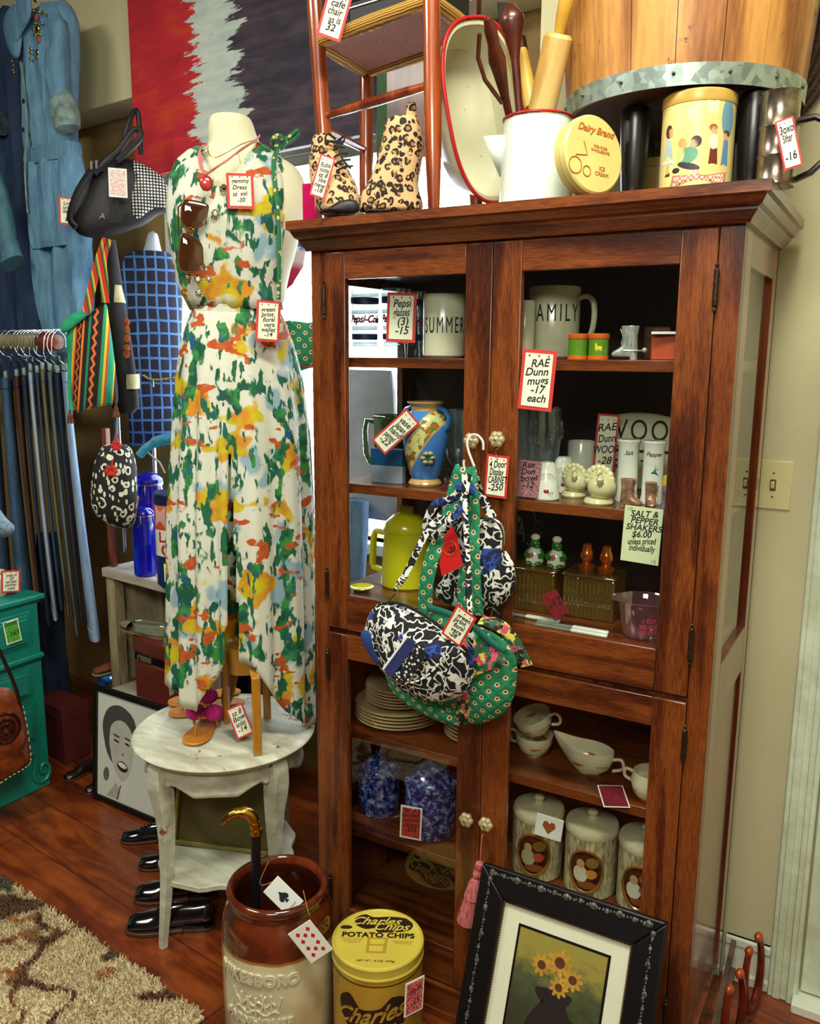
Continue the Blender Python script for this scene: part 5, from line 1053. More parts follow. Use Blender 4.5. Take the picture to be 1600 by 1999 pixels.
# ================================================================ inside the cabinet
def onsh(u, v, y, z): p = at(u, v, y=y); return Vector((p.x, y, z+.0005))
CREAMC = plain('cream ceramic', 'D8D6B8', .18, var=.05, vs=8, coat=.4); WHC = plain('white ceramic', 'E2E6D8', .18, var=.03, coat=.4)
NAVYP = plain('navy band print', '1E3A6A', .4); REDL = plain('script red print', 'A81830', .4)
def tumbler(u, y, label, grp=None):
    t = T('printed_tumbler', label, 'glass', onsh(u, 698, y, SH[0]), -.6); r = .037; h = .168
    G().lathe([(0, .001), (r-.008, .0), (r-.006, .03), (r, h), (r-.002, h), (r-.008, .035), (0, .03)], 36, cap=False).build('glass_body', CLEAR, t)
    for z in (.135, .045): rr = lerp(r-.006, r, z/h); G().lathe([(rr+.0004, z), (rr+.0008, z+.014)], 36, cap=False).build('blue_band', NAVYP, t)
    a0 = math.atan2(CAM.y-y, CAM.x-t.location.x)+.6
    text('Pepsi-Cola', .026, REDL, t, rotm(0, 0, 0, (0, 0, .095)), shear=.4, bold=.0012, wrap=wrap_cyl(r-.001, a0), sxs=.8)
    return t
tumbler(712, .14, 'clear tumbler with red script and navy bands, leftmost on the top cabinet shelf'); tumbler(772, .14, 'clear tumbler with red script and navy bands, second from the left on the top shelf')
tumbler(812, .25, 'clear tumbler with navy bands mostly behind the cream mug on the top shelf'); tumbler(838, .33, 'clear tumbler standing at the back of the top shelf between two others')
P = at(783, 620, y=.075); tag(P, .074, .118, ['Pepsi', 'glasses', '(3)', '-15'], 'white tag with a red border hung on the printed tumblers behind the glass', roll=2, rz=.25)
def mug(u, v, y, r, h, label, txt, size, hdir, z, hand=True, mat=CREAMC, tz=.5):
    t = T('lettered_mug', label, 'mug', onsh(u, v, y, z), 0)
    G().lathe([(0, .002), (r-.008, .001), (r-.001, .006), (r, .015), (r, h-.003), (r-.002, h), (r-.004, h-.003), (r-.005, .012), (0, .008)], 44, cap=False).build('mug_body', mat, t)
    if hand:
        M = rotm(rz=hdir); G().tube(spline([(r-.004, 0, h*.82), (r+.02, 0, h*.86), (r+.038, 0, h*.76), (r+.040, 0, h*.5), (r+.028, 0, h*.28), (r-.004, 0, h*.2)], 5), .0062, 10, flat=1.5, M=M).build('handle', mat, t)
    if txt: text(txt, size, INK, t, rotm(loc=(0, 0, h*tz)), bold=-.0006 if False else 0, ext=.0002, wrap=wrap_cyl(r+.0006, math.atan2(CAM.y-y, CAM.x-t.location.x)), sxs=.55 if tz > .5 else .44, space=1.35)
    return t
mug(866, 698, .145, .052, .152, 'cream mug lettered SUMMER on the top cabinet shelf', 'SUMMER', .054, R(100), SH[0])
mug(1078, 697, .20, .060, .165, 'cream mug lettered FAMILY with a large handle on the right top shelf', 'FAMILY', .056, R(-5), SH[0], tz=.62)
mug(1022, 697, .11, .022, .13, 'narrow cream cup edge beside the FAMILY mug at the door stile', '', 0, R(150), SH[0])
for k, (u, lb) in enumerate(((1127, 'green and orange shaker with dark specks on the top shelf, next to the FAMILY mug'), (1167, 'green and orange shaker with a small yellow animal, on the top shelf'))):
    t = T('salt_shaker', lb, 'shaker', onsh(u, 697, .085, SH[0])); OG = plain('shaker orange', 'D8641A', .3, coat=.3); GR = plain('shaker green', '5A8A1E', .3, coat=.3)
    G().lathe([(0, 0), (.0225, 0), (.0225, .008), (0, .008)], 28).build('base_ring', OG, t); G().lathe([(.0215, .008), (.0215, .044)], 28, cap=False).build('shaker_body', GR, t); G().lathe([(.0225, .044), (.023, .046), (.023, .053), (.02, .055), (0, .055)], 28, cap=False).build('orange_cap', OG, t)
    if k: 
        a = math.atan2(CAM.y, CAM.x-t.location.x)
        for nm, poly in (('animal_print', [(-.007, .018), (.007, .018), (.007, .028), (-.004, .028), (-.004, .034), (-.008, .034), (-.008, .024)]),): decal(nm, poly, plain('yellow print', 'D8C81E'), t, .0216, a)
SLV = plain('bright pewter', 'C8D0C4', .25, .45, var=.2, vs=60)
def cowboy(u, v, y, z, s_, label, mat, rz=0, spur=True):
    t = T('cowboy_boot_figurine', label, 'figurine', onsh(u, v, y, z), rz)
    rows = [(0.004, -.034, .020, .024), (.012, -.034, .021, .026), (.018, -.028, .021, .026), (.024, -.014, .020, .026), (.034, -.010, .019, .026), (.05, -.012, .019, .028), (.064, -.014, .021, .030), (.068, -.015, .022, .031), (.063, -.012, .019, .026)]
    G().rows([(z_*s_, a*s_, b*s_, w_*s_) for z_, a, b, w_ in rows], 20, .9).build('boot_body', mat, t, sub=1)
    G().rows([(0, .006*s_, .02*s_, .02*s_), (.012*s_, .004*s_, .02*s_, .022*s_)], 14, .8).build('heel', mat, t)
    g = G()
    for k in range(3): g.tube([(-.010*s_+k*.010*s_, -.014*s_, .03*s_), (-.006*s_+k*.009*s_, -.0155*s_, .045*s_), (-.012*s_+k*.011*s_, -.0155*s_, .06*s_)], .0009*s_, 5)
    g.build('stitching', mat, t)
    if spur: g = G(); g.tube([(-.005*s_, -.014*s_, .018*s_), (.022*s_, -.008*s_, .018*s_), (.030*s_, 0, .018*s_)], .0016*s_, 6); g.ball((.034*s_, 0, .019*s_), .0055*s_, 10, 8); g.build('spur', mat, t)
cowboy(1224, 697, .085, SH[0], 1.06, 'small silver cowboy boot figurine with a spur on the top shelf', SLV)
t = T('card_stack', 'white cards lying on an orange box at the right end of the top shelf', 'cards', onsh(1304, 697, .12, SH[0])); G().box((-.03, -.03, 0), (.045, .05, .052)).build('orange_box', plain('orange carton', 'B4461A', .5), t, bevel=.002); G().box((-.035, -.045, .053), (.045, .04, .058), rotm(rz=.2)).build('white_cards', WHITEP, t)
CUP = plain('striped can', '8A5A3A', .4, var=.3)
for u, r, h, lb in ((1240, .03, .075, 'dim brown can behind the silver boot on the top shelf'), ): G().lathe(cyl_prof(r, h), 28).build('small_can', CUP, None, loc=onsh(u+40, 697, .3, SH[0]), label=lb, cat='can')
tag(at(1052, 742, y=.0)+Vector((0, -.012, 0)), .078, .128, ['RAE', 'Dunn', 'mugs', '-17', 'each'], 'white tag with a red border on the right upper glass door, below the mugs', roll=4, rz=0)
# --- middle shelf
z = SH[1]; GRG = thin_glass('green glass', '9CC29A', .08, op=.10, opc='3E6A3A')
t = T('green_glass_pitcher', 'green glass pitcher with straight panelled sides and a side handle', 'pitcher', onsh(768, 955, .22, z), R(8))
G().lathe([(0, .004), (.050, .002), (.054, .01), (.058, .16), (.060, .165), (.057, .166), (.054, .16), (.050, .014), (0, .012)], 8, cap=False).build('pitcher_body', GRG, t, smooth=0)
G().tube([(-.054, 0, .145), (-.078, -.005, .15), (-.083, -.005, .12), (-.080, -.005, .06), (-.070, 0, .035), (-.052, 0, .03)], .007, 10).build('handle', GRG, t)
t = T('card_deck_box', 'blue and pale grey flat box standing in front of the green pitcher', 'box', onsh(757, 955, .105, z), R(5)); G().box((-.05, 0, .045), (.04, .022, .088)).build('box_top', plain('deep blue card', '0E4A7A', .4), t, bevel=.001); G().box((-.05, 0, 0), (.04, .022, .0449)).build('box_base', plain('grey blue card', '8A96A8', .4), t, bevel=.001)
s = MT('vase glaze', .15, coat=.6); v = s.co(); x, y, zz = s.sep(v); band = s.math('SUBTRACT', s.math('MULTIPLY_ADD', x, 1.5, -.085), s.math('SUBTRACT', zz, .19)); bb = s.math('ABSOLUTE', s.math('ADD', band, 0))
blu = s.mix(s.noise(v, 20), hx('2A6AB8'), hx('4A8AD0')); crm = s.mix(s.step(s.noise(v, 55, 3), .5, .56), hx('D0CC8A'), s.mix(s.step(s.noise(v, 80, 3), .45, .55), hx('3A7A3A'), hx('A8641E'))); tanl = hx('C89A5A')
c = s.mix(s.math('LESS_THAN', bb, .040), blu, tanl); c = s.mix(s.math('LESS_THAN', bb, .034), c, crm); s.col(c); VZ = s.m
t = T('painted_vase', 'blue two-handled ceramic vase with a diagonal fruit band', 'vase', onsh(829, 955, .135, z), 0)
TN = plain('tan glaze', 'C8A064', .2, coat=.4)
G().lathe([(.0, .0), (.040, .0), (.043, .006), (.038, .014), (.034, .018)], 40, cap=False).build('foot', TN, t)
G().lathe([(.034, .016), (.040, .03), (.052, .08), (.060, .125), (.060, .15), (.052, .172), (.042, .184), (.036, .188)], 48, cap=False).build('vase_body', VZ, t)
G().lathe([(.036, .187), (.035, .198), (.046, .208), (.046, .211), (.036, .209), (.030, .2), (.03, .18)], 40, cap=False).build('rim', TN, t)
g = G(); 
for q in (-1, 1): G().tube([(q*.036, 0, .196), (q*.055, 0, .19), (q*.066, 0, .175), (q*.064, 0, .15), (q*.056, 0, .14)], .006, 8, flat=1.5).build('handle', plain('blue handle glaze', '2E70B8', .2, coat=.5), t)
g = G(); a = math.atan2(CAM.y-.135, CAM.x-t.location.x)+.12
for q in range(6): b = q*pi/3; g.ball(((.056)*cos(a)+.012*cos(b)*-sin(a), (.056)*sin(a)+.012*cos(b)*cos(a), .075+.012*sin(b)), (.008, .008, .006), 8, 6)
g.build('raised_flower', plain('cream green relief', 'B8B87A', .25, var=.4, vs=80), t)
tag(at(772, 843, y=.050), .05, .118, ['vase', 'Japan', 'hand', 'painted', '-22'], 'slanted white tag with a red border leaning on the blue vase', roll=48, rz=.3)
t = T('glass_goblet', 'clear footed goblet with raised dots behind the blue vase', 'glass', onsh(893, 955, .26, z)); G().lathe([(0, 0), (.036, 0), (.034, .006), (.012, .014), (.012, .03), (.03, .06), (.038, .1), (.036, .14), (.04, .185), (.038, .185), (.034, .14), (.036, .1), (.028, .064), (0, .05)], 32, cap=False).build('goblet_body', CLEAR, t)
t = T('glass_jar', 'large clear embossed glass jar at the left of the right middle shelf', 'jar', onsh(1043, 975, .24, z)); G().lathe([(0, 0), (.045, 0), (.05, .01), (.06, .12), (.064, .16), (.058, .185), (.06, .2), (.057, .2), (.055, .185), (.061, .16), (.057, .12), (.047, .014), (0, .01)], 36, cap=False).build('jar_body', CLEAR, t)
g = G(); rr = random.Random(5)
for k in range(26): a = rr.uniform(0, 6.28); zz_ = rr.uniform(.12, .17); g.ball((.0615*cos(a), .0615*sin(a), zz_), (.006, .006, .008), 7, 5)
g.build('embossing', CLEAR, t)
tag(at(1030, 935, y=.06), .055, .085, ['Rae', 'Dun', 'bowl', '-12'], 'pink speckled card propped at the left of the right middle shelf', roll=3, rz=.2, border=None, paper=plain('pink speckled card', 'D8909A', .6, var=.4, vs=260))
for u, y_, lb in ((1065, .095, 'white upside-down cup shaker with a rainbow and red heart, in front'), (1098, .215, 'white upside-down cup shaker with a rainbow, half behind the other')):
    t = T('souvenir_shaker', lb, 'shaker', onsh(u, 978, y_, z)); G().lathe([(0, 0), (.029, 0), (.031, .003), (.0285, .02), (.021, .078), (.015, .086), (0, .088)], 32).build('shaker_body', WHC, t)
    a = math.atan2(CAM.y-y_, CAM.x-t.location.x); 
    for i, c_ in enumerate(('B4301E', 'D88A1E', 'D8C81E', '3A8A4A', '2A5A9A')):
        r_ = .0285-.003*i
        pts = [((.0262-.0075*((.038+r_*sin(q)*.8)/.078-.25)*1.2+.0008)*cos(a+r_*cos(q)/.0265), (.0262-.0075*((.038+r_*sin(q)*.8)/.078-.25)*1.2+.0008)*sin(a+r_*cos(q)/.0265), .036+r_*sin(q)*.9) for q in [pi*k/12 for k in range(13)]]
        G().tube(pts, .0014, 5).build('rainbow_stripe', PR(c_), t)
    decal('heart_print', [(0, .012), (.006, .02), (.0055, .025), (.002, .026), (0, .023), (-.002, .026), (-.0055, .025), (-.006, .02)], REDL, t, .0285, a)
    text('NY', .009, INK, t, rotm(loc=(.011, 0, .018)), ext=.0002, wrap=wrap_cyl(.0292, a))
for u, y_, k, lb in ((1118, .165, .9, 'cream turkey figurine behind, at the left on the middle shelf'), (1167, .10, 1.0, 'cream turkey figurine in front, with fanned tail on the middle shelf')):
    t = T('turkey_figurine', lb, 'figurine', onsh(u, 988, y_, z), R(-8)); IVC = plain('ivory ceramic', 'D2CE9A', .2, coat=.5, var=.06)
    G().lathe([(0, 0), (.031*k, 0), (.033*k, .004), (.03*k, .012), (.022*k, .014)], 28).build('base', IVC, t)
    G().ball((.008*k, -.004, .038*k), (.032*k, .028*k, .028*k), 22, 16).build('body', IVC, t)
    g = G()
    for q in range(11):
        a = R(-40)+R(230)*q/10; c_ = (-.006*k+.028*k*cos(a), .012, .052*k+.026*k*sin(a)); g.ball(c_, (.0095*k, .006, .0095*k), 10, 8)
    g.ball((-.006*k, .012, .052*k), (.028*k, .007, .028*k), 20, 12); g.build('tail_fan', IVC, t)
    g = G(); g.tube(spline([(.014*k, -.024*k, .045*k), (.018*k, -.033*k, .06*k), (.016*k, -.03*k, .072*k)], 4), [.008*k]*5+[.005*k]*4, 10); g.ball((.015*k, -.032*k, .075*k), .007*k, 10, 8); g.tube([(.015*k, -.038*k, .074*k), (.016*k, -.045*k, .07*k)], .0022*k, 6); g.build('head', IVC, t)
mug(1133, 905, .33, .034, .115, 'small white cup with a gold rim at the back of the middle shelf', '', 0, 0, z, hand=False, mat=WHC)
t = T('lettered_plaque', 'wide cream ceramic dish lettered WOOF standing on the middle shelf', 'dish', onsh(1240, 985, .35, z), R(4))
pl_ = [(-.105, .0), (.105, .0), (.105, .17)]+[(.105-.21*k/10, .172+.018*sin(pi*k/10)) for k in range(1, 10)]+[(-.105, .17)]
G().prism(pl_, 0, .03).build('dish_body', CREAMC, t, bevel=.005); text('WOOF', .072, INK, t, rotm(loc=(.008, -.001, .145)), sxs=.75, space=1.2); text('TREATS', .05, INK, t, rotm(loc=(-.02, -.001, .055)), sxs=.6, space=1.3); G().box((-.106, -.0012, .092), (.106, 0, .099)).build('dark_line', INK, t, smooth=0)
tag(at(1182, 868, y=.30), .052, .15, ['RAE', 'Dunn', 'WOOF', '-28'], 'narrow brown-lit tag with a red border hung on the WOOF dish', roll=3, rz=.3)
for u, lb, tx in ((1221, 'tall white cylinder shaker marked Salt', 'Salt'), (1270, 'tall white cylinder shaker marked Pepper with a teal splash', 'Pepper')):
    t = T('cylinder_shaker', lb, 'shaker', onsh(u, 992, .17, z)); G().lathe([(0, 0), (.026, 0), (.0265, .004), (.023, .02), (.023, .125), (.027, .138), (.026, .141), (0, .140)], 32).build('shaker_body', WHC, t)
    a = math.atan2(CAM.y-.17, CAM.x-t.location.x); text(tx, .013, INK, t, rotm(loc=(0, 0, .112)), shear=.4, ext=.0002, wrap=wrap_cyl(.0236, a))
    if tx == 'Pepper':
        for q in range(6): decal('teal_splash', [(0+.002*q-.006, .07), (.016-.003*q, .082+.003*q-.02*(q % 2)), (.004, .078)], plain('teal print', '2A7A80'), t, .0234, a, lift=.0004+.0001*q)
BRZ = plain('bronze resin', 'C8987A', .28, .4, var=.35, vs=70)
cowboy(1226, 994, .085, z, .95, 'bronze-coloured cowboy boot shaker before the Salt cylinder', BRZ, R(180), False); cowboy(1268, 996, .10, z, .85, 'bronze-coloured cowboy boot shaker before the Pepper cylinder', BRZ, R(115), False)
t = T('floral_shaker', 'small yellow and lilac patterned shaker at the right end of the middle shelf', 'shaker', onsh(1304, 998, .09, z)); G().lathe(cyl_prof(.016, .055), 20).build('shaker_body', plain('lilac floral print', '9A8AA8', .3, var=.4, vs=120), t); G().lathe([(.016, .055), (.014, .075), (0, .08)], 20).build('yellow_top', plain('yellow glaze', 'D8B81E', .3), t)
P = at(1252, 1045, y=.045); tag(P, .082, .122, ['SALT &', 'PEPPER', 'SHAKERS', '$6.00', 'unless priced', 'individually'], 'pale green-cornered card hung from the middle shelf edge listing salt and pepper shakers', roll=2, rz=0, border=None, paper=plain('pale green card', 'D2DCB0', .6, var=.04), inner=lambda t, w, h: [text('10', .012, plain('green ink', '6A9A3A', .6), t, rotm(loc=(q*w*.36, -.0016, q*-1*h*.44+(.0 if q > 0 else 0))), ext=.0001) for q in (-1, 1)])
# --- upper cabinet floor
z = SH[2]; YEL = plain('bright yellow plastic', 'CEC81A', .22, var=.04, coat=.4)
t = T('yellow_pitcher', 'bright yellow lidded plastic pitcher with a square handle', 'pitcher', onsh(792, 1175, .20, z))
G().lathe([(0, 0), (.066, 0), (.069, .004), (.060, .145), (.059, .15)], 40).build('pitcher_body', YEL, t); G().lathe([(.061, .148), (.062, .156), (.056, .175), (.035, .195), (.0, .202)], 40).build('lid', YEL, t)
G().box((-.020, -.007, .192), (.020, .007, .218)).build('lid_knob', YEL, t, bevel=.003); G().tube([(-.055, 0, .135), (-.098, 0, .138), (-.104, 0, .12), (-.108, 0, .05), (-.104, 0, .035), (-.062, 0, .028)], .0085, 4, flat=1.5).build('handle', YEL, t, bevel=.002)
t = T('yellow_plate', 'bright yellow plastic plate lying beside the yellow pitcher', 'plate', onsh(706, 1170, .085, z)); t.scale = (.72, .72, 1); G().lathe([(0, .001), (.03, .001), (.045, .010), (.043, .012), (.028, .004), (0, .003)], 36, cap=False).build('plate_body', YEL, t)
t = T('glass_drawer_box', 'amber ribbed glass refrigerator box with lid under the green frog shakers', 'glass box', onsh(1046, 1215, .19, z))
AMB = thin_glass('amber glass', 'E0C890', .10, op=.22, opc='9A7A38')
def ambox(t, w, h, d):
    g = G().box((-w, -d, 0), (w, d, h)); g.build('ribbed_glass', AMB, t, bevel=.004, smooth=0); g = G()
    for k in range(12): x_ = -w+2*w*(k+.5)/12; g.tube([(x_, -d-.0005, .008), (x_, -d-.0005, h-.01)], .0022, 6)
    g.build('ribs', AMB, t); G().box((-w-.003, -d-.003, h), (w+.003, d+.003, h+.008)).build('glass_lid', AMB, t, bevel=.003)
ambox(t, .062, .10, .05); 
t2 = T('glass_drawer_box', 'amber ribbed glass box with lid under the copper lantern shakers', 'glass box', onsh(1156, 1222, .20, z)); ambox(t2, .062, .10, .05)
GF = plain('frog green glaze', '2A7A2A', .2, coat=.5, var=.15)
for u, lb in ((1042, 'green frog chef shaker in a white apron, the left one'), (1084, 'green frog chef shaker in a white apron, the right one')):
    t = T('frog_chef_shaker', lb, 'shaker', onsh(u, 1135, .18, z+.1095), .2); t.scale = (.82, .82, 1)
    G().lathe([(0, 0), (.022, 0), (.027, .008), (.026, .022), (.021, .036), (.013, .044), (0, .045)], 26).build('apron_body', WHC, t); g = G(); g.ball((0, 0, .052), (.016, .015, .013), 16, 12); g.ball((.006, -.012, .048), (.011, .008, .006)); g.ball((-.007, -.006, .061), .005); g.ball((.007, -.006, .061), .005); g.build('head', GF, t)
    G().lathe([(.010, .062), (.014, .066), (.014, .071), (.008, .076), (0, .077)], 18).build('chef_hat', WHC, t); g = G()
    for q in (-1, 1): g.tube(spline([(q*.016, -.004, .036), (q*.026, -.010, .026), (q*.012, -.022, .024)], 4), .0065, 8); g.ball((q*.012, -.018, .0065), (.012, .014, .006))
    g.build('arms_and_feet', GF, t); G().ball((-.006, -.0235, .026), (.007, .003, .008)).build('orange_button', plain('orange print', 'B4602A', .5, var=0), t)
COPR = plain('shiny copper', 'E07A34', .2, .7, var=.1)
for u, lb in ((1143, 'shiny copper oil-lamp shaker, the left one'), (1181, 'shiny copper oil-lamp shaker, the right one')):
    t = T('copper_lamp_shaker', lb, 'shaker', onsh(u, 1140, .19, z+.1085), R(75)); G().lathe([(0, 0), (.017, 0), (.019, .004), (.022, .012), (.012, .018), (.009, .022), (.013, .026), (.017, .036), (.015, .046), (.010, .056), (.011, .064), (.009, .065), (0, .060)], 28).build('lamp_body', COPR, t); G().tube([(.018+.008*cos(k*.785), 0, .010+.008*sin(k*.785)) for k in range(8)], .0015, 6, closed=True).build('finger_ring', COPR, t)
tag(at(1083, 1180, y=.06), .04, .062, ['', '-12'], 'small red card leaning on the left amber glass box', roll=-32, rz=.2, border=None, paper=plain('crimson card', '9A1C2C', .5, var=.3, vs=120))
for a_, b_, lb in (((1028, 1210), (1082, 1218), 'white-handled table knife lying nearest the door glass at the left'), ((1120, 1218), (1185, 1226), 'white-handled table knife lying in the middle behind the door glass'), ((1126, 1230), (1188, 1242), 'white-handled table knife lying in front, beside the measuring cup')):
    a = at(a_[0], a_[1], y=.045); b = at(b_[0], b_[1], y=.05); t = T('table_knife', lb, 'knife', (b.x, {1210: .085, 1218: .062, 1230: .040}[a_[1]], z+.006), 0); G().box((-.085, -.007, -.004), (0, .007, .004)).build('handle', WHC, t, bevel=.003); G().box((-.17, -.008, -.001), (-.085, .006, .001)).build('blade', SLV, t)
t = T('measuring_cup', 'clear glass measuring cup with pink measure marks at the right of the lower shelf', 'measuring cup', onsh(1252, 1262, .105, z), R(190))
PKG = thin_glass('pinkish glass', 'F8ECF0', .08, op=.08, opc='C89098')
G().lathe([(0, .001), (.040, 0), (.044, .004), (.056, .078), (.060, .084), (.058, .086), (.053, .078), (.041, .008), (0, .006)], 40, cap=False).build('cup_body', PKG, t); G().tube([(.052, 0, .082), (.064, 0, .083), (.070, 0, .088)], [.012, .010, .004], 10, flat=.8).build('spout', PKG, t)
PKI = plain('pink measure print', 'B43A4A', .5)
a = math.atan2(CAM.y-.1, CAM.x-t.location.x)-R(190)
for zz_, tx in ((.02, '1/2 CUP'), (.034, '2/3 CUP'), (.048, '1 CUP')): text(tx, .012, PKI, t, rotm(loc=(0, 0, zz_)), ext=.0002, bold=.0006, wrap=wrap_cyl(.047+zz_*.12+.0015, a+.25))
# --- lower cabinet
z = SH[3]; PLT = plain('stoneware plate cream', 'BCA87A', .25, var=.08, coat=.3)
def plate(x, y, z, r, label, grp=None, name='dinner_plate', first=[None]):
    t = T(name, label, 'plate', (x, y, z), 0, grp); G().lathe([(0, .001), (r*.6, .001), (r*.65, .002), (r*.97, .0125), (r, .015), (r*.98, .0165), (r*.62, .006), (0, .005)], 48, cap=False).build('plate_body', PLT, t, smooth=60); return t
p1 = onsh(778, 1450, .19, z); pl0 = plate(p1.x, .19, z+.001, .122, 'cream dinner plate at the bottom of the large plate stack', 'large plates in the left stack')
for k in range(1, 5): c_ = copy_tree(pl0); c_.location = (p1.x+.002*(k % 2), .19, z+.001+k*.0095); c_['label'] = 'cream dinner plate in the large plate stack, %s' % ['', 'second from the bottom', 'the middle one', 'just under the top one', 'topmost of the large plates'][k]
s0 = plate(p1.x-.002, .195, z+.0475, .095, 'cream salad plate lowest of the smaller plates stacked on the large ones', 'small plates on top of the large plates')
for k in range(1, 6): c_ = copy_tree(s0); c_.location = (p1.x-.002+.002*(k % 2), .195, z+.0475+k*.0085); c_['label'] = 'cream salad plate in the smaller stack, %s' % ['', 'second from below', 'third from below', 'third from the top', 'second from the top', 'the topmost'][k]
p2 = onsh(934, 1480, .20, z); s1 = plate(p2.x, .20, z+.001, .095, 'cream plate lowest in the narrow right stack behind the door stile', 'plates in the stack at the door stile')
for k in range(1, 7): c_ = copy_tree(s1); c_.location = (p2.x, .20, z+.001+k*.0105); c_['label'] = 'cream plate in the right stack behind the door stile, %s' % ['', 'second from below', 'third from below', 'the middle one', 'third from the top', 'second from the top', 'the topmost'][k]
s = MT('wheat print china', .18, coat=.5); v = s.co(); x, y, zz = s.sep(v); lo_ = s.math('MULTIPLY', s.step(s.noise(s.co((1, 1, 2.5)), 26, 2), .53, .57), s.math('LESS_THAN', zz, .035)); s.col(s.mix(lo_, hx('D8D2AE'), hx('B4702E'))); WH = s.m
def teacup(loc, rot, label):
    t = T('teacup', label, 'cup', loc, rot=rot); G().lathe([(0, 0), (.02, 0), (.022, .004), (.036, .016), (.046, .038), (.048, .058), (.0465, .058), (.044, .038), (.034, .019), (0, .008)], 40, cap=False).build('cup_body', WH, t)
    G().tube(spline([(.045, 0, .05), (.062, 0, .054), (.070, 0, .040), (.062, 0, .024), (.043, 0, .024)], 5), .004, 8).build('handle', WH, t); return t
p = onsh(1040, 1508, .17, z); teacup((p.x, p.y, p.z), (0, 0, R(178)), 'cream teacup standing upright on the right lower shelf under a tilted cup'); teacup((p.x+.012, p.y-.002, p.z+.061), (R(14), R(-16), R(4)), 'cream teacup with wheat print tilted on top of another teacup')
p = onsh(1152, 1535, .150, z); t = T('gravy_boat', 'cream gravy boat with a long pouring lip and wheat print on the lower right shelf', 'gravy boat', p, R(-6))
g = G(); n = 44
def gb(q, k, zz_):
    a = 2*pi*q/n; ex_ = 1.0+(.62 if cos(a) < 0 else .0)*max(0, -cos(a))**6*(zz_/.07)**1.5; return (-.008+.062*k*cos(a)*ex_, .040*k*sin(a)*(1-.35*max(0, -cos(a))**3), zz_+(.018*max(0, -cos(a))**4)*(zz_/.07)**2)
pr = [(.45, 0), (.5, .003), (.85, .022), (1.0, .045), (1.02, .062), (1.0, .066), (.96, .062), (.93, .045), (.8, .026), (.3, .012)]
vs = [gb(q, k, zz_) for k, zz_ in pr for q in range(n)]; g.add(vs, [(j*n+i, j*n+(i+1) % n, (j+1)*n+(i+1) % n, (j+1)*n+i) for j in range(len(pr)-1) for i in range(n)]+[tuple((len(pr)-1)*n+k for k in range(n))]); g.build('boat_body', WH, t, smooth=60)
G().tube(spline([(.052, 0, .05), (.075, 0, .055), (.080, 0, .035), (.055, 0, .022)], 5), .004, 8).build('handle', WH, t)
p = onsh(1268, 1562, .10, z); t = T('sugar_bowl', 'cream handled sugar bowl at the right edge of the lower shelf', 'bowl', p, R(175)); G().lathe([(0, 0), (.025, 0), (.04, .02), (.046, .045), (.040, .068), (.038, .068), (.043, .045), (0, .012)], 36, cap=False).build('bowl_body', WH, t); G().tube(spline([(.040, 0, .055), (.060, 0, .058), (.062, 0, .04), (.043, 0, .032)], 5), .004, 8).build('handle', WH, t)
PKC = plain('pink speckled card back', 'B8244A', .6, var=.5, vs=200, c2='E8909A'and None)
t = T('playing_card', 'crimson patterned playing card lying over the shelf edge before the gravy boat', 'card', (at(1196, 1557, y=.055).x, .058, z+.006), rot=(R(6), 0, R(28))); G().box((-.03, -.042, 0), (.03, .042, .0008)).build('card', WHITEP, t, smooth=0); G().box((-.027, -.039, .0009), (.027, .039, .0012)).build('card_back_print', plain('crimson lace print', '9A1438', .6, var=.4, vs=260), t, smooth=0)
z = SH[4]
s = MT('blue spongeware', .12, coat=.7); v = s.co(); nz = s.noise(v, 60, 4, .7); s.col(s.ramp(nz, [(.38, '10123A'), (.5, '1E2E7A'), (.62, '8A9ABE'), (.75, 'B8C0D0')])); SPG = s.m
for u, v_, y_, k, lb in ((731, 1632, .17, .94, 'blue speckled lidded canister at the left of the lowest shelf'), (836, 1668, .15, 1.12, 'larger blue speckled lidded canister with a red card on it')):
    t = T('spongeware_canister', lb, 'canister', onsh(u+(8 if k < 1 else 4), v_, y_, z)); G().lathe([(0, 0), (.058*k, 0), (.062*k, .006), (.064*k, .06*k), (.062*k, .122*k), (.060*k, .128*k)], 44).build('canister_body', SPG, t)
    G().lathe([(.064*k, .126*k), (.067*k, .130*k), (.066*k, .136*k), (.055*k, .140*k), (.045*k, .155*k), (.020*k, .172*k), (.010*k, .176*k), (.012*k, .186*k), (.009*k, .195*k), (0, .197*k)], 44).build('lid', SPG, t)
tag(at(802, 1606, y=.068), .060, .095, ['Set of 3', 'speckled', 'ceramic', 'canisters', '-$35'], 'red-backed playing card with black writing on the larger blue canister', roll=2, rz=.25, border=None, paper=WHITEP, inner=cardback(plain('red card back print', 'C83A34', .5, var=.2, vs=180)), holes=False)
s = MT('cream relief glaze', .3, coat=.3); v = s.co(); nz = s.noise(s.co((1, 1, .3)), 120, 3); s.col(s.ramp(nz, [(.35, '8A7A50'), (.6, 'C8C098')])); s.bump(nz, .8, .003); REL = s.m
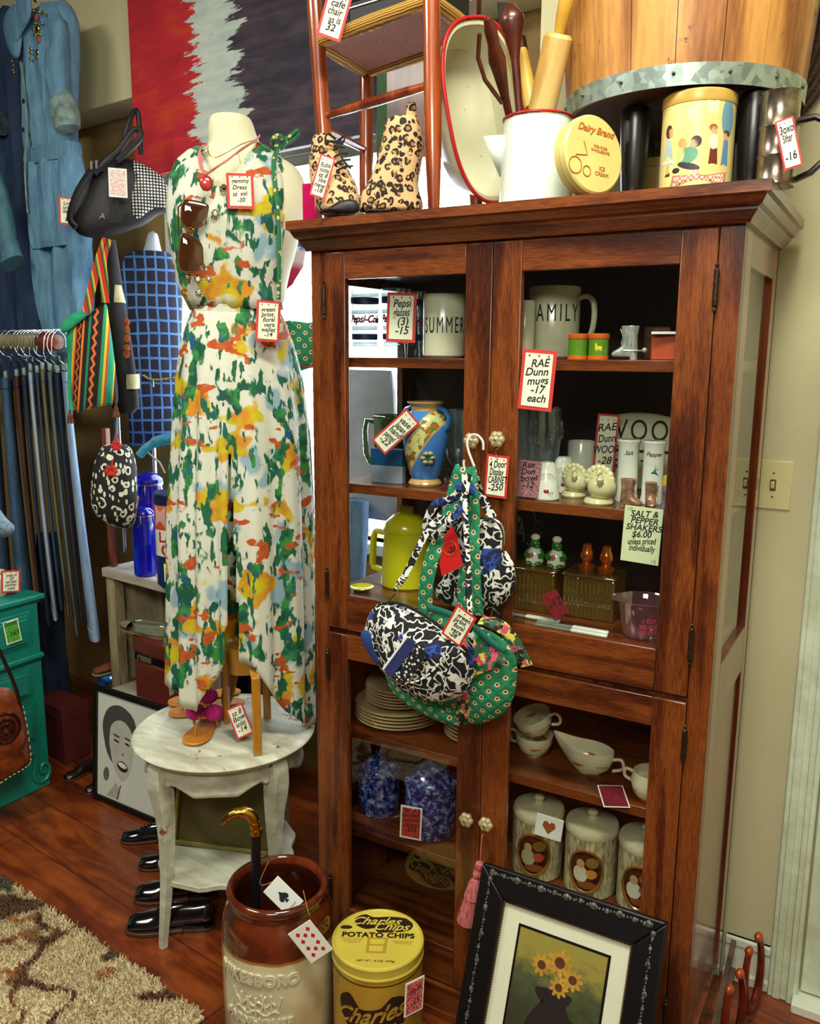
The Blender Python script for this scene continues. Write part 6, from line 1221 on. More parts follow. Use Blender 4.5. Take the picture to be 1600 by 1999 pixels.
for i, (u, v_, y_, lb) in enumerate(((1046, 1728, .13, 'cream storage canister with an oval kitchen scene and a heart card, the left one'), (1148, 1768, .13, 'cream storage canister with an oval kitchen scene, the middle one'), (1252, 1800, .13, 'cream storage canister with an oval kitchen scene, the right one'))):
    t = T('relief_canister', lb, 'canister', onsh(u, v_, y_, z-.0), 0); r = .0635; h = .165; a = math.atan2(CAM.y-y_, CAM.x-t.location.x)-.18
    G().lathe([(0, 0), (r-.003, 0), (r, .004), (r, h), (r-.002, h)], 48).build('canister_body', REL, t)
    G().lathe([(r+.0005, h-.012), (r+.002, h-.006), (r+.001, h+.004), (r-.002, h+.010), (.012, h+.018), (.010, h+.024), (.014, h+.032), (.008, h+.038), (0, h+.039)], 48).build('lid', plain('cream lid glaze', 'D2CCA4', .2, coat=.5), t)
    decal('oval_scene', disc((0, h*.45), .040, .052, 28), plain('scene brown print', '5A2A14', .4, var=.4, vs=60), t, r, a, lift=.0006)
    for nm, c0, rx_, rz2, c_ in (('cook_print', (-.012, h*.56), .010, .012, 'C8945A'), ('cook_print', (-.012, h*.40), .018, .022, ['A8A880', 'D0C8A8', 'D8D4BC'][i]), ('pot_print', (.014, h*.42), .014, .012, ['B4482A', 'C88A3A', 'A82A2A'][i]), ('wall_print', (.016, h*.60), .016, .014, '8A6A2A'), ('table_print', (.004, h*.24), .024, .010, '8A4A1E')): decal(nm, disc(c0, rx_, rz2, 18), PR(c_), t, r, a, lift=.0011)
    G().tube([((r+.001)*cos(a+.041*cos(q*pi/16)/r), (r+.001)*sin(a+.041*cos(q*pi/16)/r), h*.45+.054*sin(q*pi/16)) for q in range(32)], .0035, 6, closed=True).build('oval_frame', plain('caramel glaze', '8A5A22', .25, coat=.4), t)
def heart(t, w, h): G().prism([(0, -.018), (.016, .002), (.013, .014), (.005, .015), (0, .009), (-.005, .015), (-.013, .014), (-.016, .002)], -.0016, -.0012).build('heart_mark', plain('burnt orange heart', 'A8542A', .5), t, smooth=0)
tag(at(1071, 1615, y=.052), .066, .058, [], 'white card with an orange heart standing on the left relief canister', roll=6, rz=.15, border=None, paper=WHITEP, inner=heart)
# ================================================================ left side of the shop
def denim(name, c1, c2, st_=(1, 1, .25)):
    if name in _mc: return _mc[name]
    s = MT(name, .85); v = s.co(st_); a = s.noise(v, 22, 5, .7); b = s.noise(s.co(), 260, 2)
    s.col(s.mix(s.math('MULTIPLY_ADD', b, .3, s.math('MULTIPLY_ADD', a, 1.5, -.4), clamp=True), hx(c1), hx(c2))); s.bump(a, .8, .01); _mc[name] = s.m; return s.m
LDN = denim('light denim', '2A587C', '78A6C2'); DDN = denim('dark denim', '0E1A3A', '2A4468'); STUD = plain('brass stud', 'D8B04A', .2, 1, var=.1)
def folds(g, amp, n, seed=0, axis=0, yc=0):
    rr = random.Random(seed); ph = [rr.uniform(0, 6.28) for _ in range(4)]
    def f(x, y, z): d = sin(x*n+ph[0]+1.5*sin(z*3+ph[1]))+.5*sin(x*n*2.3+z*6+ph[2]); return (x, y+(amp*d if y < yc else -amp*d*.3), z)
    return g.warp(f)
def gar(par, B, rz, rows, mat, name, th=None, n=40, amp=.008, fr=55, seed=1, e=.9, sub=0):
    rw = trace(rows, B, rz, e=e); tab = sorted([(a[0],)+tuple(a[1:]) for a in rw]); z0, z1 = tab[0][0], tab[-1][0]; N = 26
    out = [(lambda z: (z,)+interp(tab, z))(lerp(z0, z1, k/N)) for k in range(N+1)]
    g = G().rows(out, n, e); folds(g, amp, fr, seed); return g.build(name, mat, par, sub=sub)
B = at(100, 300, gap=.195); rz = -TH
t = T('denim_jumpsuit', 'light blue denim jumpsuit with brass studs and rolled sleeve hanging on the wall', 'jumpsuit', B, rz)
l = lambda u, v, y=0: (loc2(u, v, B, rz)[0], y, loc2(u, v, B, rz)[1])
gar(t, B, rz, [(14, 60, 126, .06), (30, 52, 138, .09), (60, 48, 148, .11), (120, 50, 150, .12), (200, 54, 146, .12), (270, 57, 146, .12), (295, 60, 146, .11)], LDN, 'bodice', seed=2)
gar(t, B, rz, [(288, 56, 150, .12), (300, 56, 152, .125), (322, 56, 152, .125)], denim('gathered denim', '2A587C', '78A6C2', (6, 1, .2)), 'waistband', amp=.004, fr=240, seed=4)
gar(t, B, rz, [(318, 56, 153, .125), (360, 58, 160, .14), (420, 62, 168, .14), (470, 70, 172, .14), (485, 74, 172, .13)], LDN, 'hips', seed=5)
gar(t, B, rz, [(475, 72, 108, .10), (560, 82, 116, .11), (660, 98, 128, .11), (760, 104, 132, .10)], LDN, 'leg', n=24, seed=6)
gar(t, B, rz, [(470, 108, 172, .10), (560, 112, 174, .12), (660, 118, 172, .12), (760, 122, 168, .10)], LDN, 'leg', n=24, seed=7)
g = G(); g.tube(spline([l(122, 34, -.03), l(140, 80, -.05), l(140, 150, -.06), l(148, 205, -.06)], 6), [.035]*4+[.045]*5+[.055]*6+[.05]*4, 18, flat=.75); folds(g, .004, 60, 8).build('sleeve', LDN, t)
g = G(); g.tube(spline([l(146, 203, -.06), l(156, 232, -.06), l(160, 258, -.06)], 4), [.055, .062, .064, .066, .066, .064, .062, .06, .058], 18, flat=.7); g.build('rolled_cuff', plain('inside denim', '8AA4A0', .9, var=.3, vs=30, bump=.4), t)
for sd in (0, 1):
    q = [(58, 18), (74, 50), (70, 110), (60, 122), (46, 100), (38, 50)] if not sd else [(70, 6), (92, 4), (96, 40), (78, 76), (66, 92), (72, 50)]
    G().puff(pl_ := spl2([(l(u, v)[0], l(u, v)[2]) for u, v in q], 4), .014, y=-.065-.01*sd).build('collar_lapel', LDN, t)
G().tube(spline([l(72, 130, -.07), l(82, 180, -.075), l(87, 260, -.075), l(84, 330, -.078), l(88, 400, -.08), l(90, 420, -.08)], 6), .005, 6, flat=.5).build('button_placket', plain('pale stitched denim edge', '9AA89A', .9, var=.3), t)
def studs(t, l, pts, dp):
    for u, v in pts: G().ball(l(u, v, dp), (.0065, .004, .0065), 8, 6).build('brass_stud', STUD, t)
studs(t, l, [(97, 32), (107, 34), (115, 36), (118, 34), (100, 56), (112, 56), (97, 68), (106, 76), (100, 78), (110, 78), (92, 104), (92, 112), (91, 124), (104, 113), (102, 122), (105, 120), (76, 44), (80, 50), (73, 52), (54, 128), (57, 136), (56, 146), (58, 150)], -.068)
for q, r_ in ((l(105, 66, -.068), (.014, .006, .016)), (l(105, 112, -.068), (.011, .006, .012)), (l(79, 47, -.078), (.012, .005, .014))): G().ball(q, r_).build('brass_medallion', STUD, t)
for u, v in ((103, 45), (107, 88)): G().ball(l(u, v, -.068), (.011, .005, .014), 8, 6).build('red_stone', plain('coral stone', 'B0482E', .3), t)
for v in (207, 262, 372): G().ball(l(84, v, -.083), (.008, .003, .010)).build('button', BLACKM, t)
G().tube(spline([l(70, 4, .0), l(64, -6, 0), l(72, -14, 0)], 4), .004, 6).build('hanger_hook', STEEL, t)
B = at(30, 300, gap=.068)
t = T('dark_denim_jumpsuit', 'dark blue denim jumpsuit at the picture edge, half beside the light one', 'jumpsuit', B, rz); l = lambda u, v, y=0: (loc2(u, v, B, rz)[0], y, loc2(u, v, B, rz)[1])
gar(t, B, rz, [(26, -40, 20, .06), (40, -60, 30, .09), (80, -60, 36, .11), (160, -60, 41, .12), (240, -55, 46, .12), (330, -50, 48, .13), (450, -50, 52, .13)], DDN, 'bodice', seed=12)
gar(t, B, rz, [(440, 18, 58, .10), (560, 30, 74, .11), (660, 44, 88, .11), (760, 50, 90, .1)], DDN, 'leg', n=24, seed=13); gar(t, B, rz, [(440, -48, 20, .10), (560, -40, 30, .12), (660, -30, 40, .12), (760, -20, 42, .1)], DDN, 'leg', n=24, seed=14)
g = G(); g.tube(spline([l(-20, 240, -.07), l(4, 238, -.08), l(36, 248, -.08)], 5), [.055, .06, .062, .064, .062, .06, .06, .058, .056, .055, .05], 18, flat=.8); folds(g, .006, 50, 15).build('rolled_cuff', plain('grey blue cuff', '3A5460', .9, var=.4, vs=20, bump=.5), t)
studs(t, l, [(6, 46), (10, 40), (14, 38), (16, 46), (5, 52), (8, 60), (10, 66), (9, 72)], -.062)
G().box((-.012, -.003, -.006), (.02, .0, .006), Matrix.Translation(Vector(l(37, 374, -.075))) @ rotm(0, R(30), 0)).build('leather_label', plain('orange leather', 'B4602A'), t)
B = at(15, 450, gap=.33); t = T('denim_jacket_sleeve', 'lighter blue denim sleeve hanging in front of the dark jumpsuit at the edge', 'jacket', B, rz); l = lambda u, v, y=0: (loc2(u, v, B, rz)[0], y, loc2(u, v, B, rz)[1])
g = G(); g.tube(spline([l(-30, 330), l(-4, 400), l(10, 470), l(26, 515)], 6), [.07]*6+[.065]*6+[.06]*7, 18, flat=.7); folds(g, .006, 50, 16).build('sleeve', denim('mid denim', '1E4458', '5A8A98'), t)
ptag(133, 412, 34, 52, ['Lot #', 'jumpsuit', 'denim', '', '$2-'], 'white tag with red border hung at the hip of the light denim jumpsuit', at(133, 412, gap=.30), roll=2)
# rack with jeans
RK = at(60, 668, t=3.42); rzk = -TH
rack = T('clothes_rack', 'clothes rack with a thick pale rod and rounded brown wooden end', 'clothes rack', RK, rzk); lk = lambda u, v, y=0: (loc2(u, v, RK, rzk)[0], y, loc2(u, v, RK, rzk)[1])
zr = lk(60, 668)[2]; g = G(); g.tube([lk(-160, 668)[:2]+(zr,), lk(100, 668)[:2]+(zr,)], .034, 20); g.build('rod', plain('grey beige rod', '9A9474', .5, var=.15), rack)
xe = lk(104, 668)[0]; zf = -RK.z
BRW = wood('rack brown wood', '4A1C10', '7E3A20', 'Z', 10, .4, .3)
G().lathe([(.036, -.0), (.040, .01), (.040, .05), (.036, .062), (.028, .066), (.030, .075), (.034, .09), (.028, .105), (0, .112)], 24, rotm(0, pi/2, 0, (xe-.075, 0, zr))).build('turned_end', BRW, rack)
G().tube([lk(-155, 668)[:2]+(zr-.034,), lk(-155, 668)[:2]+(zf+.002,)], .022, 14).build('post', BRW, rack); G().box((lk(-155, 668)[0]-.03, -.2, zf+.002), (lk(-155, 668)[0]+.03, .2, zf+.04)).build('foot', BRW, rack, bevel=.004)
FZ = facing(RK)
jeans = [(-30, -4, -20, 30, 735, 1300, '16243A', '3A5674', 'mid blue jeans with a striped tag, at the left edge of the rack'), (0, 25, 34, 72, 738, 1262, '14263E', '4A6E90', 'blue jeans with pockets on the rack, first whole pair from the left'), (25, 42, 75, 86, 735, 1150, '2E1812', '5A3628', 'brown trousers hanging between blue jeans on the rack'), (41, 54, 89, 98, 732, 1210, '121C30', '2E4058', 'very dark jeans beside the white pair on the rack'), (53, 67, 101, 114, 725, 1200, '8A9AB4', 'C4CEDA', 'white denim jeans on the rack'), (67, 78, 117, 126, 728, 1180, '16263E', '486484', 'blue jeans just right of the white pair'), (76, 90, 129, 138, 722, 1190, '4A4A3A', '8A8668', 'khaki jeans with buttons on the rack'), (90, 104, 141, 150, 724, 1228, '2A3E48', '7A96A0', 'grey blue jeans with a frayed hem on the rack'), (103, 119, 153, 163, 728, 1200, '10182A', '26344A', 'navy jeans next to the palest pair'), (117, 135, 167, 191, 724, 1240, '5A7EA8', 'A8C0D8', 'pale washed jeans at the right end of the rack')]
HGM = thin_glass('clear hanger plastic', 'D8E4E0', .10, op=.28, opc='C8D4C8')
for i, (a, b, c_, d_, v0, v1, k1, k2, lb) in enumerate(jeans):
    yo = 0; q0 = lk((a+b)/2, v0); base = RK+Vector((cos(rzk)*q0[0], sin(rzk)*q0[0], q0[2])); rows = []; mg = .0032
    t = T('jeans', lb, 'jeans', base, FZ); lj = lambda u, v: loc2(u, v, base, FZ)
    for q in range(15):
        v = lerp(v0, v1, q/14); f2 = ((v-v0)/(1200-v0))**1.15; l_, r_ = lj(lerp(a, c_, f2), v), lj(lerp(b, d_, f2), v)
        rows.append(((l_[1]+r_[1])/2, l_[0]+mg, r_[0]-mg, lerp(.26, .18, q/14), yo))
    g = G().rows(rows, 28, .75); folds(g, .003, 70, 30+i); mt = denim('jeans '+k2, k1, k2); g.build('denim_body', mt, t)
    G().rows([(-.0, rows[0][1], rows[0][2], .266, yo), (-.038, rows[1][1]-.0006, rows[1][2]+.0006, .264, yo)], 28, .75).build('waistband', mt, t)
    hw = (rows[-1][2]-rows[-1][1]); G().rows([(rows[-1][0]+.045, rows[-2][1]+.4*hw*0-.001, rows[-2][2]+.0005, .188, yo), (rows[-1][0]-.001, rows[-1][1]-.0005, rows[-1][2]+.0005, .186, yo)], 28, .75).build('hem', mt, t)
    t2 = T('clip_hanger', 'clear clip hanger holding the %s' % lb.split(' on the')[0].split(' at the')[0].split(' hanging')[0].split(', ')[0], 'hanger', base, FZ)
    if i == 0: t2['label'] = 'clear clip hanger holding the jeans at the left picture edge'
    mxx = 0; hz_ = zr-q0[2]+.041
    G().tube(spline([(mxx, .045, hz_-.06), (mxx+.002, .044, hz_-.025), (mxx+.002, .026, hz_-.001), (mxx+.002, .0, hz_+.007), (mxx+.002, -.026, hz_-.001), (mxx+.002, -.044, hz_-.025), (mxx, -.048, hz_-.06), (mxx-.006, -.045, hz_-.09), (mxx, -.02, hz_-.11), (mxx, 0, .028)], 5), .0014, 6, M=rotm(rz=rzk-FZ)).build('wire_hook', CHROME, t2)
    g = G().box((mxx-.004, -.13, .012), (mxx+.004, .13, .030))
    g.build('hanger_bar', HGM, t2); 
    for yy in (-.10, .09): G().box((mxx-.007, yy-.014, .0015), (mxx+.007, yy+.014, .030)).build('clip', HGM, t2, bevel=.003)
for k in range(5):
    q0 = lk((23, 54, 66, 90, 118)[k], 726); t2 = T('clip_hanger', 'spare clear clip hanger on the rack rod, %s' % ['leftmost of five', 'second of five from the left', 'middle one of five', 'second of five from the wooden end', 'nearest the wooden end'][k], 'hanger', RK+Vector((cos(rzk)*q0[0], sin(rzk)*q0[0], q0[2])), FZ); hz_ = zr-q0[2]+.041
    G().tube(spline([(0, .045, hz_-.06), (.002, .044, hz_-.025), (.002, .026, hz_-.001), (.002, .0, hz_+.007), (.002, -.026, hz_-.001), (.002, -.044, hz_-.025), (0, -.048, hz_-.06), (-.003, -.03, hz_-.09), (0, 0, .060)], 5), .0013, 6, M=rotm(rz=rzk-FZ)).build('wire_hook', CHROME, t2); G().box((-.002, -.010, .048), (.002, .010, .060)).build('hanger_bar', HGM, t2)
B = at(115, 1290, t=3.93); t = T('dark_jeans_skirt', 'dark denim skirt hanging low behind the jeans beside the teal dresser', 'skirt', B, FZ)
gar(t, B, FZ, [(1040, 70, 120, .03), (1250, 74, 128, .04), (1352, 82, 140, .045), (1356, 84, 138, .04)], denim('dark skirt denim', '0A1226', '22344E'), 'skirt_body', seed=44)
B = at(10, 1010, t=3.05); t = T('striped_shirt_cuff', 'pale blue striped shirt cuff at the left edge before the jeans', 'shirt', B, rzk); l = lambda u, v, y=0: (loc2(u, v, B, rzk)[0], y, loc2(u, v, B, rzk)[1])
G().puff(spl2([(l(u, v)[0], l(u, v)[2]) for u, v in [(-40, 960), (6, 1012), (24, 1030), (18, 1045), (0, 1050), (-40, 1040)]], 4), .03).build('cuff', plain('pale blue stripe cloth', '8AA8C0', .8, var=.3, vs=60), t)
# teal dresser
TEAL = plain('teal chalk paint', '148A78', .38, var=.12, vs=6, coat=.2); DX, DY = -1.545, .28
dr_ = T('teal_dresser', 'teal painted wooden dresser with raised drawer panels and a carved scroll foot', 'dresser', (DX, DY, 0))
G().box((-.42, -1.2, .06), (0, -.0, .752)).build('carcass', TEAL, dr_, bevel=.004); G().box((-.44, -1.22, .765), (.028, .028, .786)).box((-.43, -1.21, .752), (.016, .016, .766)).build('top', TEAL, dr_, bevel=.005)
G().box((-.005, -1.2, 0), (.014, 0, .752)).build('front_frame', TEAL, dr_, bevel=.003)
def pz(v): return at(60, v, x=DX+.015).z
def py(u, v): return at(u, v, x=DX+.015).y-DY
def raised(nm, v0, v1, u1, dp=.012, knob=False):
    z1, z0 = pz(v0), pz(v1); y1 = py(u1, (v0+v1)/2); g = G()
    for k, (ins, d) in enumerate(((0, .016), (.014, .022), (.030, .030))): g.box((.0, y1-.62+ins, z0+ins*.8), (d, y1-ins, z1-ins*.8))
    g.build(nm, TEAL, dr_, bevel=.003)
raised('drawer', 1192, 1262, 62); raised('drawer', 1298, 1362, 66); raised('drawer', 1372, 1450, 72)
zmm = pz(1284); G().box((0, -1.2, zmm-.008), (.032, .004, zmm+.012)).box((0, -1.2, zmm-.02), (.022, .002, zmm-.008)).build('middle_moulding', TEAL, dr_, bevel=.005)
sp = [(at(u, v, x=DX+.018)-Vector((DX, DY, 0))) for u, v in [(62, 1470), (70, 1480), (68, 1500), (66, 1515), (74, 1526), (88, 1522), (96, 1508), (95, 1494), (86, 1490), (80, 1498), (82, 1508), (88, 1506)]]
G().tube(spline(sp, 5), .0075, 8).build('carved_scroll', TEAL, dr_)
for yy in (-1.2, -.08): G().box((-.42, yy, 0), (-.36, yy+.08, .06)).build('foot', TEAL, dr_)
GC = MT('green card back', .5); v = GC.co(); GC.col(GC.mix(GC.step(GC.voro(v, 200), .3, .5), hx('1E7A1E'), hx('5AB43A'))); GC = GC.m
P = at(24, 1233, x=DX+.038); tag(P, .058, .089, ['Dresser', '', '-165'], 'green-backed playing card hung on the top drawer of the teal dresser', roll=-6, rz=R(80), border=None, paper=WHITEP, inner=cardback(GC), holes=False)
P = at(15, 1158, x=DX-.05); t = T('white_jug', 'cream jug with a handle standing on the teal dresser top', 'jug', (P.x-.05, P.y-.02, .787), R(60)); G().lathe([(0, 0), (.04, 0), (.055, .03), (.05, .07), (.038, .085), (.042, .095), (.038, .095), (.034, .085), (0, .08)], 32).build('jug_body', CREAMC, t); G().tube(spline([(.045, 0, .08), (.075, 0, .085), (.08, 0, .05), (.05, 0, .03)], 5), .006, 8).build('handle', CREAMC, t)
P = at(21, 1135, x=DX+.0); tag(P, .066, .085, ['green tri', '25', 'teal glazed', 'pitcher', 'neat'], 'white tag with a red border standing on the teal dresser top before the jug', roll=4, rz=R(62))
# leather saddle bag on the dresser front
s = MT('tooled brown leather', .35, coat=.3); v = s.co(); s.col(s.mix(s.step(s.noise(v, 18, 4), .3, .7), hx('4A1A0A'), hx('9A4A1C'))); s.bump(s.noise(v, 60, 3), .4, .004); TLE = s.m
B = at(20, 1440, x=DX+.12); rzb = R(72); t = T('leather_saddlebag', 'brown tooled leather bag with white stitching hanging before the teal dresser', 'bag', B, rzb); lb_ = lambda pts: [loc2(u, v, B, rzb) for u, v in pts]
G().puff(spl2(lb_([(-60, 1350), (0, 1342), (22, 1346), (38, 1362), (48, 1395), (60, 1470), (58, 1488), (30, 1508), (0, 1528), (-40, 1545), (-80, 1500)]), 4), .045).build('bag_body', TLE, t)
G().puff(spl2(lb_([(-60, 1350), (0, 1350), (30, 1370), (42, 1410), (42, 1450), (20, 1468), (0, 1478), (-50, 1490)]), 4), .018, y=-.036, back=.2).build('flap', TLE, t)
for k, (w_, y_) in enumerate(((.05, -.056), (.032, -.06), (.016, -.064))):
    c0 = lb_([(0, 1412)])[0]; G().tube([(c0[0]+w_*cos(q*pi/10), y_, c0[1]+w_*1.1*sin(q*pi/10)) for q in range(20)], .006, 8, closed=True).build('tooled_swirl', plain('glossy dark leather', '3A120C', .15, coat=.8), t)
g = G(); ed_ = spline([(p[0], 0, p[1]) for p in lb_([(30, 1350), (42, 1372), (52, 1420), (58, 1474), (50, 1490), (20, 1508), (-10, 1528)])], 8)
for k in range(0, len(ed_)-1, 2): g.tube([(ed_[k].x-.006, -.030, ed_[k].z), (ed_[k+1].x-.006, -.030, ed_[k+1].z)], .0022, 5)
g.build('white_stitching', plain('cream thread', 'D8C8A0', .8), t); a = lb_([(-14, 1250), (18, 1320), (32, 1360), (36, 1385)]); G().tube(spline([(p[0], -.03, p[1]) for p in a], 5), .007, 8, flat=.5).build('strap', plain('dark leather strap', '1E0C0A', .4), t)
# black studded handbag
BL_ = plain('black leather', '141016', .55, var=.15, vs=20, bump=.3); B = at(235, 390, t=3.12); rz = facing(B)
t = T('studded_handbag', 'black leather handbag with white studded end and long handles hung under the wall ledge', 'handbag', B, rz); lh = lambda u, v, y=0: (loc2(u, v, B, rz)[0], y, loc2(u, v, B, rz)[1]); lq = lambda pts: [(lh(u, v)[0], lh(u, v)[2]) for u, v in pts]
G().puff(pw=.36, t=.052, poly=spl2(lq([(146, 448), (140, 418), (152, 380), (172, 345), (200, 318), (245, 308), (290, 328), (318, 350), (332, 382), (334, 412), (310, 420), (280, 440), (240, 455), (200, 464), (165, 462)]), 4)).build('bag_body', BL_, t)
s = MT('white stud rows', .5); v = s.co(); v = s.co((1, .001, 1)); d = s.voro(v, 92, rnd=0); s.col(s.mix(s.math('LESS_THAN', d, .34), hx('100C12'), hx('E0E0DC'))); STM = s.m
G().puff(spl2(lq([(258, 318), (290, 330), (316, 350), (331, 382), (333, 410), (300, 412), (268, 432), (252, 420), (250, 390), (262, 350)]), 4), .034, y=-.030, back=.1).build('studded_panel', STM, t)
g = G(); g.tube(spline([lh(186, 345, -.06), lh(205, 325, -.07), lh(232, 300, -.07), (lh(258, 266, -.07)), lh(272, 264, -.07), lh(272, 280, -.07), lh(248, 305, -.07), lh(228, 322, -.07)], 6), .011, 8); g.build('handle', BL_, t)
g = G(); g.tube(spline([lh(225, 315, .0), lh(238, 285, .0), lh(250, 240, .0), lh(266, 212, .02), lh(272, 240, .02), lh(275, 300, .01)], 6), .009, 8); g.build('handle', BL_, t)
G().tube(spline([lh(184, 330, -.05), lh(160, 370, -.075), lh(146, 400, -.07), lh(138, 430, -.05), lh(150, 448, -.05)], 6), .010, 8, flat=2.0).build('side_strap', BL_, t)
g = G()
for u, v in ((180, 332), (190, 330)): g.tube([lh(u, v-8, -.08), lh(u, v+8, -.08)], .005, 6)
g.build('buckle', CHROME, t); g = G()
for k in range(7): g.tube([lh(225, 388, -.075), lh(214+k*4, 440, -.08)], .004, 5)
g.build('leather_tassel', BL_, t); text('A', .028, plain('tooled grey', '8A8488', .4), t, Matrix.Translation(Vector(lh(200, 428, -.072))), shear=.2)
PNK = MT('pink patterned card', .5); v = PNK.co(); PNK.col(PNK.mix(PNK.step(PNK.noise(v, 160, 2), .4, .6), hx('D8A8A0'), hx('E4D8D0'))); PNK = PNK.m
tag(at(230, 357, P=B-Vector((0, .14, 0)) if False else at(230, 357, t=3.0)), .062, .098, [], 'pale pink-backed playing card hung on the black handbag', roll=1, border=None, paper=WHITEP, inner=cardback(PNK), holes=False)
# striped woven tote
s = MT('striped woven wool', .9); v = s.co(rot=(0, R(-7), 0)); x, y, z = s.sep(v)
zig = s.math('ABSOLUTE', s.math('SUBTRACT', s.math('FRACT', s.math('MULTIPLY', z, 28)), .5)); xf = s.math('ADD', s.math('MULTIPLY', x, 6.2), .5)
c = s.ramp(xf, [(0, '1E8A5A'), (.07, 'C8A020'), (.11, 'B03A1A'), (.14, '1A0C10'), (.24, 'D87A1E'), (.28, '1A0C10'), (.36, '1E7A5A'), (.41, '1A0C10'), (.56, '14100E'), (.64, '1E8A5A'), (.71, 'D8B020'), (.76, 'C03A1A'), (.80, '168A68'), (.93, 'C8A020'), (.96, '1A0C10')], 'CONSTANT')
xz = s.math('ADD', xf, s.math('MULTIPLY', zig, .12)); zz1 = s.math('MULTIPLY', s.math('GREATER_THAN', xz, .50), s.math('LESS_THAN', xz, .555)); c = s.mix(zz1, c, hx('D86A2A'))
xz2 = s.math('ADD', xf, s.math('MULTIPLY', zig, -.10)); zz2 = s.math('MULTIPLY', s.math('GREATER_THAN', xz2, .15), s.math('LESS_THAN', xz2, .18)); c = s.mix(zz2, c, hx('C8521E'))
s.col(c); s.bump(s.noise(s.co((1, 1, 6)), 160, 2), .6, .003); STRW = s.m
B = at(182, 700, t=3.0); rz = facing(B); t = T('striped_tote', 'woven shoulder bag striped green, orange, yellow and black with zigzags', 'bag', B, rz); lh = lambda u, v, y=0: (loc2(u, v, B, rz)[0], y, loc2(u, v, B, rz)[1]); lq = lambda pts: [(lh(u, v)[0], lh(u, v)[2]) for u, v in pts]
G().puff(spl2(lq([(130, 652), (152, 632), (176, 612), (205, 592), (212, 620), (222, 690), (231, 782), (214, 790), (180, 796), (146, 806), (138, 780), (132, 710)]), 3), .045, pw=.4).build('bag_body', STRW, t)
G().puff(spl2(lq([(119, 646), (124, 626), (150, 608), (165, 612), (176, 610), (150, 634), (128, 650)]), 3), .02, y=-.02).build('folded_flap', plain('bright green wool', '1E9A68', .9, var=.15, vs=50), t)
STS = MT('striped strap', .9); v = STS.co(); x, y, z = STS.sep(v); STS.col(STS.ramp(STS.math('FRACT', STS.math('MULTIPLY', STS.math('ADD', x, STS.math('MULTIPLY', z, .12)), 40)), [(0, 'B02A1A'), (.5, '1A0C10'), (.6, '3A7A3A'), (.8, 'C8A020')], 'CONSTANT')); STS = STS.m
for pts in ([(168, 612), (180, 560), (196, 500), (208, 468)], [(206, 592), (203, 550), (200, 510), (210, 468)]): G().tube(spline([lh(u, v, -.03) for u, v in pts], 5), .015, 8, flat=.25, up=(1, 0, 0)).build('strap', STS, t)
for u, v in ((137, 812), (226, 800)):
    g = G()
    for k in range(7): g.tube([lh(u, v-14, -.01), lh(u-5+k*2, v+14, -.01-.003*(k % 3))], .0035, 5)
    g.build('corner_tassel', plain('orange wool tassel', '8A4A1E', .9, var=.4, vs=60), t)
g = G(); g.tube([lh(138, 690, -.02), lh(136, 750, -.02), lh(140, 800, -.02)], .008, 8); g.build('side_piping', plain('bright green wool', '1E9A68', .9), t)
# black cardigan
B = at(240, 650, t=3.12); rz = facing(B); t = T('black_cardigan', 'black knit cardigan with cream bands and an orange motif on the sleeve', 'cardigan', B, rz); lh = lambda u, v, y=0: (loc2(u, v, B, rz)[0], y, loc2(u, v, B, rz)[1])
BK = plain('black knit', '0E0A10', .95, var=.2, vs=60, bump=.4); CB = plain('cream knit', 'B8B08A', .95, var=.15, vs=50, bump=.4)
gar(t, B, rz, [(470, 206, 226, .06), (560, 206, 240, .10), (600, 206, 246, .12), (650, 208, 254, .13), (700, 212, 262, .13), (760, 216, 270, .13), (795, 218, 272, .12), (806, 224, 262, .1)], BK, 'knit_body', amp=.006, seed=51)
gar(t, B, rz, [(558, 213, 238, .105), (572, 212, 241, .115), (592, 211, 246, .13)], CB, 'cream_band', amp=.002, seed=52); gar(t, B, rz, [(730, 240, 272, .14), (745, 238, 273, .142), (758, 238, 273, .14)], CB, 'cream_cuff', amp=.002, seed=53)
g = G(); 
for v in (630, 645, 662, 680, 692): g.ball(lh(247, v, -.068), (.012, .004, .014), 10, 6)
g.build('orange_motif', plain('orange embroidery', 'B4541A', .9, var=.4, vs=120), t)
# white torso with plaid top
B = at(290, 600, gap=.01); rz = facing(B); t = T('white_bust_form', 'white shop bust form in front of the window wearing the blue windowpane top', 'mannequin', B, rz); lh = lambda u, v, y=0: (loc2(u, v, B, rz)[0], y, loc2(u, v, B, rz)[1])
WPL = plain('white bust plastic', 'D4DCEC', .4, var=.02); G().rows(trace([(860, 268, 332, .10), (760, 264, 334, .12), (640, 256, 344, .13), (560, 248, 346, .13), (510, 262, 330, .09), (497, 276, 318, .06), (480, 284, 312, .055), (450, 288, 308, .05)], B, rz), 36, .95).build('bust', WPL, t, sub=1)
bust, bB, bz = t, B, rz
s = MT('windowpane check mesh', .8); v = s.co(); v = s.vmath('ADD', v, s.vmath('SCALE', s.noise(v, 9, 2, out=1), sc=.012)); x, y, z = s.sep(v)
fx = s.math('ABSOLUTE', s.math('SUBTRACT', s.math('FRACT', s.math('MULTIPLY', x, 25)), .5)); fz = s.math('ABSOLUTE', s.math('SUBTRACT', s.math('FRACT', s.math('MULTIPLY', z, 20)), .5))
ln = s.math('MAXIMUM', s.math('GREATER_THAN', fx, .40), s.math('GREATER_THAN', fz, .41)); s.col(s.mix(ln, hx('0A0A24'), s.mix(s.noise(v, 20), hx('1A4A8A'), hx('5A8AC8')))); PLD = s.m
t2 = T('windowpane_top', 'sleeveless dark top with bright blue windowpane check on the white bust form', 'top', B, rz)
